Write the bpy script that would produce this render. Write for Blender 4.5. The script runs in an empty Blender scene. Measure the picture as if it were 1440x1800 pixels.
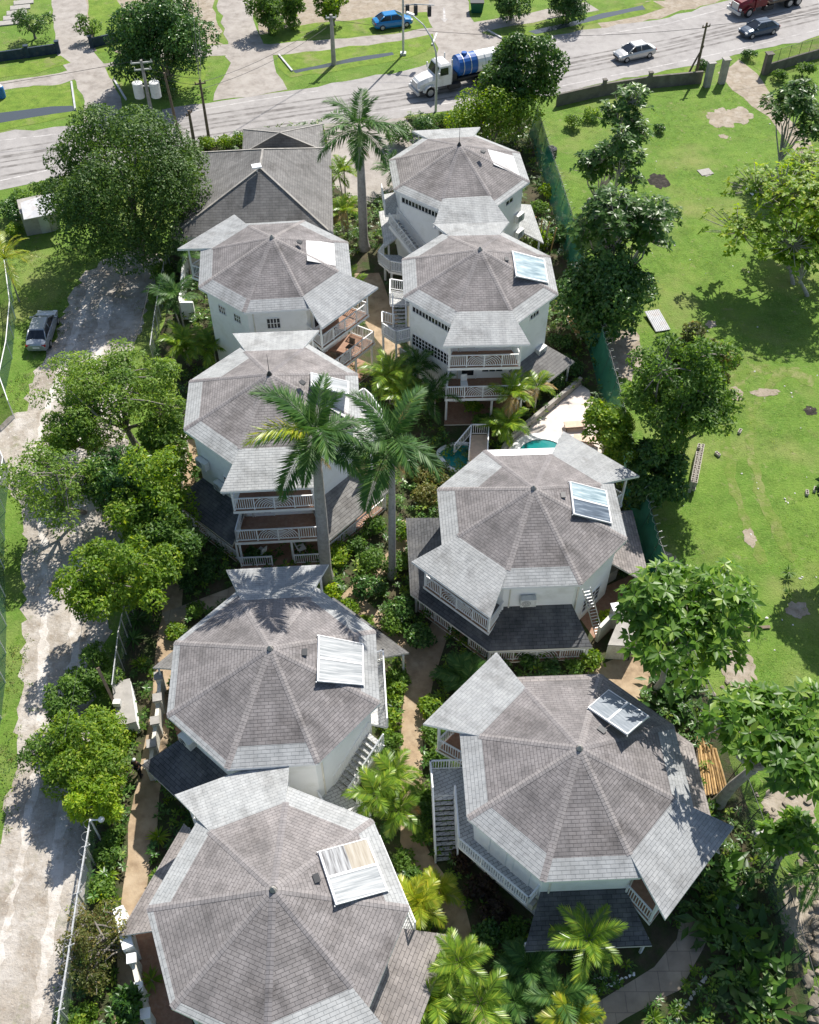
import bpy, math, random
import numpy as np
from mathutils import Vector, Matrix
RAD = math.radians
random.seed(11)
rng = np.random.default_rng(11)
SC = bpy.context.scene
COL = SC.collection

# ------------------------------------------------------------------ camera, sky, sun, exposure
CAM_H, PITCH, FOC = 50.0, 48.83, 1800.0          # height (m), degrees below the horizon, focal length in px of a 1440x1800 frame
cd = bpy.data.cameras.new('camera')
cam = bpy.data.objects.new('camera', cd)
COL.objects.link(cam)
cam.location = (0, 0, CAM_H)
cam.rotation_euler = (RAD(90 - PITCH), 0, 0)
cd.sensor_fit = 'VERTICAL'
cd.sensor_height = 36.0
cd.lens = 36.0 * FOC / 1800.0
cd.clip_start, cd.clip_end = 0.5, 2000
SC.camera = cam

SUN_EL, SUN_AZ = 48.0, 24.0                       # azimuth measured from +Y towards +X
w = bpy.data.worlds.new('World')
SC.world = w
w.use_nodes = True
nt = w.node_tree
bg = nt.nodes['Background']
sky = nt.nodes.new('ShaderNodeTexSky')
sky.sky_type = 'NISHITA'
sky.sun_disc = False
sky.sun_elevation = RAD(SUN_EL)
sky.sun_rotation = RAD(SUN_AZ)
sky.air_density, sky.dust_density = 1.0, 1.2
nt.links.new(sky.outputs[0], bg.inputs[0])
bg.inputs[1].default_value = 0.094
sl = bpy.data.lights.new('sun', 'SUN')
sl.energy, sl.angle, sl.color = 4.8, RAD(0.53), (1.0, 0.955, 0.89)
so = bpy.data.objects.new('sun', sl)
COL.objects.link(so)
sv = Vector((math.sin(RAD(SUN_AZ)) * math.cos(RAD(SUN_EL)), math.cos(RAD(SUN_AZ)) * math.cos(RAD(SUN_EL)), math.sin(RAD(SUN_EL))))
so.rotation_euler = sv.to_track_quat('Z', 'Y').to_euler()
vs = SC.view_settings
vs.view_transform, vs.look, vs.gamma, vs.exposure = 'Standard', 'None', 1.0, 0.6
SC.cycles.max_bounces = 6
SC.cycles.transparent_max_bounces = 12

_c, _s = math.cos(RAD(PITCH)), math.sin(RAD(PITCH))
def G(px, py, z=0.0):
    """the place on the level z that the survey photograph shows at (px, py)"""
    u, v = (px - 720) / FOC, -(py - 900) / FOC
    d = (u, _c + v * _s, -_s + v * _c)
    t = (z - CAM_H) / d[2]
    return Vector((d[0] * t, d[1] * t, z))
def ray(px, py):
    u, v = (px - 720) / FOC, -(py - 900) / FOC
    return Vector((u, _c + v * _s, -_s + v * _c))

# ------------------------------------------------------------------ mesh helpers
class MB:
    def __init__(self):
        self.v, self.f, self.m, self.u = [], [], [], []
    def face(self, pts, mi=0, uv=None):
        n = len(self.v)
        self.v += [tuple(p) for p in pts]
        self.f.append(tuple(range(n, n + len(pts))))
        self.m.append(mi)
        self.u.append(uv)
    def hexa(self, b, t, mi=0):
        """b, t: four bottom and four top corners, counter-clockwise from above"""
        n = len(self.v)
        self.v += [tuple(p) for p in b] + [tuple(p) for p in t]
        for q in ((3, 2, 1, 0), (4, 5, 6, 7), (0, 1, 5, 4), (1, 2, 6, 5), (2, 3, 7, 6), (3, 0, 4, 7)):
            self.f.append(tuple(n + i for i in q)); self.m.append(mi); self.u.append(None)
    def box(self, c, s, rz=0.0, mi=0):
        ca, sa = math.cos(rz), math.sin(rz)
        def P(x, y, z): return (c[0] + x * ca - y * sa, c[1] + x * sa + y * ca, c[2] + z)
        a, b_, h = s[0] / 2, s[1] / 2, s[2] / 2
        q = [(-a, -b_), (a, -b_), (a, b_), (-a, b_)]
        self.hexa([P(x, y, -h) for x, y in q], [P(x, y, h) for x, y in q], mi)
    def bar(self, p, q, w_, h_, mi=0):
        p, q = Vector(p), Vector(q)
        d = (q - p).normalized()
        up = Vector((0, 0, 1)) if abs(d.z) < 0.95 else Vector((0, 1, 0))
        s_ = d.cross(up).normalized() * (w_ / 2)
        u = s_.cross(d).normalized() * (h_ / 2)
        self.hexa([p - s_ - u, p + s_ - u, q + s_ - u, q - s_ - u], [p - s_ + u, p + s_ + u, q + s_ + u, q - s_ + u], mi)
    def tube(self, pts, rad, n=7, mi=0, cap=True):
        pts = [Vector(p) for p in pts]
        if not hasattr(rad, '__len__'): rad = [rad] * len(pts)
        base = len(self.v)
        ref = None
        for i, p in enumerate(pts):
            d = (pts[min(i + 1, len(pts) - 1)] - pts[max(i - 1, 0)]).normalized()
            if ref is None:
                ref = Vector((1, 0, 0)) if abs(d.x) < 0.8 else Vector((0, 1, 0))
            a = (ref - d * ref.dot(d)).normalized(); ref = a
            b_ = d.cross(a)
            for k in range(n):
                t = 2 * math.pi * k / n
                self.v.append(tuple(p + (a * math.cos(t) + b_ * math.sin(t)) * rad[i]))
        for i in range(len(pts) - 1):
            for k in range(n):
                k2 = (k + 1) % n
                self.f.append((base + i * n + k, base + i * n + k2, base + (i + 1) * n + k2, base + (i + 1) * n + k))
                self.m.append(mi); self.u.append(None)
        if cap:
            self.f.append(tuple(base + k for k in range(n - 1, -1, -1))); self.m.append(mi); self.u.append(None)
            e = base + (len(pts) - 1) * n
            self.f.append(tuple(e + k for k in range(n))); self.m.append(mi); self.u.append(None)
    def prism(self, poly, z0, z1, mi=0, mtop=None):
        n = len(poly)
        self.face([(p[0], p[1], z1) for p in poly], mi if mtop is None else mtop)
        self.face([(p[0], p[1], z0) for p in reversed(poly)], mi)
        for i in range(n):
            a, b_ = poly[i], poly[(i + 1) % n]
            self.face([(a[0], a[1], z0), (b_[0], b_[1], z0), (b_[0], b_[1], z1), (a[0], a[1], z1)], mi)
    def ball(self, c, r, n=10, m=7, mi=0, squash=(1, 1, 1)):
        base = len(self.v)
        for i in range(m + 1):
            th = math.pi * i / m
            for k in range(n):
                ph = 2 * math.pi * k / n
                self.v.append((c[0] + r * squash[0] * math.sin(th) * math.cos(ph), c[1] + r * squash[1] * math.sin(th) * math.sin(ph), c[2] + r * squash[2] * math.cos(th)))
        for i in range(m):
            for k in range(n):
                k2 = (k + 1) % n
                self.f.append((base + i * n + k, base + (i + 1) * n + k, base + (i + 1) * n + k2, base + i * n + k2))
                self.m.append(mi); self.u.append(None)
    def build(self, name, mats, parent=None, smooth=False, label=None):
        me = bpy.data.meshes.new(name)
        me.from_pydata(self.v, [], self.f)
        if not isinstance(mats, (list, tuple)): mats = [mats]
        for m_ in mats: me.materials.append(m_)
        me.polygons.foreach_set('material_index', self.m)
        if any(u is not None for u in self.u):
            L = me.uv_layers.new(name='UVMap')
            k = 0
            for f_, u in zip(self.f, self.u):
                for j in range(len(f_)):
                    L.data[k].uv = u[j] if u is not None else (0, 0)
                    k += 1
        if smooth: me.polygons.foreach_set('use_smooth', [True] * len(self.f))
        me.update()
        o = bpy.data.objects.new(name, me)
        COL.objects.link(o)
        if parent: o.parent = parent
        if label: o['label'] = label
        return o

def tag(o, label=None, cat=None, group=None, kind=None):
    if label: o['label'] = label
    if cat: o['category'] = cat
    if group: o['group'] = group
    if kind: o['kind'] = kind
    return o
def thing(name, loc, label, cat, group=None, rz=0.0):
    o = bpy.data.objects.new(name, None)
    COL.objects.link(o)
    o.location = loc
    o.rotation_euler = (0, 0, rz)
    o.empty_display_size = 0.3
    return tag(o, label, cat, group)
def copy_tree(o, parent=None):
    c = o.copy(); COL.objects.link(c)
    if parent: c.parent = parent
    for ch in list(o.children): copy_tree(ch, c)
    return c

# ------------------------------------------------------------------ materials
def new_mat(name):
    m_ = bpy.data.materials.new(name)
    m_.use_nodes = True
    t = m_.node_tree
    return m_, t, t.nodes['Principled BSDF']
def nd(t, typ, **kw):
    n = t.nodes.new(typ)
    for k, v in kw.items():
        if k.startswith('i_'):
            n.inputs[k[2:].replace('_', ' ')].default_value = v
        else: setattr(n, k, v)
    return n
def ramp(t, src, stops):
    r = t.nodes.new('ShaderNodeValToRGB')
    e = r.color_ramp.elements
    while len(e) < len(stops): e.new(0.5)
    for q, (p, c) in zip(e, stops):
        q.position = p
        q.color = c if len(c) == 4 else (*c, 1)
    t.links.new(src, r.inputs[0])
    return r.outputs[0]
def mixc(t, a, b, f, mode='MIX'):
    n = t.nodes.new('ShaderNodeMix'); n.data_type = 'RGBA'; n.blend_type = mode
    for s_, i in ((f, 0), (a, 6), (b, 7)):
        if hasattr(s_, 'is_linked') or hasattr(s_, 'links'): t.links.new(s_, n.inputs[i])
        else: n.inputs[i].default_value = s_ if i == 0 else (*s_, 1)
    return n.outputs[2]
def noise(t, scale, detail=4, rough=0.55, vec=None, typ='OBJ'):
    n = nd(t, 'ShaderNodeTexNoise', i_Scale=scale, i_Detail=detail, i_Roughness=rough)
    if vec is None:
        if typ == 'OBJ':
            tc = nd(t, 'ShaderNodeTexCoord'); vec = tc.outputs['Object']
        else:
            g = nd(t, 'ShaderNodeNewGeometry'); vec = g.outputs['Position']
    t.links.new(vec, n.inputs['Vector'])
    return n.outputs[0]
def bump(t, src, strength, dist, bsdf):
    b = nd(t, 'ShaderNodeBump', i_Strength=strength, i_Distance=dist)
    t.links.new(src, b.inputs['Height'])
    t.links.new(b.outputs[0], bsdf.inputs['Normal'])
def plain(name, c, rough=0.7, var=0.12, scale=2.0, metal=0.0, dirt=None, spec=0.4, bmp=0.0, bscale=30):
    m_, t, b = new_mat(name)
    n = noise(t, scale, 5)
    lo, hi = [max(0, x * (1 - var)) for x in c], [min(1, x * (1 + var)) for x in c]
    col = ramp(t, n, [(0.3, lo), (0.7, hi)])
    if dirt:
        n2 = noise(t, scale * 0.7 + 0.3, 8, 0.7)
        f = ramp(t, n2, [(0.5, (0, 0, 0)), (0.75, (0.8, 0.8, 0.8))])
        col = mixc(t, col, dirt, f)
    t.links.new(col, b.inputs['Base Color'])
    b.inputs['Roughness'].default_value = rough
    b.inputs['Metallic'].default_value = metal
    b.inputs['Specular IOR Level'].default_value = spec
    if bmp: bump(t, noise(t, bscale, 4), bmp, 0.03, b)
    return m_
def shingle(name, c1, c2, joint, stain, stain_amt, bw=0.42, rh=0.2, uvmap=True, lighten=None):
    m_, t, b = new_mat(name)
    tc = nd(t, 'ShaderNodeTexCoord')
    vec = tc.outputs['UV']
    br = nd(t, 'ShaderNodeTexBrick', offset=0.5, i_Scale=1.0, i_Mortar_Size=0.014, i_Mortar_Smooth=0.4, i_Bias=0.0, i_Brick_Width=bw, i_Row_Height=rh)
    br.inputs['Color1'].default_value = (*c1, 1)
    br.inputs['Color2'].default_value = (*c2, 1)
    br.inputs['Mortar'].default_value = (*joint, 1)
    t.links.new(vec, br.inputs['Vector'])
    obj = tc.outputs['Object']
    n1 = noise(t, 0.55, 6, 0.62, obj)
    n2 = noise(t, 2.4, 5, 0.6, obj)
    f = ramp(t, n1, [(0.45, (0, 0, 0)), (0.72, (stain_amt,) * 3)])
    col = mixc(t, br.outputs['Color'], stain, f)
    f2 = ramp(t, n2, [(0.35, (0.88, 0.88, 0.88)), (0.7, (1.1, 1.09, 1.08))])
    col = mixc(t, col, f2, 1.0, 'MULTIPLY')
    # long streaks washed down the slope
    mp = nd(t, 'ShaderNodeMapping'); mp.inputs['Scale'].default_value = (1.6, 0.12, 1)
    t.links.new(vec, mp.inputs[0])
    n3 = noise(t, 1.3, 4, 0.6, mp.outputs[0])
    f3 = ramp(t, n3, [(0.4, (0.9, 0.9, 0.9)), (0.65, (1.07, 1.07, 1.07))])
    col = mixc(t, col, f3, 1.0, 'MULTIPLY')
    oi = nd(t, 'ShaderNodeObjectInfo')
    f4 = ramp(t, oi.outputs['Random'], [(0, (0.88, 0.88, 0.89)), (1, (1.1, 1.09, 1.07))])
    col = mixc(t, col, f4, 1.0, 'MULTIPLY')
    # dark algae bands and a few odd tiles
    n5 = noise(t, 0.35, 8, 0.7, obj)
    f5 = ramp(t, n5, [(0.52, (1, 1, 1)), (0.68, (0.62, 0.61, 0.6))])
    col = mixc(t, col, f5, 1.0, 'MULTIPLY')
    t.links.new(col, b.inputs['Base Color'])
    b.inputs['Roughness'].default_value = 0.9
    b.inputs['Specular IOR Level'].default_value = 0.25
    # each course steps up at its lower edge
    sp = nd(t, 'ShaderNodeSeparateXYZ'); t.links.new(vec, sp.inputs[0])
    md = nd(t, 'ShaderNodeMath', operation='MODULO'); md.inputs[1].default_value = rh
    t.links.new(sp.outputs[1], md.inputs[0])
    ad = nd(t, 'ShaderNodeMath', operation='MULTIPLY_ADD'); ad.inputs[1].default_value = -0.10
    t.links.new(md.outputs[0], ad.inputs[0])
    mu = nd(t, 'ShaderNodeMath', operation='MULTIPLY'); mu.inputs[1].default_value = -0.012
    t.links.new(br.outputs['Fac'], mu.inputs[0]); t.links.new(mu.outputs[0], ad.inputs[2])
    bump(t, ad.outputs[0], 0.7, 1.0, b)
    return m_
def leafmat(name, c1, c2, c3=None, rough=0.5, trans=0.4, spec=0.3, patch=0.35):
    m_, t, b = new_mat(name)
    g = nd(t, 'ShaderNodeNewGeometry')
    stops = [(0.0, c1), (0.75, c2)] + ([(1.0, c3)] if c3 else [])
    col = ramp(t, g.outputs['Random Per Island'], stops)
    n = noise(t, patch, 3, 0.5, g.outputs['Position'])
    f = ramp(t, n, [(0.35, (0.68, 0.74, 0.72)), (0.68, (1.3, 1.2, 1.05))])
    col = mixc(t, col, f, 1.0, 'MULTIPLY')
    t.links.new(col, b.inputs['Base Color'])
    b.inputs['Roughness'].default_value = rough
    b.inputs['Specular IOR Level'].default_value = spec
    tr = nd(t, 'ShaderNodeBsdfTranslucent')
    hs = nd(t, 'ShaderNodeHueSaturation', i_Saturation=1.1, i_Value=1.9, i_Hue=0.485)
    t.links.new(col, hs.inputs['Color']); t.links.new(hs.outputs[0], tr.inputs[0])
    mx = nd(t, 'ShaderNodeMixShader', i_Fac=trans)
    t.links.new(b.outputs[0], mx.inputs[1]); t.links.new(tr.outputs[0], mx.inputs[2])
    t.links.new(mx.outputs[0], t.nodes['Material Output'].inputs[0])
    return m_
def ground_mat(name, layers, rough=0.95, bmp=0.5, bscale=6.0, bdist=0.08):
    """layers: (first colour), then (colour, noise scale, from, to, amount)"""
    m_, t, b = new_mat(name)
    g = nd(t, 'ShaderNodeNewGeometry')
    col = None
    for i, L in enumerate(layers):
        if i == 0:
            n = noise(t, 1.1, 8, 0.65, g.outputs['Position'])
            col = ramp(t, n, [(0.3, [x * 0.8 for x in L]), (0.7, [x * 1.2 for x in L])])
        else:
            c, sc, lo, hi, amt = L
            mp = nd(t, 'ShaderNodeMapping'); mp.inputs['Location'].default_value = (13.1 * i, 7.7 * i, 3 * i)
            t.links.new(g.outputs['Position'], mp.inputs[0])
            n = noise(t, sc, 8, 0.6, mp.outputs[0])
            f = ramp(t, n, [(lo, (0, 0, 0)), (hi, (amt,) * 3)])
            col = mixc(t, col, c, f)
    t.links.new(col, b.inputs['Base Color'])
    b.inputs['Roughness'].default_value = rough
    b.inputs['Specular IOR Level'].default_value = 0.2
    bump(t, noise(t, bscale, 6, 0.7, g.outputs['Position']), bmp, bdist, b)
    return m_
def netmat(name, c, cover):
    m_, t, b = new_mat(name)
    b.inputs['Base Color'].default_value = (*c, 1)
    b.inputs['Roughness'].default_value = 0.8
    tr = nd(t, 'ShaderNodeBsdfTransparent')
    mx = nd(t, 'ShaderNodeMixShader')
    n = noise(t, 1.2, 4, 0.6)
    f = ramp(t, n, [(0.3, (cover * 0.8,) * 3), (0.7, (min(1, cover * 1.15),) * 3)])
    t.links.new(f, mx.inputs[0])
    t.links.new(tr.outputs[0], mx.inputs[1]); t.links.new(b.outputs[0], mx.inputs[2])
    t.links.new(mx.outputs[0], t.nodes['Material Output'].inputs[0])
    return m_

M = {}
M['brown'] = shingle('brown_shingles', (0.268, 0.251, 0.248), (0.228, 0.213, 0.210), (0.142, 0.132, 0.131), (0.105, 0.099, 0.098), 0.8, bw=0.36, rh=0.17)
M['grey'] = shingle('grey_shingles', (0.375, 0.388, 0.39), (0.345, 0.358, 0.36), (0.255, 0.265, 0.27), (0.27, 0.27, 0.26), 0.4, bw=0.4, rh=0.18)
M['pale'] = shingle('pale_shingles', (0.60, 0.60, 0.59), (0.54, 0.54, 0.54), (0.36, 0.36, 0.36), (0.36, 0.36, 0.36), 0.3)
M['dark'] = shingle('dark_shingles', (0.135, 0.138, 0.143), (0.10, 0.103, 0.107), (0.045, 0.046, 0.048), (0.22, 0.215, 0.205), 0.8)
M['tan'] = shingle('weathered_shingles', (0.30, 0.275, 0.262), (0.25, 0.228, 0.218), (0.13, 0.12, 0.115), (0.15, 0.14, 0.135), 0.5)
M['slate'] = shingle('slate_grey_shingles', (0.235, 0.23, 0.222), (0.20, 0.195, 0.188), (0.14, 0.136, 0.132), (0.10, 0.10, 0.095), 0.5, bw=0.5, rh=0.22)
M['cap'] = shingle('hip_cap_shingles', (0.295, 0.277, 0.273), (0.262, 0.246, 0.243), (0.175, 0.163, 0.161), (0.17, 0.16, 0.158), 0.4, bw=0.9, rh=0.17)
M['wall'] = plain('painted_render', (0.87, 0.875, 0.86), 0.85, 0.04, 0.8, dirt=(0.70, 0.70, 0.65))
M['white'] = plain('white_paint', (0.80, 0.80, 0.79), 0.55, 0.05, 3)
M['cream'] = plain('cream_paint', (0.72, 0.69, 0.60), 0.8, 0.08, 1.5, dirt=(0.42, 0.38, 0.30))
M['soffit'] = plain('soffit', (0.60, 0.58, 0.54), 0.8, 0.05)
M['glass'] = plain('dark_glass', (0.02, 0.024, 0.03), 0.12, 0.2, 3, spec=0.6)
M['tilef'] = plain('terracotta_floor', (0.30, 0.17, 0.11), 0.75, 0.18, 5, dirt=(0.36, 0.27, 0.2))
M['pinkf'] = plain('sandy_floor', (0.62, 0.47, 0.36), 0.8, 0.12, 4)
M['iron'] = plain('dark_metal', (0.03, 0.032, 0.035), 0.5, 0.2, 6)
M['steel'] = plain('galvanised_steel', (0.52, 0.53, 0.53), 0.45, 0.12, 6, metal=0.35)
M['conc'] = plain('concrete', (0.36, 0.34, 0.31), 0.9, 0.2, 1.4, dirt=(0.17, 0.16, 0.14), bmp=0.4)
M['stain'] = plain('stained_grey_wall', (0.16, 0.145, 0.125), 0.95, 0.3, 1.2, dirt=(0.07, 0.062, 0.055), bmp=0.4)
M['wood'] = plain('weathered_wood', (0.16, 0.12, 0.085), 0.85, 0.3, 4)
M['bamboo'] = plain('cut_bamboo', (0.52, 0.33, 0.14), 0.7, 0.3, 3, dirt=(0.2, 0.13, 0.07))
M['bark'] = plain('grey_bark', (0.24, 0.215, 0.185), 0.9, 0.3, 3, bmp=0.6, dirt=(0.12, 0.105, 0.09))
M['palebark'] = plain('pale_bark', (0.38, 0.35, 0.31), 0.85, 0.25, 3, bmp=0.4, dirt=(0.18, 0.165, 0.145))
M['royal'] = plain('royal_palm_trunk', (0.34, 0.32, 0.295), 0.85, 0.15, 5, bmp=0.5, dirt=(0.2, 0.18, 0.16))
M['shaft'] = plain('green_crownshaft', (0.12, 0.21, 0.05), 0.45, 0.15, 4)
M['ac'] = plain('white_plastic', (0.70, 0.70, 0.67), 0.5, 0.06, 4, dirt=(0.45, 0.43, 0.38))

# tiled walkway paving laid in rows
def paving(name, c1, c2, joint, bw, rh):
    m_, t, b = new_mat(name)
    g = nd(t, 'ShaderNodeTexCoord')
    br = nd(t, 'ShaderNodeTexBrick', offset=0.5, i_Scale=1.0, i_Mortar_Size=0.018, i_Brick_Width=bw, i_Row_Height=rh)
    br.inputs['Color1'].default_value = (*c1, 1); br.inputs['Color2'].default_value = (*c2, 1); br.inputs['Mortar'].default_value = (*joint, 1)
    t.links.new(g.outputs['Object'], br.inputs['Vector'])
    f = ramp(t, noise(t, 0.9, 6, 0.6), [(0.3, (0.7, 0.7, 0.7)), (0.7, (1.15, 1.15, 1.15))])
    col = mixc(t, br.outputs['Color'], f, 1.0, 'MULTIPLY')
    t.links.new(col, b.inputs['Base Color']); b.inputs['Roughness'].default_value = 0.85
    return m_
M['walk'] = paving('grey_walkway_tiles', (0.56, 0.56, 0.54), (0.47, 0.475, 0.465), (0.26, 0.26, 0.25), 0.36, 0.18)
M['flag'] = paving('flagstones', (0.40, 0.33, 0.25), (0.33, 0.27, 0.205), (0.24, 0.195, 0.15), 1.1, 0.9)

M['grass'] = ground_mat('meadow_grass', [(0.112, 0.205, 0.03), ((0.165, 0.26, 0.042), 0.35, 0.42, 0.7, 0.9), ((0.085, 0.155, 0.02), 0.9, 0.48, 0.72, 0.85), ((0.29, 0.275, 0.11), 0.17, 0.5, 0.7, 0.55), ((0.22, 0.29, 0.07), 5.0, 0.5, 0.7, 0.6), ((0.30, 0.25, 0.15), 1.7, 0.6, 0.74, 0.6)], bmp=0.9, bscale=7, bdist=0.12)
M['lawn'] = ground_mat('verge_grass', [(0.14, 0.225, 0.03), ((0.21, 0.28, 0.05), 0.7, 0.42, 0.7, 0.8), ((0.075, 0.14, 0.02), 1.6, 0.5, 0.72, 0.8), ((0.28, 0.24, 0.13), 0.5, 0.55, 0.7, 0.6)], bmp=0.9, bscale=8, bdist=0.1)
M['lane'] = ground_mat('marl_lane', [(0.385, 0.345, 0.295), ((0.54, 0.505, 0.46), 0.6, 0.46, 0.62, 0.8), ((0.25, 0.205, 0.155), 1.6, 0.52, 0.7, 0.7), ((0.24, 0.20, 0.155), 0.22, 0.5, 0.7, 0.6), ((0.17, 0.18, 0.08), 0.9, 0.58, 0.72, 0.6), ((0.62, 0.6, 0.57), 5.0, 0.58, 0.7, 0.6), ((0.2, 0.17, 0.13), 7.0, 0.6, 0.72, 0.6)], bmp=1.0, bscale=5)
M['rut'] = ground_mat('worn_wheel_rut', [(0.50, 0.46, 0.41), ((0.62, 0.585, 0.54), 0.6, 0.42, 0.6, 0.9), ((0.36, 0.31, 0.25), 1.6, 0.5, 0.66, 0.8), ((0.28, 0.235, 0.18), 6.0, 0.58, 0.7, 0.6)], bmp=0.9, bscale=5)
M['soil'] = ground_mat('garden_soil', [(0.075, 0.065, 0.04), ((0.13, 0.105, 0.065), 0.8, 0.5, 0.72, 0.6), ((0.045, 0.075, 0.02), 1.2, 0.42, 0.62, 0.9)], bmp=0.9, bscale=5, bdist=0.1)
M['bare'] = ground_mat('bare_earth', [(0.31, 0.26, 0.20), ((0.43, 0.385, 0.325), 1.2, 0.45, 0.7, 0.7), ((0.18, 0.15, 0.09), 2.5, 0.5, 0.7, 0.6)])
M['burnt'] = ground_mat('ash_heap', [(0.03, 0.026, 0.022), ((0.10, 0.085, 0.07), 3, 0.45, 0.7, 0.7)], bmp=1.0)
M['path'] = ground_mat('sandy_path', [(0.37, 0.275, 0.18), ((0.48, 0.385, 0.27), 0.9, 0.45, 0.7, 0.7), ((0.21, 0.15, 0.095), 1.6, 0.48, 0.7, 0.75)], bmp=0.3)
M['road'] = ground_mat('asphalt', [(0.305, 0.288, 0.275), ((0.37, 0.352, 0.335), 0.25, 0.42, 0.66, 0.8), ((0.215, 0.202, 0.19), 0.5, 0.55, 0.75, 0.6), ((0.24, 0.225, 0.21), 6.0, 0.5, 0.7, 0.4)], rough=0.85, bmp=0.2, bscale=25, bdist=0.02)
M['drive'] = ground_mat('worn_driveway', [(0.32, 0.29, 0.26), ((0.40, 0.37, 0.335), 0.6, 0.42, 0.66, 0.8), ((0.18, 0.155, 0.13), 1.0, 0.5, 0.75, 0.65)], bmp=0.4)
M['deck'] = ground_mat('pool_deck', [(0.66, 0.58, 0.53), ((0.72, 0.65, 0.6), 0.8, 0.45, 0.7, 0.7)], bmp=0.1)
M['tyre'] = ground_mat('tyre_tracks', [(0.17, 0.158, 0.148), ((0.30, 0.285, 0.27), 0.8, 0.4, 0.62, 0.95)], bmp=0.2)
M['line'] = ground_mat('worn_road_paint', [(0.50, 0.48, 0.46), ((0.33, 0.31, 0.30), 1.4, 0.42, 0.6, 0.95)], bmp=0.1)
m_, t_, b_ = new_mat('ditch_water')
b_.inputs['Base Color'].default_value = (0.06, 0.07, 0.075, 1); b_.inputs['Roughness'].default_value = 0.12
bump(t_, noise(t_, 1.5, 3), 0.15, 0.05, b_)
M['ditch'] = m_
m_, t_, b_ = new_mat('pool_water')
t_.links.new(ramp(t_, noise(t_, 0.6, 3), [(0.3, (0.006, 0.17, 0.17)), (0.7, (0.012, 0.24, 0.235))]), b_.inputs['Base Color'])
b_.inputs['Roughness'].default_value = 0.06
bump(t_, noise(t_, 5, 3), 0.2, 0.03, b_)
M['pool'] = m_
M['net'] = netmat('green_shade_net', (0.01, 0.15, 0.09), 0.85)
M['net2'] = netmat('old_green_net', (0.03, 0.10, 0.07), 0.5)
M['chain'] = netmat('wire_mesh', (0.16, 0.20, 0.18), 0.3)

M['lf_mid'] = leafmat('leaf_mid_green', (0.064, 0.134, 0.025), (0.118, 0.226, 0.04), (0.198, 0.306, 0.064))
M['lf_round'] = leafmat('leaf_round_tree', (0.045, 0.10, 0.02), (0.08, 0.155, 0.03), (0.14, 0.225, 0.05), trans=0.26)
M['lf_dark'] = leafmat('leaf_dark_green', (0.035, 0.098, 0.023), (0.078, 0.172, 0.039), (0.156, 0.254, 0.069), rough=0.32, trans=0.22)
M['lf_gloss'] = leafmat('leaf_glossy_green', (0.038, 0.098, 0.02), (0.075, 0.155, 0.03), (0.15, 0.235, 0.07), rough=0.36, trans=0.28, spec=0.25)
M['lf_lime'] = leafmat('leaf_lime', (0.095, 0.185, 0.02), (0.17, 0.285, 0.032), (0.34, 0.42, 0.06))
M['lf_yel'] = leafmat('leaf_yellow_green', (0.125, 0.24, 0.018), (0.225, 0.35, 0.028), (0.42, 0.48, 0.055))
M['lf_olive'] = leafmat('leaf_olive', (0.090, 0.105, 0.030), (0.150, 0.173, 0.048), (0.240, 0.180, 0.068))
M['lf_pale'] = leafmat('leaf_pale_feathery', (0.116, 0.215, 0.039), (0.187, 0.303, 0.055), (0.275, 0.374, 0.088))
M['lf_bread'] = leafmat('leaf_breadfruit', (0.06, 0.145, 0.018), (0.125, 0.25, 0.03), (0.28, 0.40, 0.07), rough=0.4, trans=0.42, spec=0.35)
M['lf_big'] = leafmat('leaf_broad', (0.028, 0.08, 0.014), (0.055, 0.135, 0.02), (0.1, 0.19, 0.035), rough=0.4, trans=0.3, spec=0.35)
M['lf_red'] = leafmat('leaf_bronze', (0.03, 0.018, 0.012), (0.055, 0.03, 0.018), (0.06, 0.06, 0.02), trans=0.2)
M['palm'] = leafmat('palm_leaf', (0.04, 0.11, 0.028), (0.079, 0.173, 0.04), (0.142, 0.236, 0.063), rough=0.5, trans=0.3, spec=0.28)
M['palmy'] = leafmat('palm_leaf_yellow', (0.17, 0.25, 0.018), (0.28, 0.34, 0.03), (0.46, 0.42, 0.05), rough=0.35, trans=0.3)
M['palmg'] = leafmat('palm_leaf_bright', (0.099, 0.198, 0.023), (0.182, 0.297, 0.036), (0.33, 0.396, 0.05), rough=0.32, trans=0.3)
M['straw'] = leafmat('dead_frond', (0.27, 0.2, 0.09), (0.4, 0.31, 0.15), (0.45, 0.23, 0.05), trans=0.2)

# ------------------------------------------------------------------ ground, road and other sheets
def sheet(name, pts, z, mat, jag=0.0, step=1.5, label=None, px=True, seed=0):
    """a flat polygon on the ground; jag roughens its outline"""
    P = [G(*p) for p in pts] if px else [Vector((p[0], p[1], 0)) for p in pts]
    out = []
    rs = random.Random(seed + len(pts))
    for a, b in zip(P, P[1:] + P[:1]):
        n = max(1, int((b - a).length / step)) if jag else 1
        for i in range(n):
            q = a.lerp(b, i / n)
            if jag: q = q + Vector((rs.uniform(-jag, jag), rs.uniform(-jag, jag), 0))
            out.append((q.x, q.y, z))
    mb = MB(); mb.face(out)
    o = mb.build(name, mat)
    if o.data.polygons[0].normal.z < 0: o.data.flip_normals()
    return tag(o, kind='structure', label=label)
mb = MB(); mb.face([(-300, -150, 0), (300, -150, 0), (300, 420, 0), (-300, 420, 0)])
tag(mb.build('ground', M['grass']), kind='structure')
sheet('garden_soil', [(330, 262), (430, 225), (560, 215), (720, 205), (935, 205), (965, 290), (1010, 440), (1060, 640), (1110, 830), (1155, 980), (1205, 1120), (1268, 1290), (1330, 1450), (1385, 1620), (1450, 1850), (1500, 2000), (60, 2000), (125, 1800), (165, 1500), (190, 1320), (215, 1150), (235, 1000), (262, 800), (290, 560), (300, 420)], .004, M['soil'], .25)
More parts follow.
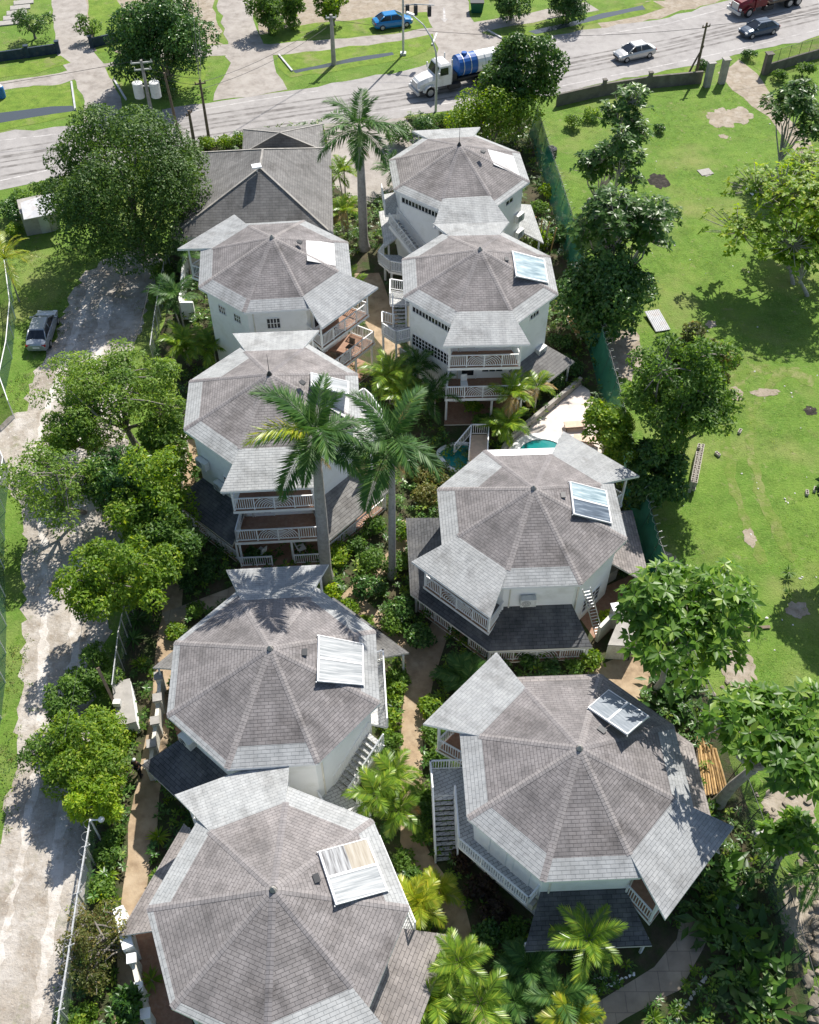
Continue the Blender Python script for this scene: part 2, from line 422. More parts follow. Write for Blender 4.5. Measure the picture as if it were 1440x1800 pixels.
sheet('dirt_lane', [(215, 440), (150, 480), (118, 530), (100, 590), (62, 650), (42, 720), (0, 745), (-90, 800), (-90, 850), (10, 850), (30, 880), (44, 930), (42, 1100), (40, 1230), (30, 1330), (8, 1440), (-30, 1560), (-120, 1800), (-160, 2000), (80, 2000), (112, 1800), (140, 1640), (150, 1480), (140, 1380), (160, 1250), (195, 1100), (215, 980), (225, 800), (228, 640), (262, 520), (285, 450)], .008, M['lane'], .3, .55)
sheet('road', [(-160, 253), (-60, 241), (0, 233), (120, 222), (440, 167), (530, 157), (690, 128), (883, 80), (980, 62), (1173, 30), (1290, -2), (1440, -38), (1560, -70), (1560, 30), (1440, 64), (1293, 98), (1240, 112), (1173, 122), (980, 166), (840, 190), (700, 206), (480, 228), (347, 256), (200, 290), (87, 315), (0, 336), (-160, 372)], .012, M['road'], .3)
for k, pts in enumerate(([(165, 500), (140, 560), (112, 640), (82, 720), (62, 800), (72, 900), (78, 1000), (76, 1150), (70, 1290), (58, 1400), (36, 1520), (10, 1640), (-30, 1800)], [(190, 520), (175, 600), (150, 690), (135, 790), (130, 900), (134, 1010), (132, 1150), (122, 1290), (112, 1400), (100, 1520), (88, 1640), (60, 1800)])):
    P_ = [Vector(p) for p in pts]; L_, R_ = [], []
    for a_, b_2 in zip(P_, P_[1:] + [P_[-1] * 2 - P_[-2]]):
        d_ = (b_2 - a_).normalized(); n_ = Vector((-d_.y, d_.x)) * (6 + 4 * k)
        L_.append(tuple(a_ + n_)); R_.append(tuple(a_ - n_))
    sheet('wheel_rut', L_ + R_[::-1], .0105 + .0006 * k, M['rut'], .16, .5, seed=k + 20)
def strip(name, pts, wid, z, mat, dash=None, kind='structure'):
    P = [G(*p) for p in pts]
    mb = MB()
    for a, b in zip(P, P[1:]):
        d = (b - a); L = d.length; d = d / L; nrm = Vector((-d.y, d.x, 0)) * wid / 2
        segs = [(0, L)] if not dash else [(s, min(L, s + dash[0])) for s in np.arange(0, L, dash[0] + dash[1])]
        for s, e in segs:
            p, q = a + d * s, a + d * e
            mb.face([(p - nrm)[:2] + (z,), (q - nrm)[:2] + (z,), (q + nrm)[:2] + (z,), (p + nrm)[:2] + (z,)])
    return tag(mb.build(name, mat), kind=kind)
strip('road_edge_line', [(-100, 257), (0, 247), (120, 234), (440, 178), (560, 160)], .16, .016, M['line'])
strip('road_edge_line', [(760, 122), (883, 93), (980, 74), (1173, 42), (1300, 8), (1440, -26)], .16, .016, M['line'])
strip('road_edge_line', [(-100, 340), (0, 318), (90, 298)], .16, .016, M['line'])
strip('road_edge_line', [(500, 216), (700, 194), (960, 157), (1180, 112), (1300, 86), (1440, 52)], .16, .016, M['line'])
for off, wd in ((0, .5), (18, .35), (9, .2)):
    strip('road_tyre_track', [(-100, 290 + off), (0, 277 + off), (100, 261 + off), (350, 214 + off * .8), (540, 186 + off * .8), (700, 164 + off * .7), (980, 116 + off * .7), (1180, 76 + off * .6), (1440, 14 + off * .6)], wd, .016, M['tyre'])
for off, wd in ((-12, .25), (33, .3)):
    strip('road_tyre_track', [(-100, 290 + off), (0, 277 + off), (100, 261 + off), (350, 214 + off * .8), (540, 186 + off * .8), (700, 164 + off * .7), (980, 116 + off * .7), (1180, 76 + off * .6), (1440, 14 + off * .6)], wd, .015, M['tyre'])
# far verge: footpath, driveways, ditches
sheet('footpath', [(-80, 156), (0, 143), (100, 128), (220, 103), (300, 88), (400, 79), (500, 76), (690, 60), (813, 41), (960, 17), (1030, 4), (1050, 18), (960, 35), (840, 58), (700, 80), (500, 97), (400, 96), (300, 105), (220, 122), (100, 148), (0, 159), (-80, 172)], .008, M['drive'], .25)
sheet('driveway', [(92, -10), (150, -10), (156, 40), (165, 92), (190, 118), (212, 170), (216, 206), (148, 216), (147, 180), (128, 132), (104, 108), (98, 60)], .013, M['drive'], .2)
sheet('driveway', [(380, -10), (445, -10), (450, 60), (480, 96), (490, 128), (505, 158), (440, 170), (372, 178), (385, 150), (402, 112), (396, 60)], .013, M['drive'], .25)
sheet('driveway', [(750, -10), (818, -10), (826, 28), (852, 58), (905, 77), (772, 112), (765, 72), (756, 40)], .013, M['drive'], .25)
sheet('verge_grass', [(-100, 177), (0, 163), (60, 152), (120, 146), (133, 160), (143, 186), (140, 203), (70, 215), (0, 229), (-100, 243)], .016, M['lawn'], .2)
sheet('verge_grass', [(-100, 135), (0, 118), (60, 108), (110, 97), (128, 110), (60, 130), (0, 138), (-100, 152)], .016, M['lawn'], .2)
sheet('verge_grass', [(186, 120), (240, 110), (345, 100), (375, 110), (360, 140), (330, 158), (225, 178), (205, 150)], .0165, M['lawn'], .2)
sheet('verge_grass', [(485, 97), (560, 89), (700, 72), (760, 60), (766, 76), (745, 93), (690, 107), (600, 124), (512, 136), (490, 118)], .016, M['lawn'], .2)
sheet('verge_grass', [(860, 58), (960, 40), (1060, 20), (1150, 2), (1170, 14), (1130, 27), (980, 54), (890, 70)], .016, M['lawn'], .2)
sheet('ditch_water', [(-60, 206), (0, 199), (40, 193), (90, 187), (128, 187), (131, 194), (90, 201), (40, 209), (0, 216), (-60, 222)], .020, M['ditch'], .12)
sheet('ditch_water', [(515, 125), (560, 116), (620, 101), (690, 92), (694, 97), (640, 106), (570, 119), (522, 129)], .020, M['ditch'], .12)
sheet('ditch_water', [(930, 56), (980, 44), (1060, 24), (1130, 10), (1135, 16), (1060, 33), (980, 52), (940, 60)], .020, M['ditch'], .12)
sheet('bare_earth', [(140, -5), (380, -5), (385, 78), (225, 98), (160, 90)], .006, M['bare'], .6, seed=3)
sheet('verge_grass', [(152, -8), (208, -8), (220, 85), (172, 92), (160, 60)], .009, M['lawn'], .2)
sheet('bare_earth', [(445, -8), (770, -8), (760, 28), (640, 42), (455, 58)], .006, M['bare'], .6, seed=4)
sheet('verge_grass', [(470, 52), (560, 40), (650, 32), (770, 16), (758, 48), (640, 62), (500, 74)], .009, M['lawn'], .3)
sheet('bare_earth', [(1040, 30), (1180, -6), (1290, -8), (1180, 26), (1060, 56)], .006, M['bare'], .4, seed=5)
sheet('verge_grass', [(980, 168), (1173, 124), (1240, 114), (1296, 100), (1240, 130), (1173, 145), (980, 188)], .014, M['lawn'], .2)
sheet('verge_grass', [(1300, 100), (1440, 72), (1560, 40), (1560, 90), (1440, 110), (1340, 128)], .014, M['lawn'], .2)
# field: tracks and bare patches
sheet('dirt_track', [(1262, 128), (1302, 104), (1330, 130), (1352, 158), (1376, 192), (1410, 232), (1460, 300), (1440, 330), (1400, 268), (1348, 206), (1322, 186), (1290, 158)], .008, M['bare'], .2)
def blob(name, px, py, rx, ry, mat, z=.010, n=44, seed=0):
    rs = random.Random(seed + int(px))
    c = G(px, py)
    mb = MB()
    mb.face([(c.x + rx * math.cos(a) * (q := .85 + .1 * math.sin(2 * a + px) + .09 * math.sin(5 * a + py) + .05 * math.sin(11 * a) + rs.uniform(-.06, .06)), c.y + ry * math.sin(a) * q, z) for a in np.linspace(0, 2 * math.pi, n, endpoint=False)])
    return tag(mb.build(name, mat), kind='structure')
for i, (px, py, rx, ry, mt) in enumerate([(1270, 208, 1.7, 2.3, 'bare'), (1300, 203, 1.6, 1.8, 'bare'), (1158, 318, 1.0, 1.6, 'burnt'), (1402, 1072, .75, .75, 'bare'), (1318, 945, .5, .8, 'bare'), (1293, 692, .7, .8, 'bare'), (1425, 722, .6, .5, 'burnt'), (1240, 305, .5, .6, 'conc'), (1272, 240, .5, .5, 'bare'), (1300, 1180, 1.2, 1.6, 'bare'), (1260, 1120, .9, 1.6, 'bare'), (1345, 690, 1.2, .5, 'bare'), (1250, 570, .5, .5, 'bare'), (1180, 1010, .8, 2.0, 'bare'), (1390, 1420, 1.4, 1.8, 'bare'), (1420, 1600, 1.6, 2.2, 'bare'), (1100, 620, 1.5, 3.5, 'bare')]):
    blob('bare_patch', px, py, rx, ry, M[mt], .010 + .0005 * i)
M['dry'] = ground_mat('dry_grass', [(0.165, 0.215, 0.05), ((0.255, 0.255, 0.11), 0.9, 0.46, 0.62, 0.8), ((0.13, 0.205, 0.033), 1.6, 0.42, 0.58, 0.97)], bmp=0.9, bscale=7, bdist=0.1)
for k, pts in enumerate(([(1322, 640), (1285, 700), (1278, 780), (1290, 860), (1318, 930), (1345, 990)], [(1372, 655), (1325, 720), (1320, 790), (1336, 860), (1362, 920), (1395, 985)], [(1290, 668), (1330, 648), (1380, 650), (1430, 672)])):
    P_ = [Vector(p) for p in pts]; L_, R_ = [], []
    for a_, b_2 in zip(P_, P_[1:] + [P_[-1] * 2 - P_[-2]]):
        d_ = (b_2 - a_).normalized(); n_ = Vector((-d_.y, d_.x)) * 9
        L_.append(tuple(a_ + n_)); R_.append(tuple(a_ - n_))
    sheet('wheel_track', L_ + R_[::-1], .0085 + .0006 * k, M['dry'], .22, .6, seed=k)
# paths, yards and decks of the compound
sheet('garden_path', [(706, 915), (690, 960), (640, 1010), (596, 1046), (615, 1072), (655, 1095), (690, 1130), (712, 1180), (708, 1260), (702, 1350), (706, 1430), (700, 1480), (730, 1540), (775, 1600), (800, 1700), (838, 1830), (880, 1830), (842, 1680), (818, 1580), (770, 1520), (738, 1470), (745, 1380), (748, 1290), (760, 1200), (790, 1110), (815, 1085), (770, 1075), (730, 1140), (690, 1090), (645, 1058), (680, 1005), (722, 955), (728, 915)], .008, M['path'], .12)
sheet('garden_path', [(322, 720), (300, 830), (290, 930), (282, 1080), (270, 1230), (235, 1400), (215, 1560), (205, 1720), (200, 1830), (255, 1830), (245, 1700), (262, 1560), (282, 1400), (300, 1240), (318, 1100), (330, 930), (345, 830), (352, 720)], .008, M['path'], .12)
sheet('garden_path', [(600, 480), (640, 560), (672, 610), (690, 640), (712, 620), (700, 560), (668, 480)], .008, M['path'], .12)
sheet('stepping_path', [(285, 1078), (400, 1035), (470, 1000), (478, 1020), (405, 1060), (292, 1098)], .010, M['flag'])
sheet('patio_path', [(1200, 1600), (1250, 1635), (1236, 1668), (1196, 1740), (1170, 1752), (1100, 1790), (1040, 1830), (960, 1830), (1050, 1762), (1150, 1700), (1190, 1650)], .009, M['flag'])
sheet('yard_floor', [(1030, 1180), (1130, 1140), (1160, 1190), (1120, 1240), (1050, 1215)], .008, M['path'], .1)
sheet('yard_floor', [(1000, 1060), (1110, 1010), (1135, 1050), (1050, 1130)], .009, M['tilef'])
sheet('courtyard_floor', [(300, 1250), (350, 1230), (420, 1340), (370, 1380), (330, 1370)], .009, M['tilef'])
sheet('courtyard_floor', [(225, 1620), (300, 1600), (345, 1830), (262, 1830)], .009, M['tilef'])
sheet('pool_deck', [(858, 842), (905, 770), (960, 728), (1022, 676), (1036, 686), (1046, 720), (1060, 770), (1062, 830), (960, 900), (880, 900)], .010, M['deck'])
sheet('forecourt', [(560, 200), (700, 195), (740, 235), (700, 330), (640, 360), (590, 330), (575, 250)], .009, M['drive'], .2)

# ------------------------------------------------------------------ octagonal cottages
RO, RISE, BRK = 5.69, 2.19, 0.83                 # eave radius, rise of the roof, where the porch roof leaves it
AP = RO * math.cos(RAD(22.5))
TAN = math.tan(RAD(22.5))
WAP = 4.78                                        # wall apothem
def F(k, d, t, z):
    a = RAD(22.5 + 45 * k)
    return Vector((d * math.cos(a) - t * math.sin(a), d * math.sin(a) + t * math.cos(a), z))
def rail_panel(mb, a, b, h=1.0, fan=False, w_=.035, gap=.13):
    """a straight railing between two floor points: posts, rails, balusters; fan bows the bars of the middle"""
    a, b = Vector(a), Vector(b)
    L = (b - a).length; d = (b - a) / L
    up = Vector((0, 0, 1))
    mb.bar(a + up * h, b + up * h, .075, .06)
    mb.bar(a + up * .12, b + up * .12, .05, .05)
    for p in (a, b): mb.bar(p, p + up * (h + .04), .08, .08)
    n = max(1, round(L / 1.25))
    for i in range(1, n): mb.bar(a + d * L * i / n, a + d * L * i / n + up * h, .07, .07)
    for j in range(n):
        s0, s1 = L * j / n, L * (j + 1) / n
        if fan and n >= 3 and 0 < j < n - 1:
            left = j < n / 2
            q0, q1 = (s1, s0) if left else (s0, s1)
            for r in np.arange(.18, 1.25, .15):
                pr = None
                for ph in np.linspace(0, math.pi / 2, 6):
                    x, z_ = r * math.cos(ph), .12 + r * math.sin(ph) * .86
                    if x > abs(q1 - q0) or z_ > h: pr = None; continue
                    p = a + d * (q0 + math.copysign(x, q1 - q0)) + up * z_
                    if pr is not None: mb.bar(pr, p, w_, w_)
                    pr = p
        else:
            m_ = int((s1 - s0) / gap)
            for i in range(1, m_):
                p = a + d * (s0 + (s1 - s0) * i / m_)
                mb.bar(p + up * .12, p + up * h, w_, w_)
def slope_rail(mb, a, b, h=.95, w_=.035, n=None):
    a, b = Vector(a), Vector(b); up = Vector((0, 0, 1))
    mb.bar(a + up * h, b + up * h, .075, .06); mb.bar(a + up * .15, b + up * .15, .05, .05)
    L = (b - a).length; m_ = int(L / .16)
    for i in range(m_ + 1):
        p = a.lerp(b, i / m_)
        e = .07 if i in (0, m_) else w_
        mb.bar(p + up * (0 if i in (0, m_) else .15), p + up * h, e, e)
def flight(par, top, bot, wid, name='staircase', rails=(1, 1), mat='white', treadmat='walk'):
    """straight stair from top point to bottom point (local), width across"""
    top, bot = Vector(top), Vector(bot)
    dz = top.z - bot.z
    n = max(3, round(dz / .19))
    hd = Vector((bot.x - top.x, bot.y - top.y, 0)); L = hd.length; hd = hd / L
    sd = Vector((-hd.y, hd.x, 0)) * wid / 2
    mb = MB()
    for i in range(n):
        c0, c1 = top + hd * L * i / n, top + hd * L * (i + 1) / n
        z1 = top.z - dz * (i + .5) / n
        q = [c0 - sd, c1 - sd, c1 + sd, c0 + sd]
        if hd.cross(sd).z < 0: q = q[::-1]
        mb.hexa([(p.x, p.y, z1 - .06) for p in q], [(p.x, p.y, z1) for p in q], 1)
        rz = top.z - dz * (i + 1.5) / n
    for s in (-1, 1):
        mb.bar(top + sd * s * 1.03 - Vector((0, 0, .18)), bot + sd * s * 1.03 - Vector((0, 0, .05)), .08, .3, 0)
    o = mb.build(name, [M[mat], M[treadmat]], par)
    for s, on in zip((-1, 1), rails):
        if on:
            rb = MB(); slope_rail(rb, top + sd * s * 1.03, bot + sd * s * 1.03)
            rb.build('railing', M[mat], o)
    return o
def face_uv(pts, k):
    a = RAD(22.5 + 45 * k)
    n, t = Vector((math.cos(a), math.sin(a), 0)), Vector((-math.sin(a), math.cos(a), 0))
    return [(p.dot(t) + 20 + 3.3 * k, math.hypot(40 - p.dot(n), 0) * 1.08 + 0.04 * k) for p in pts]

def window(par, k, t, z, w_, h, nx, ny, name='window'):
    d = WAP
    mb = MB()
    e = .055
    def bx(t0, t1, z0, z1, dd, th):
        q = [F(k, d - .02, t0, z0), F(k, d + dd, t0, z0), F(k, d + dd, t1, z0), F(k, d - .02, t1, z0)]
        mb.hexa(q, [p + Vector((0, 0, z1 - z0)) for p in q])
    bx(t - w_ / 2 - e, t + w_ / 2 + e, z - e - .03, z, .07, 0)
    bx(t - w_ / 2 - e, t + w_ / 2 + e, z + h, z + h + e, .05, 0)
    bx(t - w_ / 2 - e, t - w_ / 2, z, z + h, .05, 0); bx(t + w_ / 2, t + w_ / 2 + e, z, z + h, .05, 0)
    for i in range(1, nx):
        x = t - w_ / 2 + w_ * i / nx; bx(x - .025, x + .025, z, z + h, .035, 0)
    for i in range(1, ny):
        y = z + h * i / ny; bx(t - w_ / 2, t + w_ / 2, y - .02, y + .02, .03, 0)
    o = mb.build(name, M['white'], par)
    mb = MB()
    q = [F(k, d - .02, t - w_ / 2, z), F(k, d + .012, t - w_ / 2, z), F(k, d + .012, t + w_ / 2, z), F(k, d - .02, t + w_ / 2, z)]
    mb.hexa(q, [p + Vector((0, 0, h)) for p in q])
    mb.build('pane', M['glass'], o)
    return o
def door(par, k, t, z, w_=.95, h=2.05, glass=True):
    mb = MB()
    def bx(t0, t1, z0, z1, dd, mi=0):
        q = [F(k, WAP - .02, t0, z0), F(k, WAP + dd, t0, z0), F(k, WAP + dd, t1, z0), F(k, WAP - .02, t1, z0)]
        mb.hexa(q, [p + Vector((0, 0, z1 - z0)) for p in q], mi)
    bx(t - w_ / 2 - .08, t - w_ / 2, z, z + h + .08, .06); bx(t + w_ / 2, t + w_ / 2 + .08, z, z + h + .08, .06)
    bx(t - w_ / 2, t + w_ / 2, z + h, z + h + .08, .06)
    bx(t - w_ / 2, t + w_ / 2, z, z + h, .025, 0)
    o = mb.build('door', M['white'], par)
    if not glass: return o
    g = MB(); 
    q = [F(k, WAP + .02, t - w_ / 2 + .14, z + .3), F(k, WAP + .035, t - w_ / 2 + .14, z + .3), F(k, WAP + .035, t + w_ / 2 - .14, z + .3), F(k, WAP + .02, t + w_ / 2 - .14, z + .3)]
    g.hexa(q, [p + Vector((0, 0, h - .5)) for p in q])
    g.build('pane', M['glass'], o)
    hb = MB(); hb.bar(F(k, WAP + .05, t + w_ / 2 - .08, z + 1), F(k, WAP + .05, t + w_ / 2 - .08, z + 1.12), .03, .03)
    hb.build('handle', M['steel'], o)
    return o

def cottage(x, y, rot, ze, label, bands, porch=(), skirt={}, rod=False, porch_mat='grey'):
    T = thing('octagonal_cottage', (x, y, 0), label, 'cottage', 'octagonal cottages with shingle roofs', RAD(rot))
    T['ze'] = ze
    # wall
    mb = MB()
    wr = WAP / math.cos(RAD(22.5))
    mb.prism([(wr * math.cos(RAD(45 * i)), wr * math.sin(RAD(45 * i))) for i in range(8)], -.3, ze - .02)
    mb.build('wall', M['wall'], T)
    # roof
    pk = Vector((0, 0, ze + RISE))
    rf = MB()
    mats = [M['brown'], M['grey'], M['pale'], M['white'], M['soffit'], M['tan'], M['brown']]
    for k in range(8):
        bw = bands[k]
        mi = 1
        if isinstance(bw, tuple): bw, mi = bw
        def at(f, side, dz=0):     # point on the face's hip at fraction f of the way down
            return F(k, AP * f, side * AP * f * TAN, ze + RISE * (1 - f) + dz)
        if k in porch:
            f = BRK
            pts = [pk, at(f, -1), at(f, 1)]
            rf.face(pts, 0, face_uv(pts, k))
            # the porch roof runs on at a lower slope, wider outwards
            q = [at(f, -1), F(k, 7.05, -2.85, ze - .3), F(k, 7.05, 2.85, ze - .3), at(f, 1)]
            pm = mats.index(M[porch_mat]) if M[porch_mat] in mats else 1
            rf.face(q, pm, face_uv(q, k))
            lo = [p - Vector((0, 0, .16)) for p in q]
            rf.face(lo[::-1], 4)
            rf.face([q[1], lo[1], lo[2], q[2]], 3)
            rf.face([q[0], lo[0], lo[1], q[1]], 3)
            rf.face([q[2], lo[2], lo[3], q[3]], 3)
            # eave closing under the porch roof
            rf.face([at(f, -1, -.02), F(k, AP, -AP * TAN, ze), F(k, AP, -AP * TAN, ze - .15), at(f, -1, -.35)], 3)
            rf.face([at(f, 1, -.02), F(k, AP, AP * TAN, ze), F(k, AP, AP * TAN, ze - .15), at(f, 1, -.35)], 3)
        else:
            f = 1 - bw
            pts = [pk, at(f, -1), at(f, 1)]
            rf.face(pts, 0, face_uv(pts, k))
            if bw > 0:
                q = [at(f, -1), at(1, -1), at(1, 1), at(f, 1)]
                rf.face(q, mi, face_uv(q, k))
            a, b = at(1, -1), at(1, 1)
            dn = Vector((0, 0, -.17))
            rf.face([a, a + dn, b + dn, b], 3)
            rf.face([a + dn, F(k, WAP - .05, -(WAP - .05) * TAN, ze - .17), F(k, WAP - .05, (WAP - .05) * TAN, ze - .17), b + dn], 4)
    roof = rf.build('roof', mats, T)
    for k in range(8):
        # cap shingles along the hip between face k-1 and face k
        a = RAD(45 * k)
        inner = (k % 8 in porch) or ((k - 1) % 8 in porch)
        f1 = BRK if inner else 0.995
        r_ = Vector((math.cos(a), math.sin(a), 0)); t_ = Vector((-math.sin(a), math.cos(a), 0))
        cb = MB()
        for f0, f2 in ((.03, f1),):
            p0 = r_ * RO * f0 + Vector((0, 0, ze + RISE * (1 - f0))); p1 = r_ * RO * f2 + Vector((0, 0, ze + RISE * (1 - f2)))
            hw = .155
            top = [p0 + Vector((0, 0, .022)), p1 + Vector((0, 0, .022))]
            for s in (1, -1):
                e0, e1 = p0 + t_ * hw * s - Vector((0, 0, .012)), p1 + t_ * hw * s - Vector((0, 0, .012))
                q = [top[0], top[1], e1, e0] if s < 0 else [top[0], e0, e1, top[1]]
                uv = [(0, 0), (0, (p1 - p0).length), (.2, (p1 - p0).length), (.2, 0)] if s < 0 else [(0, 0), (.2, 0), (.2, (p1 - p0).length), (0, (p1 - p0).length)]
                cb.face(q, 0, uv)
        cb.build('hip_cap', M['cap'], roof)
    vb = MB()
    vb.tube([pk - Vector((0, 0, .05)), pk + Vector((0, 0, .1)), pk + Vector((0, 0, .22))], [.16, .11, .03], 8)
    if rod: vb.tube([pk, pk + Vector((0, 0, 1.5))], [.025, .012], 5)
    vb.build('finial', M['iron'] if rod else M['conc'], roof)
    for i in (3, 5, 6):
        a = RAD(45 * i + 4); rr = WAP / math.cos(RAD(18.5)) + .05
        p = Vector((rr * math.cos(a), rr * math.sin(a), 0))
        db = MB(); db.tube([p, p + Vector((0, 0, ze - .2))], .045, 7); db.build('drainpipe', M['cream'], T)
    # lower roofs round the ground floor
    if skirt:
        for k, (mname, zi, zo, ro) in skirt.items():
            sb = MB()
            ci, co = WAP + .01, ro * math.cos(RAD(22.5))
            q = [F(k, ci, -ci * TAN, zi), F(k, co, -co * TAN, zo), F(k, co, co * TAN, zo), F(k, ci, ci * TAN, zi)]
            sb.face(q, 0, face_uv(q, k))
            lo = [p - Vector((0, 0, .13)) for p in q]
            sb.face(lo[::-1], 1)
            for i, j in ((0, 1), (1, 2), (2, 3)): sb.face([q[i], lo[i], lo[j], q[j]], 1)
            sb.build('porch_roof', [M[mname], M['soffit']], T)
            for s in (-1, 1):
                pb = MB(); c_ = co - .35
                pb.bar(F(k, c_, s * c_ * TAN, 0), F(k, c_, s * c_ * TAN, zo), .11, .11)
                pb.build('post', M['white'], T)
    return T
def balcony(T, k, zf, zr, d=6.5, hw=2.45, floor='tilef', under=.22):
    """floor, railing, corner posts and doors on face k; zr is the height the posts reach"""
    B = MB()
    a, b, c, e = F(k, WAP, -hw * .86, 0), F(k, d, -hw, 0), F(k, d, hw, 0), F(k, WAP, hw * .86, 0)
    B.prism([(p.x, p.y) for p in (a, b, c, e)], zf - under, zf, 0, 1)
    o = B.build('balcony', [M['white'], M[floor]], T)
    R_ = MB()
    i = d - .09
    z_ = Vector((0, 0, zf))
    rail_panel(R_, F(k, i, -hw + .09, zf), F(k, i, hw - .09, zf), 1.0, fan=True)
    R_.build('railing', M['white'], o)
    for s in (-1, 1):
        S = MB(); rail_panel(S, F(k, WAP + .1, s * (hw * .87 - .05), zf), F(k, i, s * (hw - .09), zf))
        S.build('railing', M['white'], o)
        P = MB(); P.bar(F(k, i, s * (hw - .09), zf), F(k, i, s * (hw - .09), zr), .11, .11)
        P.build('post', M['white'], o)
    return o
def porch_rail(T, k, ro=7.15, z=.12, gapt=None, floor='tilef'):
    """ground floor deck and railing below a lower roof"""
    c = ro * math.cos(RAD(22.5)); i = WAP + .02
    f = MB(); f.prism([(p.x, p.y) for p in (F(k, i, -i * TAN, 0), F(k, c, -c * TAN, 0), F(k, c, c * TAN, 0), F(k, i, i * TAN, 0))], -.1, z, 0, 1)
    o = f.build('porch_floor', [M['cream'], M[floor]], T)
    segs = [(-c * TAN, c * TAN)] if not gapt else [(-c * TAN, gapt[0]), (gapt[1], c * TAN)]
    for a, b in segs:
        r_ = MB(); rail_panel(r_, F(k, c - .1, a + .04, z), F(k, c - .1, b - .04, z), .85, fan=True)
        r_.build('railing', M['white'], o)
    return o

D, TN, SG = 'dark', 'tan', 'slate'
S2 = lambda m_: (m_, 3.0, 2.0, 7.65)
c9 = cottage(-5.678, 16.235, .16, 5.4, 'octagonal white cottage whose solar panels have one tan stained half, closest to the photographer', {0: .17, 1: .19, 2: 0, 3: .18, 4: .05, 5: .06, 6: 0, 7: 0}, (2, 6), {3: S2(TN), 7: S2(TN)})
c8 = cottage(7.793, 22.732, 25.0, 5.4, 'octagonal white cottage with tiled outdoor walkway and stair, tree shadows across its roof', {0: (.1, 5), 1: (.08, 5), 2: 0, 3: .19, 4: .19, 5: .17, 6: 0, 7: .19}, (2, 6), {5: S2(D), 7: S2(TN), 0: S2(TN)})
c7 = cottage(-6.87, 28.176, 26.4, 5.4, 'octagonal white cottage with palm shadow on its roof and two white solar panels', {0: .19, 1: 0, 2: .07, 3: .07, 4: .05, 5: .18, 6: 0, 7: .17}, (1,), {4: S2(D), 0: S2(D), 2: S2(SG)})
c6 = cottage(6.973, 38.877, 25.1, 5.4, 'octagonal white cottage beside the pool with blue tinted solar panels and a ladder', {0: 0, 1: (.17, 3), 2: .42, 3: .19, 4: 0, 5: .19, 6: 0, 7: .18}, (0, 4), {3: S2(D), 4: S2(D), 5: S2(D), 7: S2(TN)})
c5 = cottage(-8.332, 46.25, 26.2, 7.4, 'octagonal white three storey cottage behind the tall royal palm crown', {0: .1, 1: 0, 2: .38, 3: .18, 4: .18, 5: 0, 6: 0, 7: .15}, (1, 5), {4: (D, 3.0, 2.0, 7.4), 6: (SG, 3.0, 2.0, 7.5)}, rod=True)
c4 = cottage(4.777, 58.932, 24.4, 7.4, 'octagonal white three storey cottage with long strip windows and one pale blue solar panel', {0: .16, 1: 0, 2: .2, 3: .18, 4: .18, 5: 0, 6: .17, 7: .17}, (1, 5), {6: (SG, 2.9, 2.0, 7.5)})
c3 = cottage(-9.421, 60.344, 28.2, 7.4, 'octagonal white three storey cottage in front of the big dark hipped roof', {0: .2, 1: .12, 2: 0, 3: .18, 4: .17, 5: .16, 6: 0, 7: .2}, (2, 6), {})
c2 = cottage(3.802, 72.617, 28.7, 7.4, 'octagonal white cottage farthest along the row, with white outdoor stair, next to the road', {0: .12, 1: 0, 2: .15, 3: .1, 4: .12, 5: 0, 6: .08, 7: .14}, (1, 5), {7: ('grey', 3.0, 2.2, 7.3), 3: ('pale', 3.2, 2.6, 6.6)}, rod=True)

for T, ks in ((c9, (2, 6)), (c8, (2, 6)), (c7, (1,)), (c6, (0, 4))):
    for k in ks:
        balcony(T, k, 2.65, T['ze'] - .35)
        door(T, k, 0, 2.65, 1.5)
for T, ks in ((c5, (1, 5)), (c4, (1, 5)), (c3, (2, 6)), (c2, (1, 5))):
    for k in ks:
        balcony(T, k, 4.75, T['ze'] - .35)
        door(T, k, -.9, 4.75, 1.1); window(T, k, .75, 5.5, 1.3, 1.0, 2, 1)
for T, k in ((c5, 5), (c4, 5), (c3, 6)):
    balcony(T, k, 2.3, 2.5, 6.85, 2.6)
    for s in (-1, 1):
        P = MB(); P.bar(F(k, 6.6, s * 2.45, 0), F(k, 6.6, s * 2.45, 2.08), .12, .12); P.build('post', M['white'], T)
    P = MB(); P.bar(F(k, 6.6, .7, 0), F(k, 6.6, .7, 2.08), .12, .12); P.build('post', M['white'], T)
    door(T, k, -.9, 2.3, 1.1, 1.95); window(T, k, .8, 2.9, 1.4, 1.0, 3, 1)
    window(T, k, -.7, .8, 1.2, .8, 3, 2); window(T, k, 1.0, .8, 1.2, .8, 3, 2)
    f = MB(); f.prism([(p.x, p.y) for p in (F(k, WAP, -2.3, 0), F(k, 7.1, -2.6, 0), F(k, 7.1, 2.6, 0), F(k, WAP, 2.3, 0))], -.1, .1, 0, 1)
    f.build('porch_floor', [M['cream'], M['tilef']], T)
porch_rail(c6, 3); porch_rail(c6, 4, gapt=(-.2, 1.1)); porch_rail(c6, 5)
porch_rail(c5, 4); porch_rail(c5, 6)
rb = MB(); rail_panel(rb, F(5, 6.95, -2.5, .1), F(5, 6.95, -.6, .1), .85); rb.build('railing', M['white'], c5)
rb = MB(); rail_panel(rb, F(5, 6.95, .8, .1), F(5, 6.95, 2.5, .1), .85); rb.build('railing', M['white'], c5)
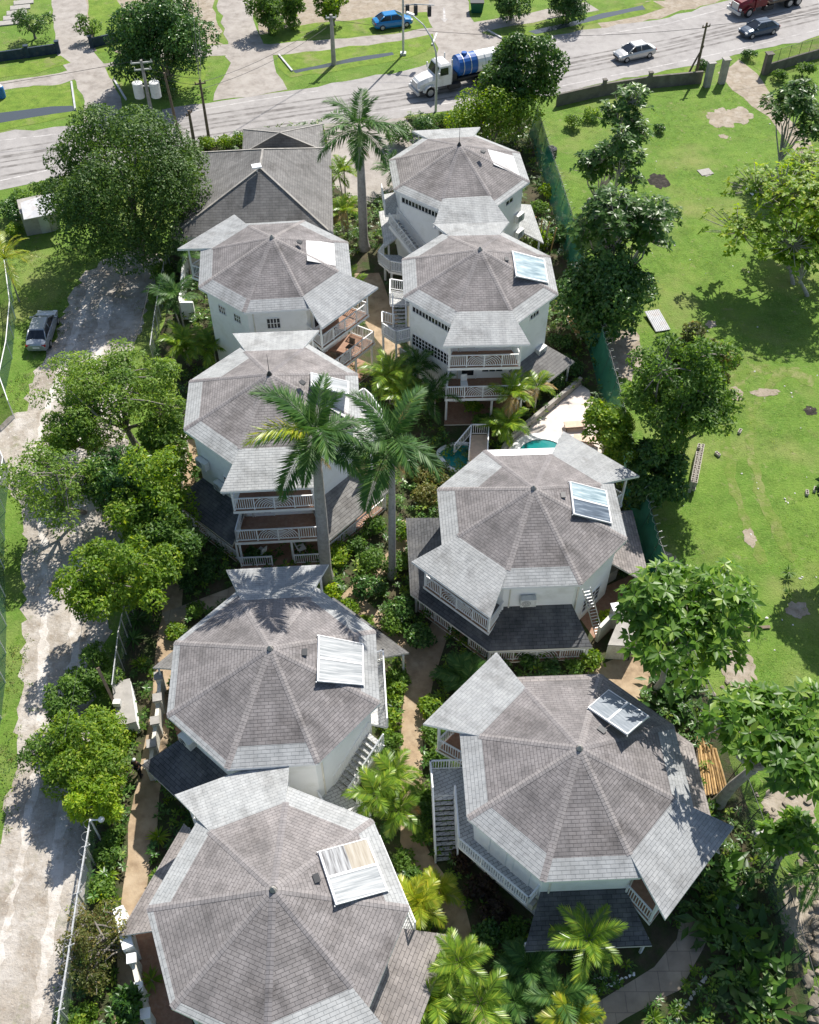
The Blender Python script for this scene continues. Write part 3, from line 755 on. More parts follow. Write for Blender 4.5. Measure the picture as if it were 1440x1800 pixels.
# windows
window(c4, 4, 0, 6.2, 3.5, .42, 12, 1); window(c4, 4, 0, 3.3, 3.5, .95, 12, 3)
window(c4, 6, .3, 6.3, .9, .35, 3, 1)
window(c2, 4, 0, 6.3, 3.5, .42, 11, 1); window(c2, 6, .2, 6.3, .9, .35, 2, 1)
window(c3, 5, -.3, 5.6, .85, .8, 4, 2); window(c3, 4, -.6, 5.7, .6, .6, 3, 2); window(c3, 4, .9, 5.7, .6, .6, 3, 2)
window(c5, 4, .6, 3.9, .5, .9, 2, 3); window(c7, 5, .2, .85, 1.0, .55, 4, 2)
window(c6, 6, .2, .7, 1.6, 1.2, 4, 3); window(c6, 5, .3, 4.75, 1.2, .2, 3, 1)
window(c9, 0, 0, 3.5, 1.0, .9, 3, 2); window(c3, 3, 0, 5.6, .9, .9, 3, 2); window(c5, 3, 0, 5.6, .9, .9, 3, 2); window(c7, 3, 0, 3.4, .9, .9, 3, 2)

def landing(T, pts, z, rails, floor='walk', under=.2, name='landing'):
    B = MB(); B.prism([(p.x, p.y) for p in pts], z - under, z, 0, 1)
    o = B.build(name, [M['white'], M[floor]], T)
    for i, j in rails:
        r_ = MB(); a, b = pts[i].copy(), pts[j].copy(); a.z = b.z = z
        rail_panel(r_, a, b, .95); r_.build('railing', M['white'], o)
    return o
# walkway and stair of the cottage with the tree shadows
landing(c8, [F(3, WAP, -1.75, 0), F(3, 6.68, -1.75, 0), F(3, 6.65, -.35, 0), F(3, 5.55, -.35, 0), F(3, 5.55, 2.28, 0), F(3, WAP, 1.98, 0)], 2.6, [(0, 1), (1, 2), (3, 4)])
landing(c8, [F(4, WAP, -1.98, 0), F(4, 5.55, -2.28, 0), F(4, 5.55, 1.85, 0), F(4, WAP, 1.85, 0)], 2.6, [(1, 2), (2, 3)])
flight(c8, F(3, 6.1, -.35, 2.6), F(3, 6.05, 1.95, .1), 1.05)
door(c8, 4, -.6, 2.6, .9, glass=False); door(c8, 4, .8, 2.6, .9, glass=False)
# stair of the palm-shadow cottage
landing(c7, [F(7, WAP, -1.7, 0), F(7, 5.6, -1.95, 0), F(7, 5.6, 2.2, 0), F(7, WAP, 1.9, 0)], 2.6, [(1, 2), (2, 3)])
flight(c7, F(6, 5.3, 1.75, 2.6), F(6, 5.3, -.95, .75), 1.0)
landing(c7, [F(6, WAP, -.95, 0), F(6, 6.4, -.95, 0), F(6, 6.4, -1.9, 0), F(6, 5.7, -2.4, 0), F(6, WAP, -2.1, 0)], .75, [(2, 3), (3, 4)])
flight(c7, F(6, 6.4, -1.42, .75), F(6, 7.3, -1.42, .08), .9)
# curved outer stairs of the three storey cottages, built as short landings and flights
landing(c5, [F(0, WAP, -1.9, 0), F(0, 5.9, -2.0, 0), F(7, 6.1, 2.0, 0), F(7, WAP, 1.9, 0)], 4.7, [(0, 1), (1, 2)])
landing(c5, [F(7, WAP, 1.9, 0), F(7, 6.05, 2.0, 0), F(7, 6.65, .6, 0), F(7, 6.5, -.6, 0), F(7, 5.85, -1.2, 0), F(7, WAP, -1.3, 0)], 4.7, [(1, 2), (2, 3), (3, 4)])
landing(c4, [F(3, WAP, -1.9, 0), F(3, 6.1, -2.3, 0), F(3, 6.15, -.6, 0), F(3, WAP, -.6, 0)], 4.7, [(0, 1), (1, 2)])
landing(c4, [F(3, WAP, .6, 0), F(3, 5.9, .4, 0), F(3, 6.75, 0, 0), F(3, 6.75, 1.3, 0), F(3, 5.8, 2.3, 0), F(3, WAP, 1.95, 0)], 3.6, [(1, 2), (2, 3), (3, 4), (4, 5)])
landing(c4, [F(4, WAP, -1.95, 0), F(4, 5.7, -2.1, 0), F(4, 5.7, -.9, 0), F(4, WAP, -.9, 0)], 2.3, [(1, 2), (2, 3)])
flight(c4, F(3, 5.5, -.6, 4.7), F(3, 5.5, .6, 3.6), .9)
for T, pts in ((c4, [F(3, 6.7, 1.2, 0), F(3, 5.8, 2.25, 0), F(4, 5.65, -.95, 0)]), (c5, [F(7, 6.0, 1.95, 0), F(7, 5.85, -1.15, 0)])):
    for p in pts:
        P = MB(); P.bar(p, p + Vector((0, 0, 4.6 if T is c5 else 3.5)), .12, .12); P.build('post', M['white'], T)
landing(c2, [F(3, WAP, -1.9, 0), F(3, 5.9, -1.6, 0), F(3, 5.9, 1.3, 0), F(3, WAP, 1.3, 0)], 4.7, [(1, 2)])
flight(c2, F(4, 5.35, -2.2, 4.7), F(4, 5.35, .9, 2.3), .95)
landing(c2, [F(4, WAP, .9, 0), F(4, 5.9, .9, 0), F(4, 5.9, -1.2, 0), F(4, 6.6, -2.2, 0), F(4, 7.6, -1.9, 0), F(4, 8.0, -.4, 0), F(4, 7.2, 1.6, 0), F(4, WAP, 1.9, 0)], 2.3, [(3, 4), (4, 5), (5, 6), (6, 7)])
for p in (F(4, 6.7, -2.0, 0), F(4, 7.8, -.4, 0), F(4, 7.1, 1.5, 0), F(3, 5.8, -1.5, 0)):
    P = MB(); P.bar(p, p + Vector((0, 0, 2.15)), .13, .13); P.build('post', M['white'], c2)
landing(c9, [F(0, WAP, -1.9, 0), F(0, 5.5, -2.2, 0), F(0, 5.5, 2.1, 0), F(0, WAP, 1.9, 0)], 2.6, [(1, 2)])

# ------------------------------------------------------------------ plants
def mpp(px, py, z=0.0):
    p = G(px, py, z)
    return (p.y * _c + (CAM_H - z) * _s) / FOC      # metres per photograph pixel there
def unit(a): return a / np.maximum(np.linalg.norm(a, axis=1, keepdims=True), 1e-9)
def leaf_obj(name, pos, tip, nrm, size, aspect, mat, parent=None, fold=0.12):
    """many separate folded leaves: base point, direction to the tip, face normal"""
    n = len(pos)
    t = unit(tip)
    b = unit(np.cross(nrm, t)); nn = np.cross(t, b)
    L = np.asarray(size).reshape(-1, 1) * np.ones((n, 1)); W = L * aspect * 0.5
    v = np.empty((n, 4, 3))
    v[:, 0] = pos
    v[:, 1] = pos + t * L * .45 + b * W + nn * L * fold
    v[:, 2] = pos + t * L
    v[:, 3] = pos + t * L * .45 - b * W + nn * L * fold
    me = bpy.data.meshes.new(name)
    me.vertices.add(n * 4); me.vertices.foreach_set('co', v.reshape(-1))
    idx = (np.arange(n) * 4)[:, None] + np.array([[0, 1, 2, 0, 2, 3]])
    me.loops.add(n * 6); me.loops.foreach_set('vertex_index', idx.reshape(-1).astype(np.int32))
    me.polygons.add(n * 2)
    me.polygons.foreach_set('loop_start', (np.arange(n * 2) * 3).astype(np.int32))
    me.polygons.foreach_set('loop_total', np.full(n * 2, 3, dtype=np.int32))
    me.materials.append(mat)
    me.update(calc_edges=True); me.validate()
    o = bpy.data.objects.new(name, me); COL.objects.link(o)
    if parent: o.parent = parent
    return o
def rand_dir(n, r=None):
    r = rng if r is None else r
    return unit(r.normal(size=(n, 3)))
def crown(name, blobs, n, size, aspect, mat, parent, up=.45, low=-.35, shell=.3, rnd=.55):
    """leaves spread through a set of round clumps"""
    c = np.array([b[:3] for b in blobs]); r = np.array([b[3] for b in blobs])
    p = r ** 2; k = rng.choice(len(blobs), n, p=p / p.sum())
    d = rand_dir(n); d[:, 2] = np.where(d[:, 2] < low, -d[:, 2], d[:, 2])
    rad = r[k] * (1 - shell * rng.random(n) ** 1.5)
    pos = c[k] + d * rad[:, None] * np.array([1, 1, .8])
    nrm = unit(d + np.array([0, 0, up]) + rnd * rng.normal(size=(n, 3)))
    tip = np.cross(nrm, rand_dir(n)) + d * .25 - np.array([0, 0, .15])
    return leaf_obj(name, pos, tip, nrm, size * rng.uniform(.65, 1.3, n), aspect, mat, parent)
def rosettes(name, tips, dirs, per, size, aspect, mat, parent, droop=.25):
    n = len(tips)
    D = np.repeat(unit(dirs), per, 0); P = np.repeat(tips, per, 0)
    ang = np.tile(np.arange(per) / per * 2 * math.pi, n) + np.repeat(rng.random(n) * 6.28, per) + rng.normal(size=n * per) * .2
    ref = unit(np.cross(D, np.tile([0.31, 0.22, 0.93], (n * per, 1)))); r2 = np.cross(D, ref)
    side = ref * np.cos(ang)[:, None] + r2 * np.sin(ang)[:, None]
    tip = side * .9 + D * rng.uniform(.05, .6, (n * per, 1)) - np.array([0, 0, droop])
    nrm = unit(D - side * .35 + .2 * rng.normal(size=(n * per, 3)))
    return leaf_obj(name, P + side * .03, tip, nrm, size * rng.uniform(.7, 1.25, n * per), aspect, mat, parent, fold=.06)
def limbs(mb, base, fork, targets, r0, r1=.03, wob=.15, n=6):
    rs = random.Random(len(targets))
    base, fork = Vector(base), Vector(fork)
    mid = base.lerp(fork, .5) + Vector((rs.uniform(-wob, wob), rs.uniform(-wob, wob), 0))
    mb.tube([base - Vector((0, 0, .2)), base.lerp(mid, .3), mid, fork], [r0 * 1.35, r0, r0 * .85, r0 * .7], 9)
    for q in targets:
        q = Vector(q)
        m1 = fork.lerp(q, .45) + Vector((rs.uniform(-1, 1), rs.uniform(-1, 1), rs.uniform(.2, 1))) * (q - fork).length * .12
        mb.tube([fork - (m1 - fork) * .12, m1, m1.lerp(q, .6) + Vector((rs.uniform(-wob, wob), rs.uniform(-wob, wob), wob)), q], [r0 * .55, r0 * .36, r0 * .2, r1], n)
def tree(px, py, zc, rpx, hz, label, mat, nl, leaf, aspect=.55, nb=26, br=.3, group=None, base=None, name='tree', bark='bark', cat='tree', hollow=.55, rpy=None, low=-.65, tr=.16, flat=1.0, twig=0, shell=.3):
    """crown centred on (px, py) at height zc; rpx is its half width in photograph pixels, hz its half height in metres"""
    c = G(px, py, zc); m_ = mpp(px, py, zc)
    kk = 1.28 if group in (LANE_G, FLD) else 1.15
    rpx *= kk; rpy = rpy and rpy * kk; hz *= 1.12
    rx = rpx * m_; ry = rx if rpy is None else rpy * m_
    b = Vector((c.x, c.y, 0)) if base is None else G(*base)
    T = thing(name, b, label, cat, group)
    o = Vector((c.x - b.x, c.y - b.y, zc))
    blobs = []
    while len(blobs) < nb:
        d = rng.normal(size=3); d /= np.linalg.norm(d)
        q = (hollow + (1 - hollow) * rng.random())
        if d[2] < -.55 and rng.random() < .7: continue
        rb = br * min(rx, ry) * rng.uniform(.7, 1.25)
        k = max(.2, 1 - br * .65)
        blobs.append((o.x + d[0] * rx * q * k, o.y + d[1] * ry * q * k, o.z + d[2] * hz * q * k, rb))
    if nb >= 30: blobs += [(o.x + rng.normal() * rx * .22, o.y + rng.normal() * ry * .22, o.z - hz * .1 + rng.normal() * hz * .2, min(rx, ry, hz) * .42) for _ in range(4)]
    crown('crown', blobs, nl, leaf, aspect, mat, T, low=low, shell=shell)
    tb = MB()
    fork = Vector((o.x * .6, o.y * .6, max(.6, (zc - hz) * .75 + .3)))
    tg = [blobs[i][:3] for i in range(min(9, nb))]
    limbs(tb, (0, 0, 0), fork, tg, tr)
    for i in range(twig):
        q = blobs[9 + i % max(1, nb - 9)] if nb > 9 else blobs[i % nb]
        e = Vector(q[:3]); s = Vector(tg[i % len(tg)])
        tb.tube([s, s.lerp(e, .5) + Vector((0, 0, .2)), e, e + (e - o).normalized() * q[3]], [.05, .04, .025, .012], 5)
    tb.build('trunk', M[bark], T)
    return T
def rosette_tree(px, py, zc, rpx, hz, label, mat, ntips, per, leaf, aspect, group=None, base=None, name='tree', bark='palebark', tr=.16, rpy=None, nb=9, inner=.35, reach=()):
    c = G(px, py, zc); m_ = mpp(px, py, zc)
    rx = rpx * m_; ry = rx if rpy is None else rpy * m_
    b = Vector((c.x, c.y, 0)) if base is None else G(*base)
    T = thing(name, b, label, 'tree', group)
    o = np.array([c.x - b.x, c.y - b.y, zc])
    R3 = np.array([rx, ry, hz])
    md = rand_dir(nb + 3); md[:, 2] = np.abs(md[:, 2]) * 1.3 - .45
    main = [tuple(o + v * R3 * rng.uniform(.35, .78)) for v in md]
    d = rand_dir(ntips); d[:, 2] = np.where(d[:, 2] < -.3, -d[:, 2], d[:, 2])
    mk = rng.integers(0, len(main), ntips)
    tips = np.array(main)[mk] + d * R3 * .42 * (inner + (1 - inner) * rng.random(ntips) ** .5)[:, None]
    for q in reach:                       # long outer boughs ending at known places
        main.append(tuple(np.array(q) - np.array(b)))
        n2 = 9; d2 = rand_dir(n2)
        tips = np.vstack([tips, np.array(main[-1]) + d2 * np.array([.95, .95, .5]) * rng.uniform(.4, 1, (n2, 1))])
        d = np.vstack([d, d2]); mk = np.concatenate([mk, np.full(n2, len(main) - 1)])
    ntips = len(tips)
    dirs = d * .7 + np.array([0, 0, .75])
    rosettes('crown', tips, dirs, per, leaf, aspect, mat, T)
    tb = MB()
    fork = Vector((o[0] * .55, o[1] * .55, max(.7, (zc - hz) * .7 + .2)))
    limbs(tb, (0, 0, 0), fork, main, tr)
    mm = np.array(main)
    for i in range(ntips):
        k = mk[i]
        s = Vector(main[k]); e = Vector(tips[i])
        if (e - s).length > .25: tb.tube([s, s.lerp(e, .5) + Vector((0, 0, -.12)), e], [.045, .032, .018], 5, cap=False)
    tb.build('trunk', M[bark], T)
    return T
def bush(px, py, r, label, mat, nl=500, leaf=.16, aspect=.6, h=None, group='garden shrubs among the cottages', name='shrub', bronze=False):
    h = r * 1.1 if h is None else h
    c = G(px, py, h * .6)
    T = thing(name, (c.x, c.y, 0), label, 'shrub', group)
    blobs = [(0, 0, h * .5, r * .7)]
    for i in range(7):
        a = rng.random() * 6.28; q = r * rng.uniform(.3, .65)
        blobs.append((q * math.cos(a), q * math.sin(a), h * rng.uniform(.3, .8), r * rng.uniform(.3, .5)))
    crown('foliage', blobs, nl, leaf, aspect, mat, T, low=-.2)
    sb = MB()
    for i in range(4):
        a = rng.random() * 6.28
        sb.tube([(0, 0, -.1), (.3 * r * math.cos(a), .3 * r * math.sin(a), h * .3), (.55 * r * math.cos(a), .55 * r * math.sin(a), h * .65)], [.03, .022, .01], 5)
    sb.build('stem', M['bark'], T)
    return T
def spiky(px, py, r, label, mat, n=40, group=None, h=.5, name='rosette_plant', aspect=.13, arch=.35, z=0):
    """a rosette of long strap leaves (dracaena, cordyline, agave)"""
    c = G(px, py, h)
    T = thing(name, (c.x, c.y, 0), label, 'plant', group)
    D = rand_dir(n); D[:, 2] = np.abs(D[:, 2]) * .8 + .12; D = unit(D)
    P = np.tile([0, 0, h * .6], (n, 1)) + D * .04
    # two segments per leaf: rising, then arching over
    L = r * rng.uniform(.75, 1.15, n)
    N = unit(np.cross(np.cross(D, [0, 0, 1.]), D) + 1e-3)
    D2 = unit(D - np.array([0, 0, arch]))
    leaf_obj('foliage', P, D2, N, L, aspect, mat, T, fold=.03)
    sb = MB(); sb.tube([(0, 0, -.1), (.02, 0, h * .65)], [.05, .04], 6); sb.build('stem', M['bark'], T)
    return T

_fr = {}
def frond_mesh(key, L, nl, ll, lw, droop, mat, planes=1, hang=.35):
    if key in _fr: return _fr[key]
    r = np.random.default_rng(len(_fr) + 5)
    s = np.linspace(0, 1, 40)
    th = -droop * s ** 1.4
    ds = L / 39
    x = np.concatenate([[0], np.cumsum(np.cos(th[:-1]) * ds)]); z = np.concatenate([[0], np.cumsum(np.sin(th[:-1]) * ds)])
    pos, tip, nrm, sz = [], [], [], []
    for i in range(nl):
        u = .1 + .9 * (i + .5) / nl
        k = u * 39; i0 = min(38, int(k)); f = k - i0
        p = np.array([x[i0] + (x[i0 + 1] - x[i0]) * f, 0, z[i0] + (z[i0 + 1] - z[i0]) * f])
        t = np.array([math.cos(th[i0]), 0, math.sin(th[i0])])
        up = np.array([-t[2], 0, t[0]])
        for sd in (-1, 1):
            lift = r.uniform(-.35, .55) if planes > 1 else r.uniform(-.05, .25)
            d = np.array([0, sd, 0]) * (1 - .55 * u ** 2) + t * (.35 + .6 * u) + up * lift - np.array([0, 0, hang])
            pos.append(p); tip.append(d); nrm.append(up + np.array([0, sd * .3, 0]) + r.normal(size=3) * .12)
            sz.append(ll * (math.sin(math.pi * min(1, .18 + u * .78)) ** .7 + .12) * r.uniform(.85, 1.12))
    o = leaf_obj('frond', np.array(pos), np.array(tip), np.array(nrm), np.array(sz), lw, mat, None, fold=.0)
    me = o.data
    bpy.data.objects.remove(o)
    # add the rachis as a thin tapered rod
    n0 = len(me.vertices)
    rb = MB(); rb.tube([(x[i], 0, z[i] - .01) for i in range(0, 40, 6)] + [(x[39], 0, z[39])], list(np.linspace(.035, .008, 7)) + [.006], 4)
    import bmesh
    bm = bmesh.new(); bm.from_mesh(me)
    vv = [bm.verts.new(v) for v in rb.v]
    for f in rb.f: bm.faces.new([vv[i] for i in f])
    bm.to_mesh(me); bm.free()
    _fr[key] = me
    return me
def royal_palm(base, h, lean, label, n=16, L=3.9, yellow=None, seed=1, r0=.3, az0=0):
    b = G(*base)
    T = thing('royal_palm', b, label, 'palm tree', 'tall royal palms')
    top = Vector((lean[0], lean[1], h))
    def P(s): return Vector((lean[0] * s ** 1.6, lean[1] * s ** 1.6, h * s))
    tb = MB(); tb.tube([P(0) - Vector((0, 0, .1))] + [P(s) for s in (.03, .1, .3, .5, .7, .85)], [r0 * 1.7, r0 * 1.35, r0, r0 * 1.02, r0 * .95, r0 * .8, r0 * .66], 12); tb.build('trunk', M['royal'], T, True)
    sb = MB(); sb.tube([P(.845), P(.86), P(.93), P(1.0)], [r0 * .66, r0 * .78, r0 * .6, r0 * .3], 10); sb.build('crownshaft', M['shaft'], T, True)
    rs = random.Random(seed)
    for i in range(n):
        age = i / (n - 1)
        me = frond_mesh(('royal', i % 3), L, 80, 1.0, .085, (1.2, 1.5, 1.75)[i % 3], M['palm'], 2)
        if yellow is not None and i == yellow: me = frond_mesh(('royal_y',), L * .8, 56, .95, .09, 1.5, M['palmy'], 2)
        o = bpy.data.objects.new('frond', me); COL.objects.link(o); o.parent = T
        o.location = top - Vector((0, 0, .25 * age + .1))
        o.rotation_euler = (rs.uniform(-.2, .2), -RAD(80 - 104 * age ** .9), az0 + i * 2.399 + rs.uniform(-.15, .15))
        o.scale = [rs.uniform(.85, 1.08) * (.7 if i == 0 else 1)] * 3
    for a in (.4, 2.6):
        o = bpy.data.objects.new('dead_frond', frond_mesh(('royal_d',), 1.5, 40, .5, .06, .5, M['straw'], 2, .6)); COL.objects.link(o); o.parent = T
        o.location = P(.86); o.rotation_euler = (0, RAD(48), a)
    return T
def cane_palm(px, py, zc, label, n=9, L=1.9, mat='palmg', stems=1, group='garden palms', h=None, seed=0, dead=0, key='cane', ll=.55, elev=(75, 5), droop=(1.1, 1.5), bare=None):
    """feathery garden palm; (px, py) is the middle of its crown at height zc"""
    c = G(px, py, zc)
    b = Vector((c.x, c.y, 0)) if bare is None else G(*bare)
    T = thing('garden_palm', b, label, 'palm', group)
    rs = random.Random(seed + int(px) * 7 + int(py))
    for s in range(stems):
        a = s * 2.4 + rs.random()
        off = Vector((0, 0, 0)) if s == 0 else Vector((math.cos(a), math.sin(a), 0)) * rs.uniform(.3, .8)
        top = Vector((c.x - b.x, c.y - b.y, zc * rs.uniform(.72, 1.0) if s else zc)) + off
        tb = MB(); tb.tube([off * .4 - Vector((0, 0, .1)), (off * .4).lerp(top, .5), top], [.07, .055, .05], 7); tb.build('trunk', M['palebark'], T)
        for i in range(n):
            age = i / (n - 1)
            mk = mat
            if dead and i >= n - dead: mk = 'straw'
            kk = i % 2
            me = frond_mesh((key, mk, kk, L), L, 30, ll, .11, droop[kk], M[mk], 1)
            o = bpy.data.objects.new('frond', me); COL.objects.link(o); o.parent = T
            o.location = top
            o.rotation_euler = (rs.uniform(-.2, .2), -RAD(elev[0] + (elev[1] - elev[0]) * age), i * 2.399 + s + rs.uniform(-.2, .2))
            o.scale = [rs.uniform(.8, 1.1)] * 3
    return T

# ---- trees
FAR, LANE_G, FLD = 'trees along the far side of the road', 'trees between the lane and the cottages', 'trees on the meadow boundary'
tree(222, 333, 6.2, 133, 5.6, 'big round dense green tree in front of the dark hipped roof, beside the lane', M['lf_round'], 46000, .25, .55, nb=62, br=.27, hollow=.82, tr=.3, shell=.22, low=-.85)
tree(285, 78, 4.2, 84, 4.8, 'leafy tree over the far footpath with overhead cables crossing it', M['lf_dark'], 24000, .32, .6, nb=60, br=.27, hollow=.5, group=FAR, tr=.22)
tree(160, 45, 1.6, 24, 1.5, 'small bush growing at the edge of the far driveway', M['lf_mid'], 900, .25, group=FAR, nb=9, name='small_tree')
tree(55, 40, 1.7, 34, 1.6, 'dark palm-like bush on the lawn behind the dark blue wall', M['lf_dark'], 1500, .34, .3, nb=10, group=FAR, name='small_tree')
for px, py, r_, mt, lb in ((470, 22, 36, 'lf_mid', 'clump of green foliage behind the far footpath, next to the wide driveway'), (515, 10, 26, 'lf_mid', 'dark leafy tree behind the grass verge, uphill from the concrete post'), (585, 8, 30, 'lf_lime', 'light green tree close to the concrete post by the ditch'), (1000, 2, 40, 'lf_dark', 'dark tree standing by the green bin, past the far driveway'), (900, 0, 36, 'lf_dark', 'dark trees shading the far footpath beyond the tank truck')):
    tree(px, py, 2.2, r_, 2.6, lb, M[mt], 5200, .3, .5, nb=24, group=FAR, hollow=.3, low=-.8)
tree(922, 128, 6.2, 62, 4.8, 'tall dark glossy tree hiding the rear of the tank truck', M['lf_gloss'], 9500, .36, .6, nb=34, br=.34, rpy=50, group=FLD, tr=.2, twig=14)
tree(868, 200, 3.6, 66, 3.0, 'bright green rounded tree between the farthest cottage and the road', M['lf_lime'], 8000, .28, .6, nb=34, br=.3, group=FLD)
rosette_tree(1103, 210, 7.0, 56, 3.8, 'loose broad leaved tree nearest the roadside wall on the meadow edge', M['lf_gloss'], 200, 8, .45, .5, FLD, inner=.1, rpy=62)
rosette_tree(1072, 300, 6.5, 60, 4.0, 'slender broad leaved tree with bare grey stems, beside the green net fence', M['lf_gloss'], 250, 8, .45, .5, FLD, base=(1035, 350), inner=.1, rpy=66)
rosette_tree(1090, 410, 7.0, 92, 4.6, 'wide broad leaved tree with shiny leaves, halfway along the meadow fence', M['lf_gloss'], 620, 8, .46, .5, FLD, rpy=92, nb=14, inner=.1, tr=.2)
tree(1062, 520, 3.6, 70, 3.0, 'very dark dense tree pressed against the strip-window cottage yard', M['lf_dark'], 9500, .36, .6, nb=34, br=.34, group=FLD, base=(1040, 600))
rosette_tree(1152, 378, 4.2, 46, 2.2, 'open branched tree with few leaf clusters next to the ash heap', M['lf_gloss'], 80, 8, .42, .45, FLD, base=(1105, 470), inner=.4)
tree(1200, 690, 7.4, 78, 4.2, 'vine draped dark tree with bare forked limbs by the stack of blocks', M['lf_mid'], 15000, .28, .5, nb=44, br=.24, group=FLD, hollow=.5, low=-.8, tr=.22, twig=20, rpy=92)
tree(1232, 645, 7.6, 48, 3.6, 'vine covered tree top with hanging leafy curtains, over the meadow', M['lf_olive'], 9000, .26, .5, nb=26, br=.28, group=FLD, low=-.9)
tree(1150, 835, 2.6, 46, 2.6, 'dense shaded thicket behind the stack of concrete blocks', M['lf_dark'], 9000, .32, .5, nb=26, br=.3, group=FLD, low=-.8)
tree(1066, 744, 5.2, 44, 1.8, 'bright lime round shrub tree at the edge of the pool deck', M['lf_lime'], 4200, .26, .55, nb=22, br=.34, base=(1062, 800))
tree(1092, 795, 3.6, 32, 1.2, 'smaller lime shrub below the round shrub tree near the pool', M['lf_lime'], 1900, .24, .55, nb=12, br=.36)
rosette_tree(1408, 365, 5.4, 158, 4.4, 'yellow green sunlit tree on the meadow casting a wide shadow', M['lf_yel'], 1000, 8, .38, .55, FLD, base=(1395, 500), rpy=165, nb=13, inner=.15)
rosette_tree(1405, 440, 4.0, 84, 2.4, 'plain green low branched tree in front of the yellow green sunlit tree', M['lf_lime'], 420, 8, .36, .55, FLD, base=(1420, 520), rpy=52, nb=9, inner=.1)
rosette_tree(1402, 200, 5.6, 62, 3.0, 'dark broad leaved tree on two thin trunks close to the dirt track', M['lf_gloss'], 300, 8, .46, .5, FLD, base=(1345, 345), nb=10, rpy=68, inner=.15)
tree(1515, 870, 6.0, 52, 3.4, 'tree at the meadow side whose shadow darkens the grass', M['lf_dark'], 4500, .36, .6, nb=26, br=.3, group=FLD)
rosette_tree(1200, 1092, 8.2, 140, 3.4, 'breadfruit tree with lobed leaves over the brown trash enclosure', M['lf_bread'], 440, 9, .56, .42, FLD, base=(1150, 1215), rpy=140, inner=.15, reach=((12.5, 26.9, 8.6), (13.3, 26.0, 9.0), (12.2, 28.0, 8.4)), nb=16, tr=.2)
rosette_tree(1385, 1290, 8.3, 122, 2.2, 'breadfruit tree with a thick leaning trunk beside the bamboo pile', M['lf_bread'], 330, 9, .56, .42, FLD, base=(1262, 1412), rpy=118, inner=.15, reach=((14.2, 23.2, 8.9), (14.9, 22.1, 8.6)), nb=13, tr=.3)
rosette_tree(1395, 1475, 3.2, 60, 1.6, 'low leafy tree over rubble just past the leaning trunk', M['lf_bread'], 80, 8, .55, .42, FLD, rpy=50)
tree(195, 690, 4.8, 132, 2.6, 'wide feathery light green tree spreading over the lane', M['lf_pale'], 17000, .24, .42, nb=70, br=.2, hollow=.4, group=LANE_G, rpy=95, tr=.24, twig=24, base=(245, 790))
tree(80, 860, 4.2, 96, 2.2, 'low darker feathery branches reaching out across the pale lane', M['lf_pale'], 5200, .24, .45, nb=44, br=.22, hollow=.4, group=LANE_G, rpy=72, tr=.16, twig=18, base=(150, 900))
tree(205, 850, 3.8, 72, 2.2, 'shaded leafy tree below the feathery crown, by the boundary fence', M['lf_dark'], 6500, .28, .5, nb=32, br=.26, group=LANE_G, rpy=62)
tree(265, 870, 4.4, 72, 2.4, 'sunlit yellow green tree next to the white pillared garden wall', M['lf_lime'], 7500, .27, .5, nb=36, br=.24, group=LANE_G, rpy=85, base=(265, 930))
tree(205, 1018, 4.2, 92, 2.2, 'rounded yellow green tree over the wire fence, uphill from the white slatted bin store', M['lf_lime'], 12000, .25, .5, nb=48, br=.23, group=LANE_G, rpy=68, base=(232, 1060), tr=.2, twig=10)
tree(140, 765, 3.2, 70, 1.8, 'mid green feathery branches filling the gap under the spreading crown, lane side', M['lf_pale'], 6500, .24, .45, nb=34, br=.24, group=LANE_G, rpy=46, base=(215, 800))
tree(290, 775, 2.6, 40, 1.8, 'shaded leafy tree between the spreading crown and the narrow garden wall', M['lf_mid'], 4500, .26, .5, nb=22, br=.3, group=LANE_G, rpy=48)
tree(270, 925, 3.4, 56, 2.0, 'mid green tree joining the two yellow green crowns by the fence', M['lf_mid'], 6500, .26, .5, nb=30, br=.28, group=LANE_G, rpy=50)
tree(300, 960, 3.0, 48, 1.8, 'leafy green tree beside the dark lower roof of the palm-hidden cottage', M['lf_mid'], 4500, .26, .5, nb=22, br=.3, group=LANE_G, rpy=62)
tree(148, 1318, 2.2, 70, 1.6, 'broad bright green bush on the lane side of the person in black', M['lf_lime'], 12000, .22, .45, nb=44, br=.25, group=LANE_G, name='large_shrub', cat='shrub')
tree(165, 1398, 2.2, 50, 1.4, 'sunlit yellow green bush right above the white globe lamp', M['lf_yel'], 6500, .22, .4, nb=30, br=.28, group=LANE_G, name='large_shrub', cat='shrub', rpy=40)
tree(90, 1325, 2.0, 44, 1.3, 'thin bush with bare twigs reaching onto the pale lane', M['lf_mid'], 1900, .2, .45, nb=20, br=.26, group=LANE_G, name='large_shrub', cat='shrub', twig=12)
tree(110, 1232, 2.0, 34, 1.2, 'open leafy bush standing on the lane edge across from the slatted bin store', M['lf_mid'], 2300, .22, .5, nb=15, br=.32, group=LANE_G, name='large_shrub', cat='shrub', twig=6)
tree(165, 1180, 1.6, 42, 1.3, 'dim green bush at the foot of the leaning wooden post', M['lf_mid'], 3000, .22, .5, nb=18, br=.3, group=LANE_G, name='large_shrub', cat='shrub')
tree(168, 1655, 1.5, 52, 1.2, 'sparse olive brown bush growing through the chain link fence', M['lf_olive'], 3600, .15, .5, nb=30, br=.26, group=LANE_G, name='large_shrub', cat='shrub', rpy=75, twig=14)
tree(230, 1770, 1.6, 26, 1.3, 'dark leafy shrub against the white pillared wall of the closest cottage', M['lf_big'], 900, .3, .5, nb=12, br=.35, name='large_shrub', cat='shrub')

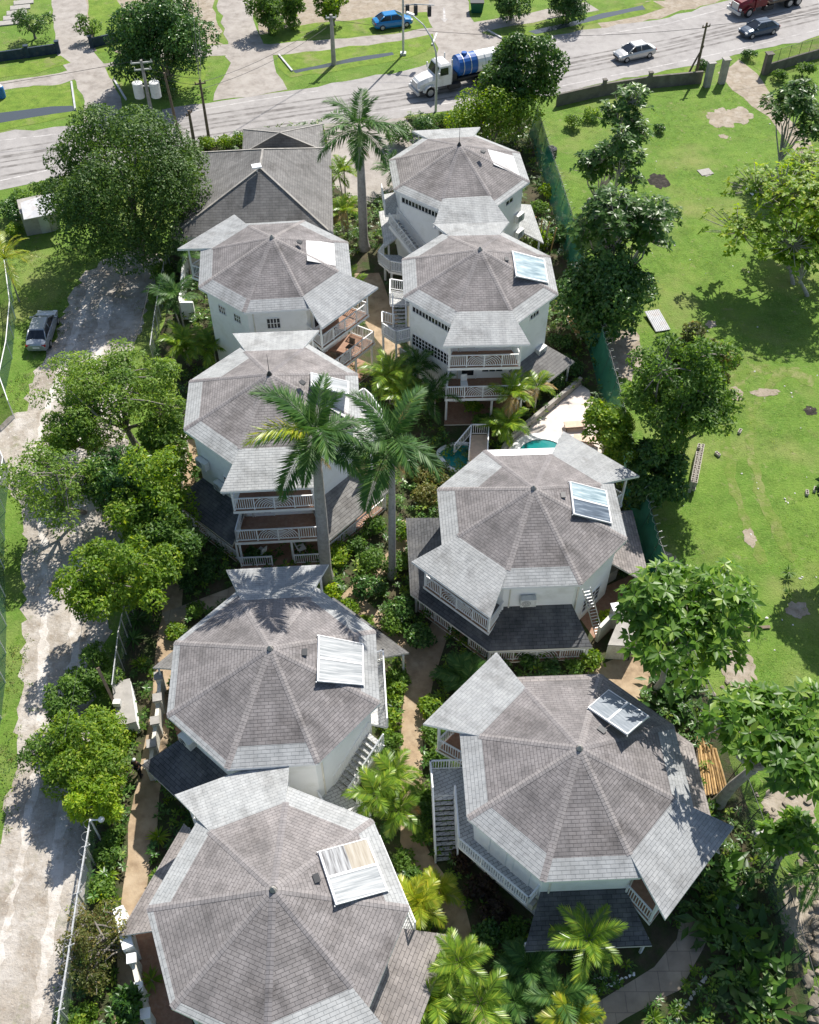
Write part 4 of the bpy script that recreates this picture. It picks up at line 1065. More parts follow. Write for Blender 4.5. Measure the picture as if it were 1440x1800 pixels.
# ---- royal palms
royal_palm((640, 437), 11.3, (.05, -.6), 'royal palm between the dark hipped roof and the farthest cottage', seed=3, r0=.36, az0=.5, L=4.0, n=12)
royal_palm((575, 1022), 12.5, (.1, .35), 'royal palm with one yellow frond and a white painted foot', seed=5, r0=.35, yellow=4, az0=.35, L=5.4, n=15)
royal_palm((690, 1014), 12.0, (.15, 0), 'royal palm with a straight slim trunk rising from the garden path hedge', seed=8, az0=.2, L=3.5, r0=.22, n=10)
# ---- garden palms
GP = [
 (325, 600, 2.2, 'palm clump with orange tinted fronds beside the three storey cottage wall', dict(stems=3, L=2.0, dead=1)),
 (375, 610, 2.0, 'green garden palm tucked behind the north porch of the palm-hidden cottage', dict(stems=2, L=1.9, dead=1)),
 (312, 520, 3.0, 'dark broad palm in the corner by the hipped roof', dict(stems=2, L=2.2, mat='palm')),
 (330, 450, 2.4, 'dark fan of fronds under the eave of the hipped roof', dict(stems=1, L=2.0, mat='palm')),
 (690, 655, 3.0, 'tall garden palm clump in the gap between four cottages', dict(stems=3, L=2.3)),
 (735, 640, 3.0, 'garden palm leaning on the wall with long strip windows', dict(stems=2, L=2.1, mat='palm')),
 (765, 690, 2.3, 'shaded garden palm under the strip-window cottage balconies', dict(stems=2, L=2.0, mat='palm')),
 (720, 700, 2.4, 'garden palm carrying orange dead fronds, below the tallest palm clump', dict(stems=2, L=2.0, dead=2)),
 (905, 690, 2.9, 'garden palm with rusty orange fronds by the lower balcony', dict(stems=2, L=1.9, dead=2)),
 (945, 680, 2.6, 'garden palm with orange fronds nearest the pale pool deck', dict(stems=1, L=1.8, dead=2)),
 (895, 745, 1.8, 'bright arching garden palm beside the round pool', dict(stems=2, L=1.8)),
 (605, 300, 3.0, 'garden palm at the foot of the farthest royal palm', dict(stems=2, L=2.0)),
 (610, 370, 2.6, 'straw coloured garden palm alongside the hipped roof', dict(stems=2, L=1.8, dead=3)),
 (700, 300, 2.0, 'dark garden palm by the forecourt below the white stair', dict(stems=2, L=1.9, mat='palm')),
 (625, 505, 2.0, 'garden palm beneath the lower deck of the hip-roof-side cottage', dict(stems=2, L=1.7)),
 (690, 1362, 2.0, 'garden palm at the turn of the sandy path, uppermost of three', dict(stems=1, L=1.7, mat='palmg')),
 (662, 1398, 1.9, 'garden palm crowding the stair landing of the palm-shadow cottage', dict(stems=1, L=1.7, mat='palmg')),
 (700, 1425, 1.6, 'low garden palm with a browned frond at the path bend', dict(stems=1, L=1.5, dead=1)),
 (738, 1590, 1.9, 'yellow garden palm touching the eave of the closest cottage', dict(stems=2, L=1.6, mat='palmy')),
 (770, 1565, 1.4, 'pale yellow garden palm on the path edge, beside another yellow palm', dict(stems=1, L=1.3, mat='palmy')),
 (808, 1692, 2.4, 'slim trunked garden palm past the brown lower roof corner', dict(stems=1, L=1.75, n=10, mat='palmg')),
 (770, 1760, 1.4, 'garden palm against the brown lower roof of the closest cottage', dict(stems=2, L=1.6, mat='palmg')),
 (845, 1765, 1.8, 'garden palm with an upright pale spear at the photograph bottom', dict(stems=1, L=1.8, mat='palmg')),
 (1035, 1652, 2.9, 'sunlit garden palm standing before the black lower roof', dict(stems=1, L=2.1, n=11, mat='palmg', bare=(1003, 1722))),
 (985, 1755, 1.8, 'garden palm with a yellowing frond in front of the flagstone patio', dict(stems=1, L=1.9, mat='palm', dead=0)),
 (1010, 1790, 1.6, 'yellow tinted garden palm at the flagstone patio end', dict(stems=1, L=1.7, mat='palmy')),
 (930, 1700, 1.5, 'dark garden palm in the shade of the black lower roof', dict(stems=1, L=1.6, mat='palm')),
 (905, 1760, 1.2, 'fan of dark fronds between two garden palms on the bottom bed', dict(stems=1, L=1.4, mat='palm')),
 (8, 455, 4.0, 'golden green palm by the far end of the lane fence', dict(stems=1, L=3.2, mat='palmy', n=12)),
 (1345, 1300, 2.6, 'palm with drooping fronds under the breadfruit branches', dict(stems=1, L=2.2, mat='palm')),
 (1440, 1530, 2.6, 'palm with grey green fronds over the rubble heap', dict(stems=1, L=2.2, mat='palm')),
 (820, 1190, 1.2, 'bushy dark palm beside the sandy path junction', dict(stems=3, L=1.5, mat='palm')),
]
for px, py, zc, lb, kw in GP: cane_palm(px, py, zc, lb, **kw)
# ---- shrubs
SH = [
 (700, 1075, 1.15, 'rounded dark hedge bush beside the porch steps', 'lf_dark'), (735, 1115, 1.1, 'rounded hedge bush at the junction of the sandy paths', 'lf_dark'),
 (690, 1095, .9, 'small round bush across the path from the palm shadow', 'lf_mid'), (655, 985, 1.1, 'bushy green shrub at the foot of the slim royal palm', 'lf_mid'),
 (645, 1030, 1.1, 'dark shrub just below the slim royal palm foot', 'lf_dark'), (700, 985, 1.0, 'bush between the royal palm foot and the black porch roof', 'lf_mid'),
 (705, 930, .9, 'light shrub where the path passes the slim palm', 'lf_lime'), (600, 975, .9, 'bright shrub by the brick porch railing', 'lf_lime'),
 (625, 955, .8, 'red flecked shrub on the strip beside the brick porch', 'lf_mid'), (655, 925, .9, 'lush shrub along the porch rail, uphill from the bright one', 'lf_mid'),
 (585, 1040, .7, 'yellow green shrub right by the white palm foot', 'lf_yel'), (615, 1065, .7, 'yellow green shrub on the palm-shadow cottage edge', 'lf_lime'),
 (640, 1095, .7, 'leafy shrub touching the shaded grey eave', 'lf_lime'), (692, 1215, .85, 'bright shrub below the dark corner porch roof', 'lf_lime'),
 (690, 1265, .8, 'bright shrub halfway along the white stair walkway', 'lf_lime'), (685, 1305, .8, 'bright shrub at the lower end of the white stair', 'lf_mid'),
 (700, 1190, .7, 'green shrub at the narrow start of the shaded path', 'lf_mid'), (755, 1240, .8, 'bright shrub by the pointed porch roof, path side', 'lf_lime'),
 (765, 1290, .8, 'glossy shrub under the pointed porch roof tip', 'lf_mid'), (772, 1330, .85, 'glossy shrub at the head of the tiled stair', 'lf_mid'),
 (740, 1395, .7, 'low green shrub along the foot of the tiled stair', 'lf_mid'), (745, 1430, .7, 'dark shrub hugging the outer side of the tiled stair', 'lf_dark'),
 (745, 1470, .6, 'small green shrub at the bottom step of the tiled stair', 'lf_mid'), (815, 1510, .8, 'bronze leaved shrub at the end of the tiled stair', 'lf_red'),
 (845, 1560, .85, 'bronze leaved shrub beneath the walkway railing', 'lf_red'), (870, 1600, .8, 'bronze shrub with green tips beneath the walkway end', 'lf_red'),
 (860, 1640, .8, 'dark green shrub between the bronze shrubs and the black roof', 'lf_dark'), (905, 1640, .8, 'green shrub at the black lower roof corner', 'lf_mid'),
 (890, 1700, .7, 'deep shade shrub near the dark garden palm', 'lf_dark'), (710, 1515, .7, 'pale variegated shrub against the closest cottage eave', 'lf_pale'),
 (725, 1540, .6, 'small mixed green shrub above the yellow palms', 'lf_mid'), (1040, 1160, .75, 'yellow green shrub at the end of the porch railing', 'lf_lime'),
 (1010, 1170, .6, 'low shrub bed plant under the ground porch railing', 'lf_mid'), (930, 1165, .6, 'dark low shrub in front of the ground porch railing', 'lf_dark'),
 (880, 1175, .6, 'dark low shrub by the pointed roof ridge', 'lf_dark'), (970, 1170, .6, 'dark low shrub midway along the ground porch', 'lf_dark'),
 (1065, 1085, .5, 'yellow leaved shrub inside the terracotta yard', 'lf_yel'), (1060, 1210, .6, 'spiky green shrub by the tan yard corner', 'lf_mid'),
 (700, 235, 1.6, 'clipped dark hedge between the forecourt and road, palm side', 'lf_dark'), (745, 218, 1.5, 'clipped dark hedge end by the lamp post', 'lf_dark'),
 (780, 210, 1.3, 'low hedge section along the roadside behind the farthest cottage', 'lf_mid'), (815, 210, 1.2, 'low hedge section joining the bright rounded tree', 'lf_mid'),
 (365, 250, 1.0, 'trimmed hedge beside the dark poles by the road', 'lf_lime'), (395, 247, 1.0, 'trimmed hedge in the middle of the hipped roof front', 'lf_lime'),
 (418, 245, .9, 'trimmed hedge against the small pyramid roof', 'lf_lime'), (40, 350, 1.6, 'wild green bush behind the tin roofed shed', 'lf_mid'),
 (15, 365, 1.5, 'wild dark bush next to the shed wall', 'lf_dark'), (75, 330, 1.2, 'green bush at the back corner of the tin roofed shed', 'lf_mid'),
 (25, 405, .8, 'narrow climbing bush on the fence post by the shed', 'lf_lime'), (285, 480, 1.3, 'bamboo-like green shrub along the lane side fence', 'lf_mid'),
 (280, 520, 1.0, 'bamboo-like shrub lower on the lane side fence', 'lf_pale'), (965, 335, .9, 'yellow green bush by the green net fence corner', 'lf_yel'),
 (955, 420, 1.2, 'yellow bush at the net fence behind the tin debris', 'lf_yel'), (950, 365, .9, 'shrub between the farthest cottage and net fence', 'lf_mid'),
 (985, 410, 1.2, 'dark shrub leaning over the net fence', 'lf_dark'), (1000, 640, 1.1, 'dark hedge shrub above the pool deck wall', 'lf_dark'),
 (975, 670, 1.0, 'dark hedge shrub beside the small brown lower roof', 'lf_dark'), (985, 600, 1.0, 'red berried shrub by the strip-window cottage air unit', 'lf_dark'),
 (850, 740, .9, 'green shrub by the footbridge rail', 'lf_mid'), (830, 715, .8, 'slender green shrub in front of the lower balcony posts', 'lf_lime'),
 (750, 870, 1.1, 'twiggy shrub behind the slim royal palm', 'lf_olive'), (735, 830, 1.0, 'twiggy olive shrub between palm fronds', 'lf_olive'),
 (770, 840, .9, 'olive shrub at the eave of the pool cottage', 'lf_olive'), (665, 790, .9, 'green shrub at the white curved stair', 'lf_mid'),
 (445, 975, .7, 'dark bed shrub by the brick porch corner', 'lf_dark'), (360, 1000, .9, 'dark bed shrub along the stepping stones', 'lf_dark'),
 (330, 1020, .8, 'shaded bed shrub beyond the stepping stones', 'lf_dark'), (345, 1070, .7, 'leafy plant on the stepping stone edge', 'lf_mid'),
 (310, 1110, .7, 'bright plant beside the shaded grey eave, garden wall side', 'lf_lime'), (225, 1290, .5, 'green plant growing on the slatted bin store', 'lf_lime'),
 (190, 1500, .8, 'green hedge plant behind the top of the chain link fence', 'lf_mid'), (200, 1470, .7, 'green hedge plant under the white globe lamp', 'lf_mid'),
 (178, 1560, .7, 'green hedge plant at the middle of the chain link fence', 'lf_mid'), (165, 1720, .7, 'green plant by the lowest stretch of fence', 'lf_lime'),
 (150, 1790, .7, 'green plant at the fence end', 'lf_lime'), (115, 1785, .7, 'low bush on the lane side of the fence end', 'lf_mid'),
 (1010, 212, 1.1, 'silvery agave-like bush against the roadside wall', 'lf_pale'), (1040, 200, 1.0, 'second silvery bush along the roadside wall', 'lf_pale'),
 (1160, 225, .7, 'dark stumpy bush standing alone on the meadow', 'lf_dark'), (1370, 130, 1.0, 'bush behind the gate pillars', 'lf_mid'), (1415, 120, 1.2, 'bush on the plot beyond the gate pillars', 'lf_mid'),
 (1318, 95, .9, 'leafy creeper mound by the gate', 'lf_dark'), (1235, 112, .7, 'weedy bush leaning on the roadside wall', 'lf_dark'),
]
for px, py, r_, lb, mt in SH: bush(px, py, r_, lb, M[mt], int(620 * r_ * r_ + 150), .2 if mt != 'lf_big' else .35)
# ---- strap leaved plants
SP = [
 (277, 1478 - 10, .6, 'lime dracaena rosette nearest the white globe lamp', 'lf_yel'), (185, 1510, .55, 'lime dracaena rosette, second along the fence bed', 'lf_yel'),
 (190, 1535, .65, 'lime dracaena rosette, largest in the fence bed', 'lf_yel'), (178, 1572, .6, 'lime dracaena rosette, lowest in the fence bed', 'lf_yel'),
 (245, 1164, .55, 'pale green rosette plant beside the sandy path near the garden wall', 'lf_lime'), (1388, 1003, .5, 'spiky rosette plant alone on the meadow', 'lf_mid'),
 (1388, 1040, .45, 'spiky rosette plant just above the round bare patch', 'lf_mid'), (1228, 1265, 1.0, 'dark spiky plant at the meadow fence by the roof shadow', 'lf_dark'),
 (1405, 1540, .9, 'grey green spiky plant over the rubble', 'lf_mid'), (1195, 1775, .5, 'lime rosette beside the patio stones', 'lf_lime'),
 (1150, 1788, .5, 'lime rosette at the patio end', 'lf_lime'), (232, 1120, .8, 'dark strap leaved clump below the fence tree', 'lf_dark'),
 (240, 1085, .8, 'dark strap leaved clump higher along the fence', 'lf_dark'), (355, 1015, .7, 'strap leaved plant near the stepping stones', 'lf_mid'),
 (265, 1640 + 80, .6, 'lime fern-like plant in the courtyard', 'lf_lime'),
]
for px, py, r_, lb, mt in SP: spiky(px, py, r_, lb, M[mt], 36, group='strap leaved bedding plants', aspect=.16)
# ---- big leaved plants on the south east bed
BL = [(1260, 1520), (1290, 1540), (1245, 1560), (1300, 1590), (1270, 1600), (1330, 1620), (1295, 1650), (1330, 1680), (1300, 1700), (1350, 1730), (1315, 1750), (1335, 1785), (1250, 1625), (1365, 1770), (1355, 1690), (1180, 1215), (1170, 1240), (1200, 1210), (1210, 1240), (1160, 1190)]
BLW = ['behind the large porch roof corner', 'closest to the net fence by the porch roof', 'against the patio edge near the porch roof', 'in the middle of the shady bed', 'beside the round white stone', 'leaning on the net fence in mid bed', 'by the patio corner', 'against the net fence above the rubble', 'on the shaded soil below the patio', 'along the lowest part of the net fence', 'at the lower end of the shady bed', 'at the photograph bottom by the net fence', 'under the patio step', 'last one along the net fence', 'beside the fence post over the rubble', 'at the foot of the breadfruit trunk', 'between breadfruit trunk and solar panels', 'behind the breadfruit trunk', 'below the breadfruit shade, by the dark spiky plant', 'next to the tan yard']
for (px, py), wh in zip(BL, BLW):
    c = G(px, py, .6)
    T = thing('broad_leaf_plant', (c.x, c.y, 0), 'broad leaved dark green plant ' + wh, 'plant', 'broad leaved plants under the meadow fence')
    n = 22
    D_ = rand_dir(n); D_[:, 2] = np.abs(D_[:, 2]) * .7 + .05; D_ = unit(D_)
    P_ = rng.normal(size=(n, 3)) * np.array([.35, .35, 0]) + np.array([0, 0, .15]) + D_ * rng.uniform(.15, .7, (n, 1))
    N_ = unit(np.cross(np.cross(D_, [0, 0, 1.]), D_) + np.array([0, 0, .3]))
    leaf_obj('foliage', P_, D_ - np.array([0, 0, .3]), N_, rng.uniform(.7, 1.25, n), .36, M['lf_big'], T, fold=.07)
    sb = MB()
    for i in range(5): sb.tube([(0, 0, -.05), tuple(P_[i])], [.03, .015], 4)
    sb.build('stem', M['lf_dark'], T)

# ------------------------------------------------------------------ dark hipped building and the small pyramid roof
M['paintblue'] = plain('blue_car_paint', (0.0, 0.17, 0.42), 0.25, 0.05, 3, spec=0.6)
M['silver'] = plain('silver_car_paint', (0.50, 0.50, 0.485), 0.28, 0.04, 3, metal=0.4)
M['greycar'] = plain('pale_blue_grey_paint', (0.33, 0.36, 0.39), 0.28, 0.05, 3, metal=0.4)
M['navycar'] = plain('dark_blue_grey_paint', (0.065, 0.09, 0.125), 0.25, 0.05, 3, metal=0.35)
M['red'] = plain('dark_red_paint', (0.17, 0.012, 0.018), 0.35, 0.15, 3, dirt=(0.1, 0.06, 0.05))
M['truckw'] = plain('white_truck_paint', (0.74, 0.74, 0.72), 0.35, 0.05, 2, dirt=(0.5, 0.47, 0.42))
M['tankb'] = plain('blue_tank_paint', (0.015, 0.10, 0.36), 0.35, 0.12, 2)
M['rubber'] = plain('tyre_rubber', (0.02, 0.02, 0.021), 0.9, 0.2, 8)
M['rim'] = plain('wheel_rim', (0.42, 0.42, 0.42), 0.4, 0.1, 8, metal=0.5)
M['cglass'] = plain('car_glass', (0.012, 0.016, 0.022), 0.08, 0.2, 3, spec=0.7)
M['lampw'] = plain('headlight_glass', (0.7, 0.7, 0.68), 0.15, 0.05)
M['lampr'] = plain('tail_light_plastic', (0.35, 0.01, 0.01), 0.25, 0.05)
M['navy'] = plain('dark_blue_wall_paint', (0.025, 0.045, 0.07), 0.8, 0.25, 2, dirt=(0.12, 0.12, 0.12))
M['tin'] = plain('weathered_tin', (0.50, 0.51, 0.52), 0.5, 0.15, 1.5, metal=0.2, dirt=(0.33, 0.25, 0.2))
M['stonew'] = plain('pale_stone', (0.66, 0.64, 0.60), 0.9, 0.15, 2)
M['rock'] = plain('grey_rubble_stone', (0.27, 0.23, 0.18), 0.9, 0.3, 1.2, dirt=(0.2, 0.15, 0.1), bmp=0.5, bscale=6)
M['block'] = plain('concrete_block', (0.50, 0.46, 0.40), 0.9, 0.15, 4)
M['plastic_g'] = plain('green_plastic', (0.01, 0.10, 0.06), 0.5, 0.1)
M['plastic_b'] = plain('blue_plastic', (0.03, 0.16, 0.42), 0.5, 0.1)
M['black'] = plain('black_cloth', (0.012, 0.012, 0.014), 0.9, 0.2, 6)
M['skin'] = plain('brown_skin', (0.13, 0.07, 0.045), 0.6, 0.1)

def tri_uv(pts, ax, up):
    return [(p.dot(ax) + 60, p.dot(up) + 60) for p in pts]
def slopes(name, faces, mat, parent, th=.18):
    mb = MB()
    for f in faces:
        f = [Vector(p) for p in f]
        n = (f[1] - f[0]).cross(f[2] - f[0]).normalized()
        if n.z < 0: f = f[::-1]; n = -n
        ax = Vector((-n.y, n.x, 0)).normalized(); up = n.cross(ax)
        mb.face(f, 0, tri_uv(f, ax, up))
        lo = [p - Vector((0, 0, th)) for p in f]
        mb.face(lo[::-1], 1)
        for i in range(len(f)):
            j = (i + 1) % len(f); mb.face([f[i], lo[i], lo[j], f[j]], 1)
    return mb.build(name, [mat, M['soffit']], parent)
def cap_line(parent, a, b, wid=.22):
    a, b = Vector(a), Vector(b)
    mb = MB(); mb.bar(a + Vector((0, 0, .01)), b + Vector((0, 0, .01)), wid * .7, .05)
    return mb.build('hip_cap', M['conc'], parent)
o_ = G(450, 330, 0)
HB = thing('hipped_building', o_, 'big low building with a weathered dark grey hipped roof behind the round tree', 'building')
def L(px, py, z): return G(px, py, z) - o_
A, BK, WF, SW, SE, EF = L(457, 294, 6.6), L(462, 262, 6.7), L(349, 268, 3.4), L(296, 418, 3.2), L(586, 412, 3.2), L(582, 260, 3.4)
SWm = L(362, 402, 3.5)
slopes('roof', [[A, BK, WF, SW], [A, SE, EF, BK], [A, SW, SE], [BK, EF, WF]], M['slate'], HB)
rf_ = HB.children[0]
for a, b in ((A, SW), (A, SE), (A, BK), (BK, WF), (BK, EF)): cap_line(rf_, a, b)
mb = MB(); c_ = (WF + SW + SE + EF) / 4
mb.prism([tuple((c_ + (p - c_) * .9)[:2]) for p in (SW, SE, EF, WF)], 0, 3.1); mb.build('wall', M['cream'], HB)
mb = MB(); q = L(451, 292, 6.9); mb.box(q, (.75, .6, .12), .3); mb.bar(q - Vector((0, 0, .5)), q, .06, .06); mb.build('rooftop_box', M['white'], HB)
o_ = G(495, 250, 0)
PB = thing('pyramid_roof_building', o_, 'small low building with a grey pyramid roof next to the road', 'building')
A, c1, c2_, c3_, c4_ = L(492, 233, 4.6), L(428, 227, 2.9), L(567, 218, 2.9), L(572, 266, 2.9), L(426, 270, 2.9)
slopes('roof', [[A, c1, c2_], [A, c2_, c3_], [A, c3_, c4_], [A, c4_, c1]], M['slate'], PB)
for p in (c1, c2_, c3_, c4_): cap_line(PB.children[0], A, p, .18)
mb = MB(); c_ = (c1 + c2_ + c3_ + c4_) / 4
mb.prism([tuple((c_ + (p - c_) * .9)[:2]) for p in (c4_, c3_, c2_, c1)], 0, 2.8); mb.build('wall', M['cream'], PB)

# ------------------------------------------------------------------ things on the cottage roofs and walls
def Wd(T, v):
    a = T.rotation_euler.z; c, s = math.cos(a), math.sin(a)
    return Vector((T.location.x + v.x * c - v.y * s, T.location.y + v.x * s + v.y * c, v.z))
def on_roof(T, k, px, py, off=0.0):
    a = RAD(22.5 + 45 * k) + T.rotation_euler.z
    r_ = Vector((math.cos(a), math.sin(a), 0))
    n = (r_ * (RISE / AP) + Vector((0, 0, 1))).normalized()
    pk = Vector((T.location.x, T.location.y, T['ze'] + RISE)) + n * off
    d = ray(px, py); o = Vector((0, 0, CAM_H))
    return o + d * ((pk - o).dot(n) / d.dot(n)), n
def streak_glass(name, c1, c2, c3, sc=(1.2, 14, 1)):
    m_, t, b = new_mat(name)
    tc = nd(t, 'ShaderNodeTexCoord')
    mp = nd(t, 'ShaderNodeMapping'); mp.inputs['Scale'].default_value = sc
    t.links.new(tc.outputs['UV'], mp.inputs[0])
    n = noise(t, 1.0, 5, 0.6, mp.outputs[0])
    t.links.new(ramp(t, n, [(0.36, c1), (0.5, c2), (0.66, c3)]), b.inputs['Base Color'])
    b.inputs['Roughness'].default_value = 0.5
    b.inputs['Specular IOR Level'].default_value = 0.25
    return m_
M['sol_white'] = streak_glass('clouded_collector_glass', (0.17, 0.19, 0.20), (0.33, 0.345, 0.35), (0.50, 0.51, 0.505), (.8, 9, 1))
M['sol_grey'] = streak_glass('streaked_collector_glass', (0.06, 0.058, 0.06), (0.27, 0.275, 0.28), (0.46, 0.475, 0.48), (7, .6, 1))
M['sol_blue'] = streak_glass('blue_collector_glass', (0.13, 0.20, 0.235), (0.29, 0.37, 0.40), (0.54, 0.60, 0.61), (1.2, 5, 1))
M['sol_navy'] = streak_glass('dark_blue_collector_glass', (0.045, 0.065, 0.09), (0.09, 0.12, 0.16), (0.26, 0.31, 0.35), (1.2, 5, 1))
M['sol_tan'] = streak_glass('tan_stained_collector_glass', (0.25, 0.215, 0.165), (0.34, 0.305, 0.245), (0.42, 0.395, 0.35), (6, .6, 1))
M['sol_clear'] = streak_glass('grey_blue_collector_glass', (0.16, 0.185, 0.21), (0.22, 0.245, 0.27), (0.29, 0.315, 0.34))
def collector(T, k, cor, label, mats, split='v', lift=.16, frame='white'):
    """flat collectors on a roof face; cor = four corners as seen (top left, top right, bottom right, bottom left)"""
    P = [on_roof(T, k, px, py, lift)[0] for px, py in cor]; n = on_roof(T, k, *cor[0])[1]
    o = (P[0] + P[1] + P[2] + P[3]) / 4
    S = thing('solar_collector', o, label, 'solar panel', 'solar collectors on the cottage roofs')
    Q = [p - o for p in P]
    dn = n * -.09
    m_ = len(mats)
    for i in range(m_):
        f0, f1 = i / m_, (i + 1) / m_
        if split == 'v': q = [Q[0].lerp(Q[3], f0), Q[1].lerp(Q[2], f0), Q[1].lerp(Q[2], f1), Q[0].lerp(Q[3], f1)]
        else: q = [Q[0].lerp(Q[1], f0), Q[0].lerp(Q[1], f1), Q[3].lerp(Q[2], f1), Q[3].lerp(Q[2], f0)]
        c = sum(q, Vector()) / 4
        q = [c + (p - c) * .985 for p in q]
        fb = MB()
        inn = [c + (p - c) * .93 for p in q]
        for a in range(4):
            b = (a + 1) % 4
            fb.face([q[b], q[a], inn[a], inn[b]])
            fb.face([q[a], q[b], q[b] + dn, q[a] + dn])
        fb.face([p + dn for p in q])
        pn = fb.build('collector_panel', M[frame], S)
        gl = mats[i] if isinstance(mats[i], (list, tuple)) else [mats[i]]
        for j, g in enumerate(gl):
            e0, e1 = j / len(gl), (j + 1) / len(gl)
            r_ = [inn[0].lerp(inn[1], e0), inn[0].lerp(inn[1], e1), inn[3].lerp(inn[2], e1), inn[3].lerp(inn[2], e0)]
            r_ = [p - n * .015 for p in r_]
            gb = MB(); gb.face(r_[::-1], 0, [(0, 1), (1, 1), (1, 0), (0, 0)]); gb.build('glass', M[g], pn)
    leg = MB()
    for p in Q: leg.bar(p + dn * .9, p - n * lift, .05, .05)
    leg.build('bracket', M['steel'], S)
    return S
collector(c9, 0, [(559, 1496), (647, 1472), (684, 1565), (590, 1591)], 'streaked solar collector with one tan stained half on the closest cottage roof', [('sol_grey', 'sol_tan'), 'sol_white'], 'v')
collector(c8, 1, [(1070, 1211), (1142, 1258), (1103, 1291), (1033, 1243)], 'tilted solar collector in leaf shadow on the walkway cottage roof', ['sol_clear', 'sol_clear'], 'h', .13)
collector(c7, 7, [(559, 1115), (640, 1131), (641, 1204), (557, 1197)], 'white clouded solar collector on the palm-shadow cottage roof', ['sol_white', 'sol_white'], 'v')
collector(c6, 7, [(1001, 845), (1067, 862), (1077, 920), (1008, 903)], 'dark blue and pale blue solar collector on the pool cottage roof', ['sol_blue', 'sol_navy'], 'v')
collector(c5, 0, [(546, 654), (614, 670), (614, 693), (546, 677)], 'narrow white solar collector near the yellow frond', ['sol_white'], 'v')
collector(c4, 7, [(900, 440), (958, 455), (965, 497), (907, 485)], 'pale blue single solar collector on the strip-window cottage roof', ['sol_blue'], 'v')
def patch(T, k, cor, label):
    P = [on_roof(T, k, px, py, .012)[0] for px, py in cor]; n = on_roof(T, k, *cor[0])[1]
    o = sum(P, Vector()) / 4
    mb = MB(); Q = [p - o for p in P]
    a = Q[1] - Q[0]; uv = [(p.dot(a.normalized()) + 5, p.dot(n.cross(a).normalized()) + 5) for p in Q]
    mb.face(Q[::-1], 0, uv[::-1])
    for i in range(4): mb.face([Q[i], Q[(i + 1) % 4], Q[(i + 1) % 4] - n * .03, Q[i] - n * .03])
    ob = mb.build('shingle_patch', M['pale2'], T); ob['label'] = label
    ob.location = T.matrix_basis.inverted() @ o
    ob.rotation_euler = (0, 0, -T.rotation_euler.z)
M['pale2'] = shingle('new_white_shingles', (0.70, 0.70, 0.69), (0.64, 0.64, 0.63), (0.5, 0.5, 0.5), (0.5, 0.5, 0.5), 0.2)
bpy.context.view_layer.update()
patch(c5, 7, [(600, 690), (614, 700), (612, 738), (572, 712)], 'bright patch of newer shingles')
patch(c3, 7, [(538, 420), (588, 428), (590, 467), (540, 458)], 'bright patch of newer shingles')
patch(c2, 7, [(857, 262), (903, 274), (914, 309), (868, 289)], 'bright patch of newer shingles')
def roof_vent(T, k, px, py, label, mt='conc', s=(.32, .2, .16)):
    p, n = on_roof(T, k, px, py)
    S = thing('roof_vent', p, label, 'roof vent', 'small vents on the cottage roofs', T.rotation_euler.z + RAD(22.5 + 45 * k))
    mb = MB(); mb.box((0, 0, .03), (s[1], s[0], .14)); mb.build('body', M[mt], S)
    mb = MB(); mb.box((0, 0, .11), (s[1] + .08, s[0] + .08, .03)); mb.build('cap', M['iron'], S)
for a in ((c9, 0, 557, 1545, 'grey roof vent beside the tan stained collector'), (c8, 0, 1058, 1284, 'flat roof vent below the leaf shaded collector'), (c7, 7, 536, 1148, 'square dark roof vent beside the white clouded collector'), (c6, 7, 990, 872, 'dark square roof vent beside the two tone blue collector'), (c5, 0, 532, 674, 'white roof vent next to the narrow collector'), (c4, 7, 891, 457, 'roof vent by the single pale blue collector'), (c3, 0, 527, 427, 'thin roof vent at the white patch of the hip-side cottage'), (c2, 0, 849, 268, 'roof vent by the white patch of the farthest cottage')):
    roof_vent(*a)
def ac(T, k, t, z, label, d=None, floor=False):
    p = Wd(T, F(k, (WAP if d is None else d) + .25, t, z))
    S = thing('air_conditioner', p, label, 'air conditioner', 'outdoor air conditioner units', T.rotation_euler.z + RAD(22.5 + 45 * k))
    mb = MB(); mb.box((0, 0, .33), (.36, .88, .62)); mb.build('body', M['ac'], S)
    fb = MB()
    for r_ in (.08, .16, .24):
        pr = [(.185, -.12 + r_ * math.cos(a), .33 + r_ * math.sin(a)) for a in np.linspace(0, 2 * math.pi, 13)]
        fb.tube(pr, .012, 4, cap=False)
    fb.build('fan_grille', M['iron'], S)
    bb = MB()
    for s in (-.3, .3): bb.bar((-.25, s, 0), (.18, s, 0), .04, .04)
    bb.build('bracket', M['steel'], S)
for a in ((c8, 4, 1.55, 1.4, 'wall air conditioner under the end of the tiled walkway'), (c6, 5, -.6, 3.45, 'wall air conditioner on the front wall above the black lower roof'), (c5, 4, -1.3, 4.6, 'upper wall air conditioner beside the narrow garden wall'), (c5, 4, .1, 3.5, 'lower wall air conditioner of the pair by the garden wall'), (c4, 6, 1.3, 2.5, 'air conditioner on the wall near the bamboo debris'), (c7, 4, -1.4, 3.2, 'air conditioner under the eave above the black slate roof'), (c2, 6, 1.5, 4.2, 'upper air conditioner by the debris yard'), (c2, 6, 1.7, 2.6, 'lower air conditioner by the debris yard')):
    ac(*a)

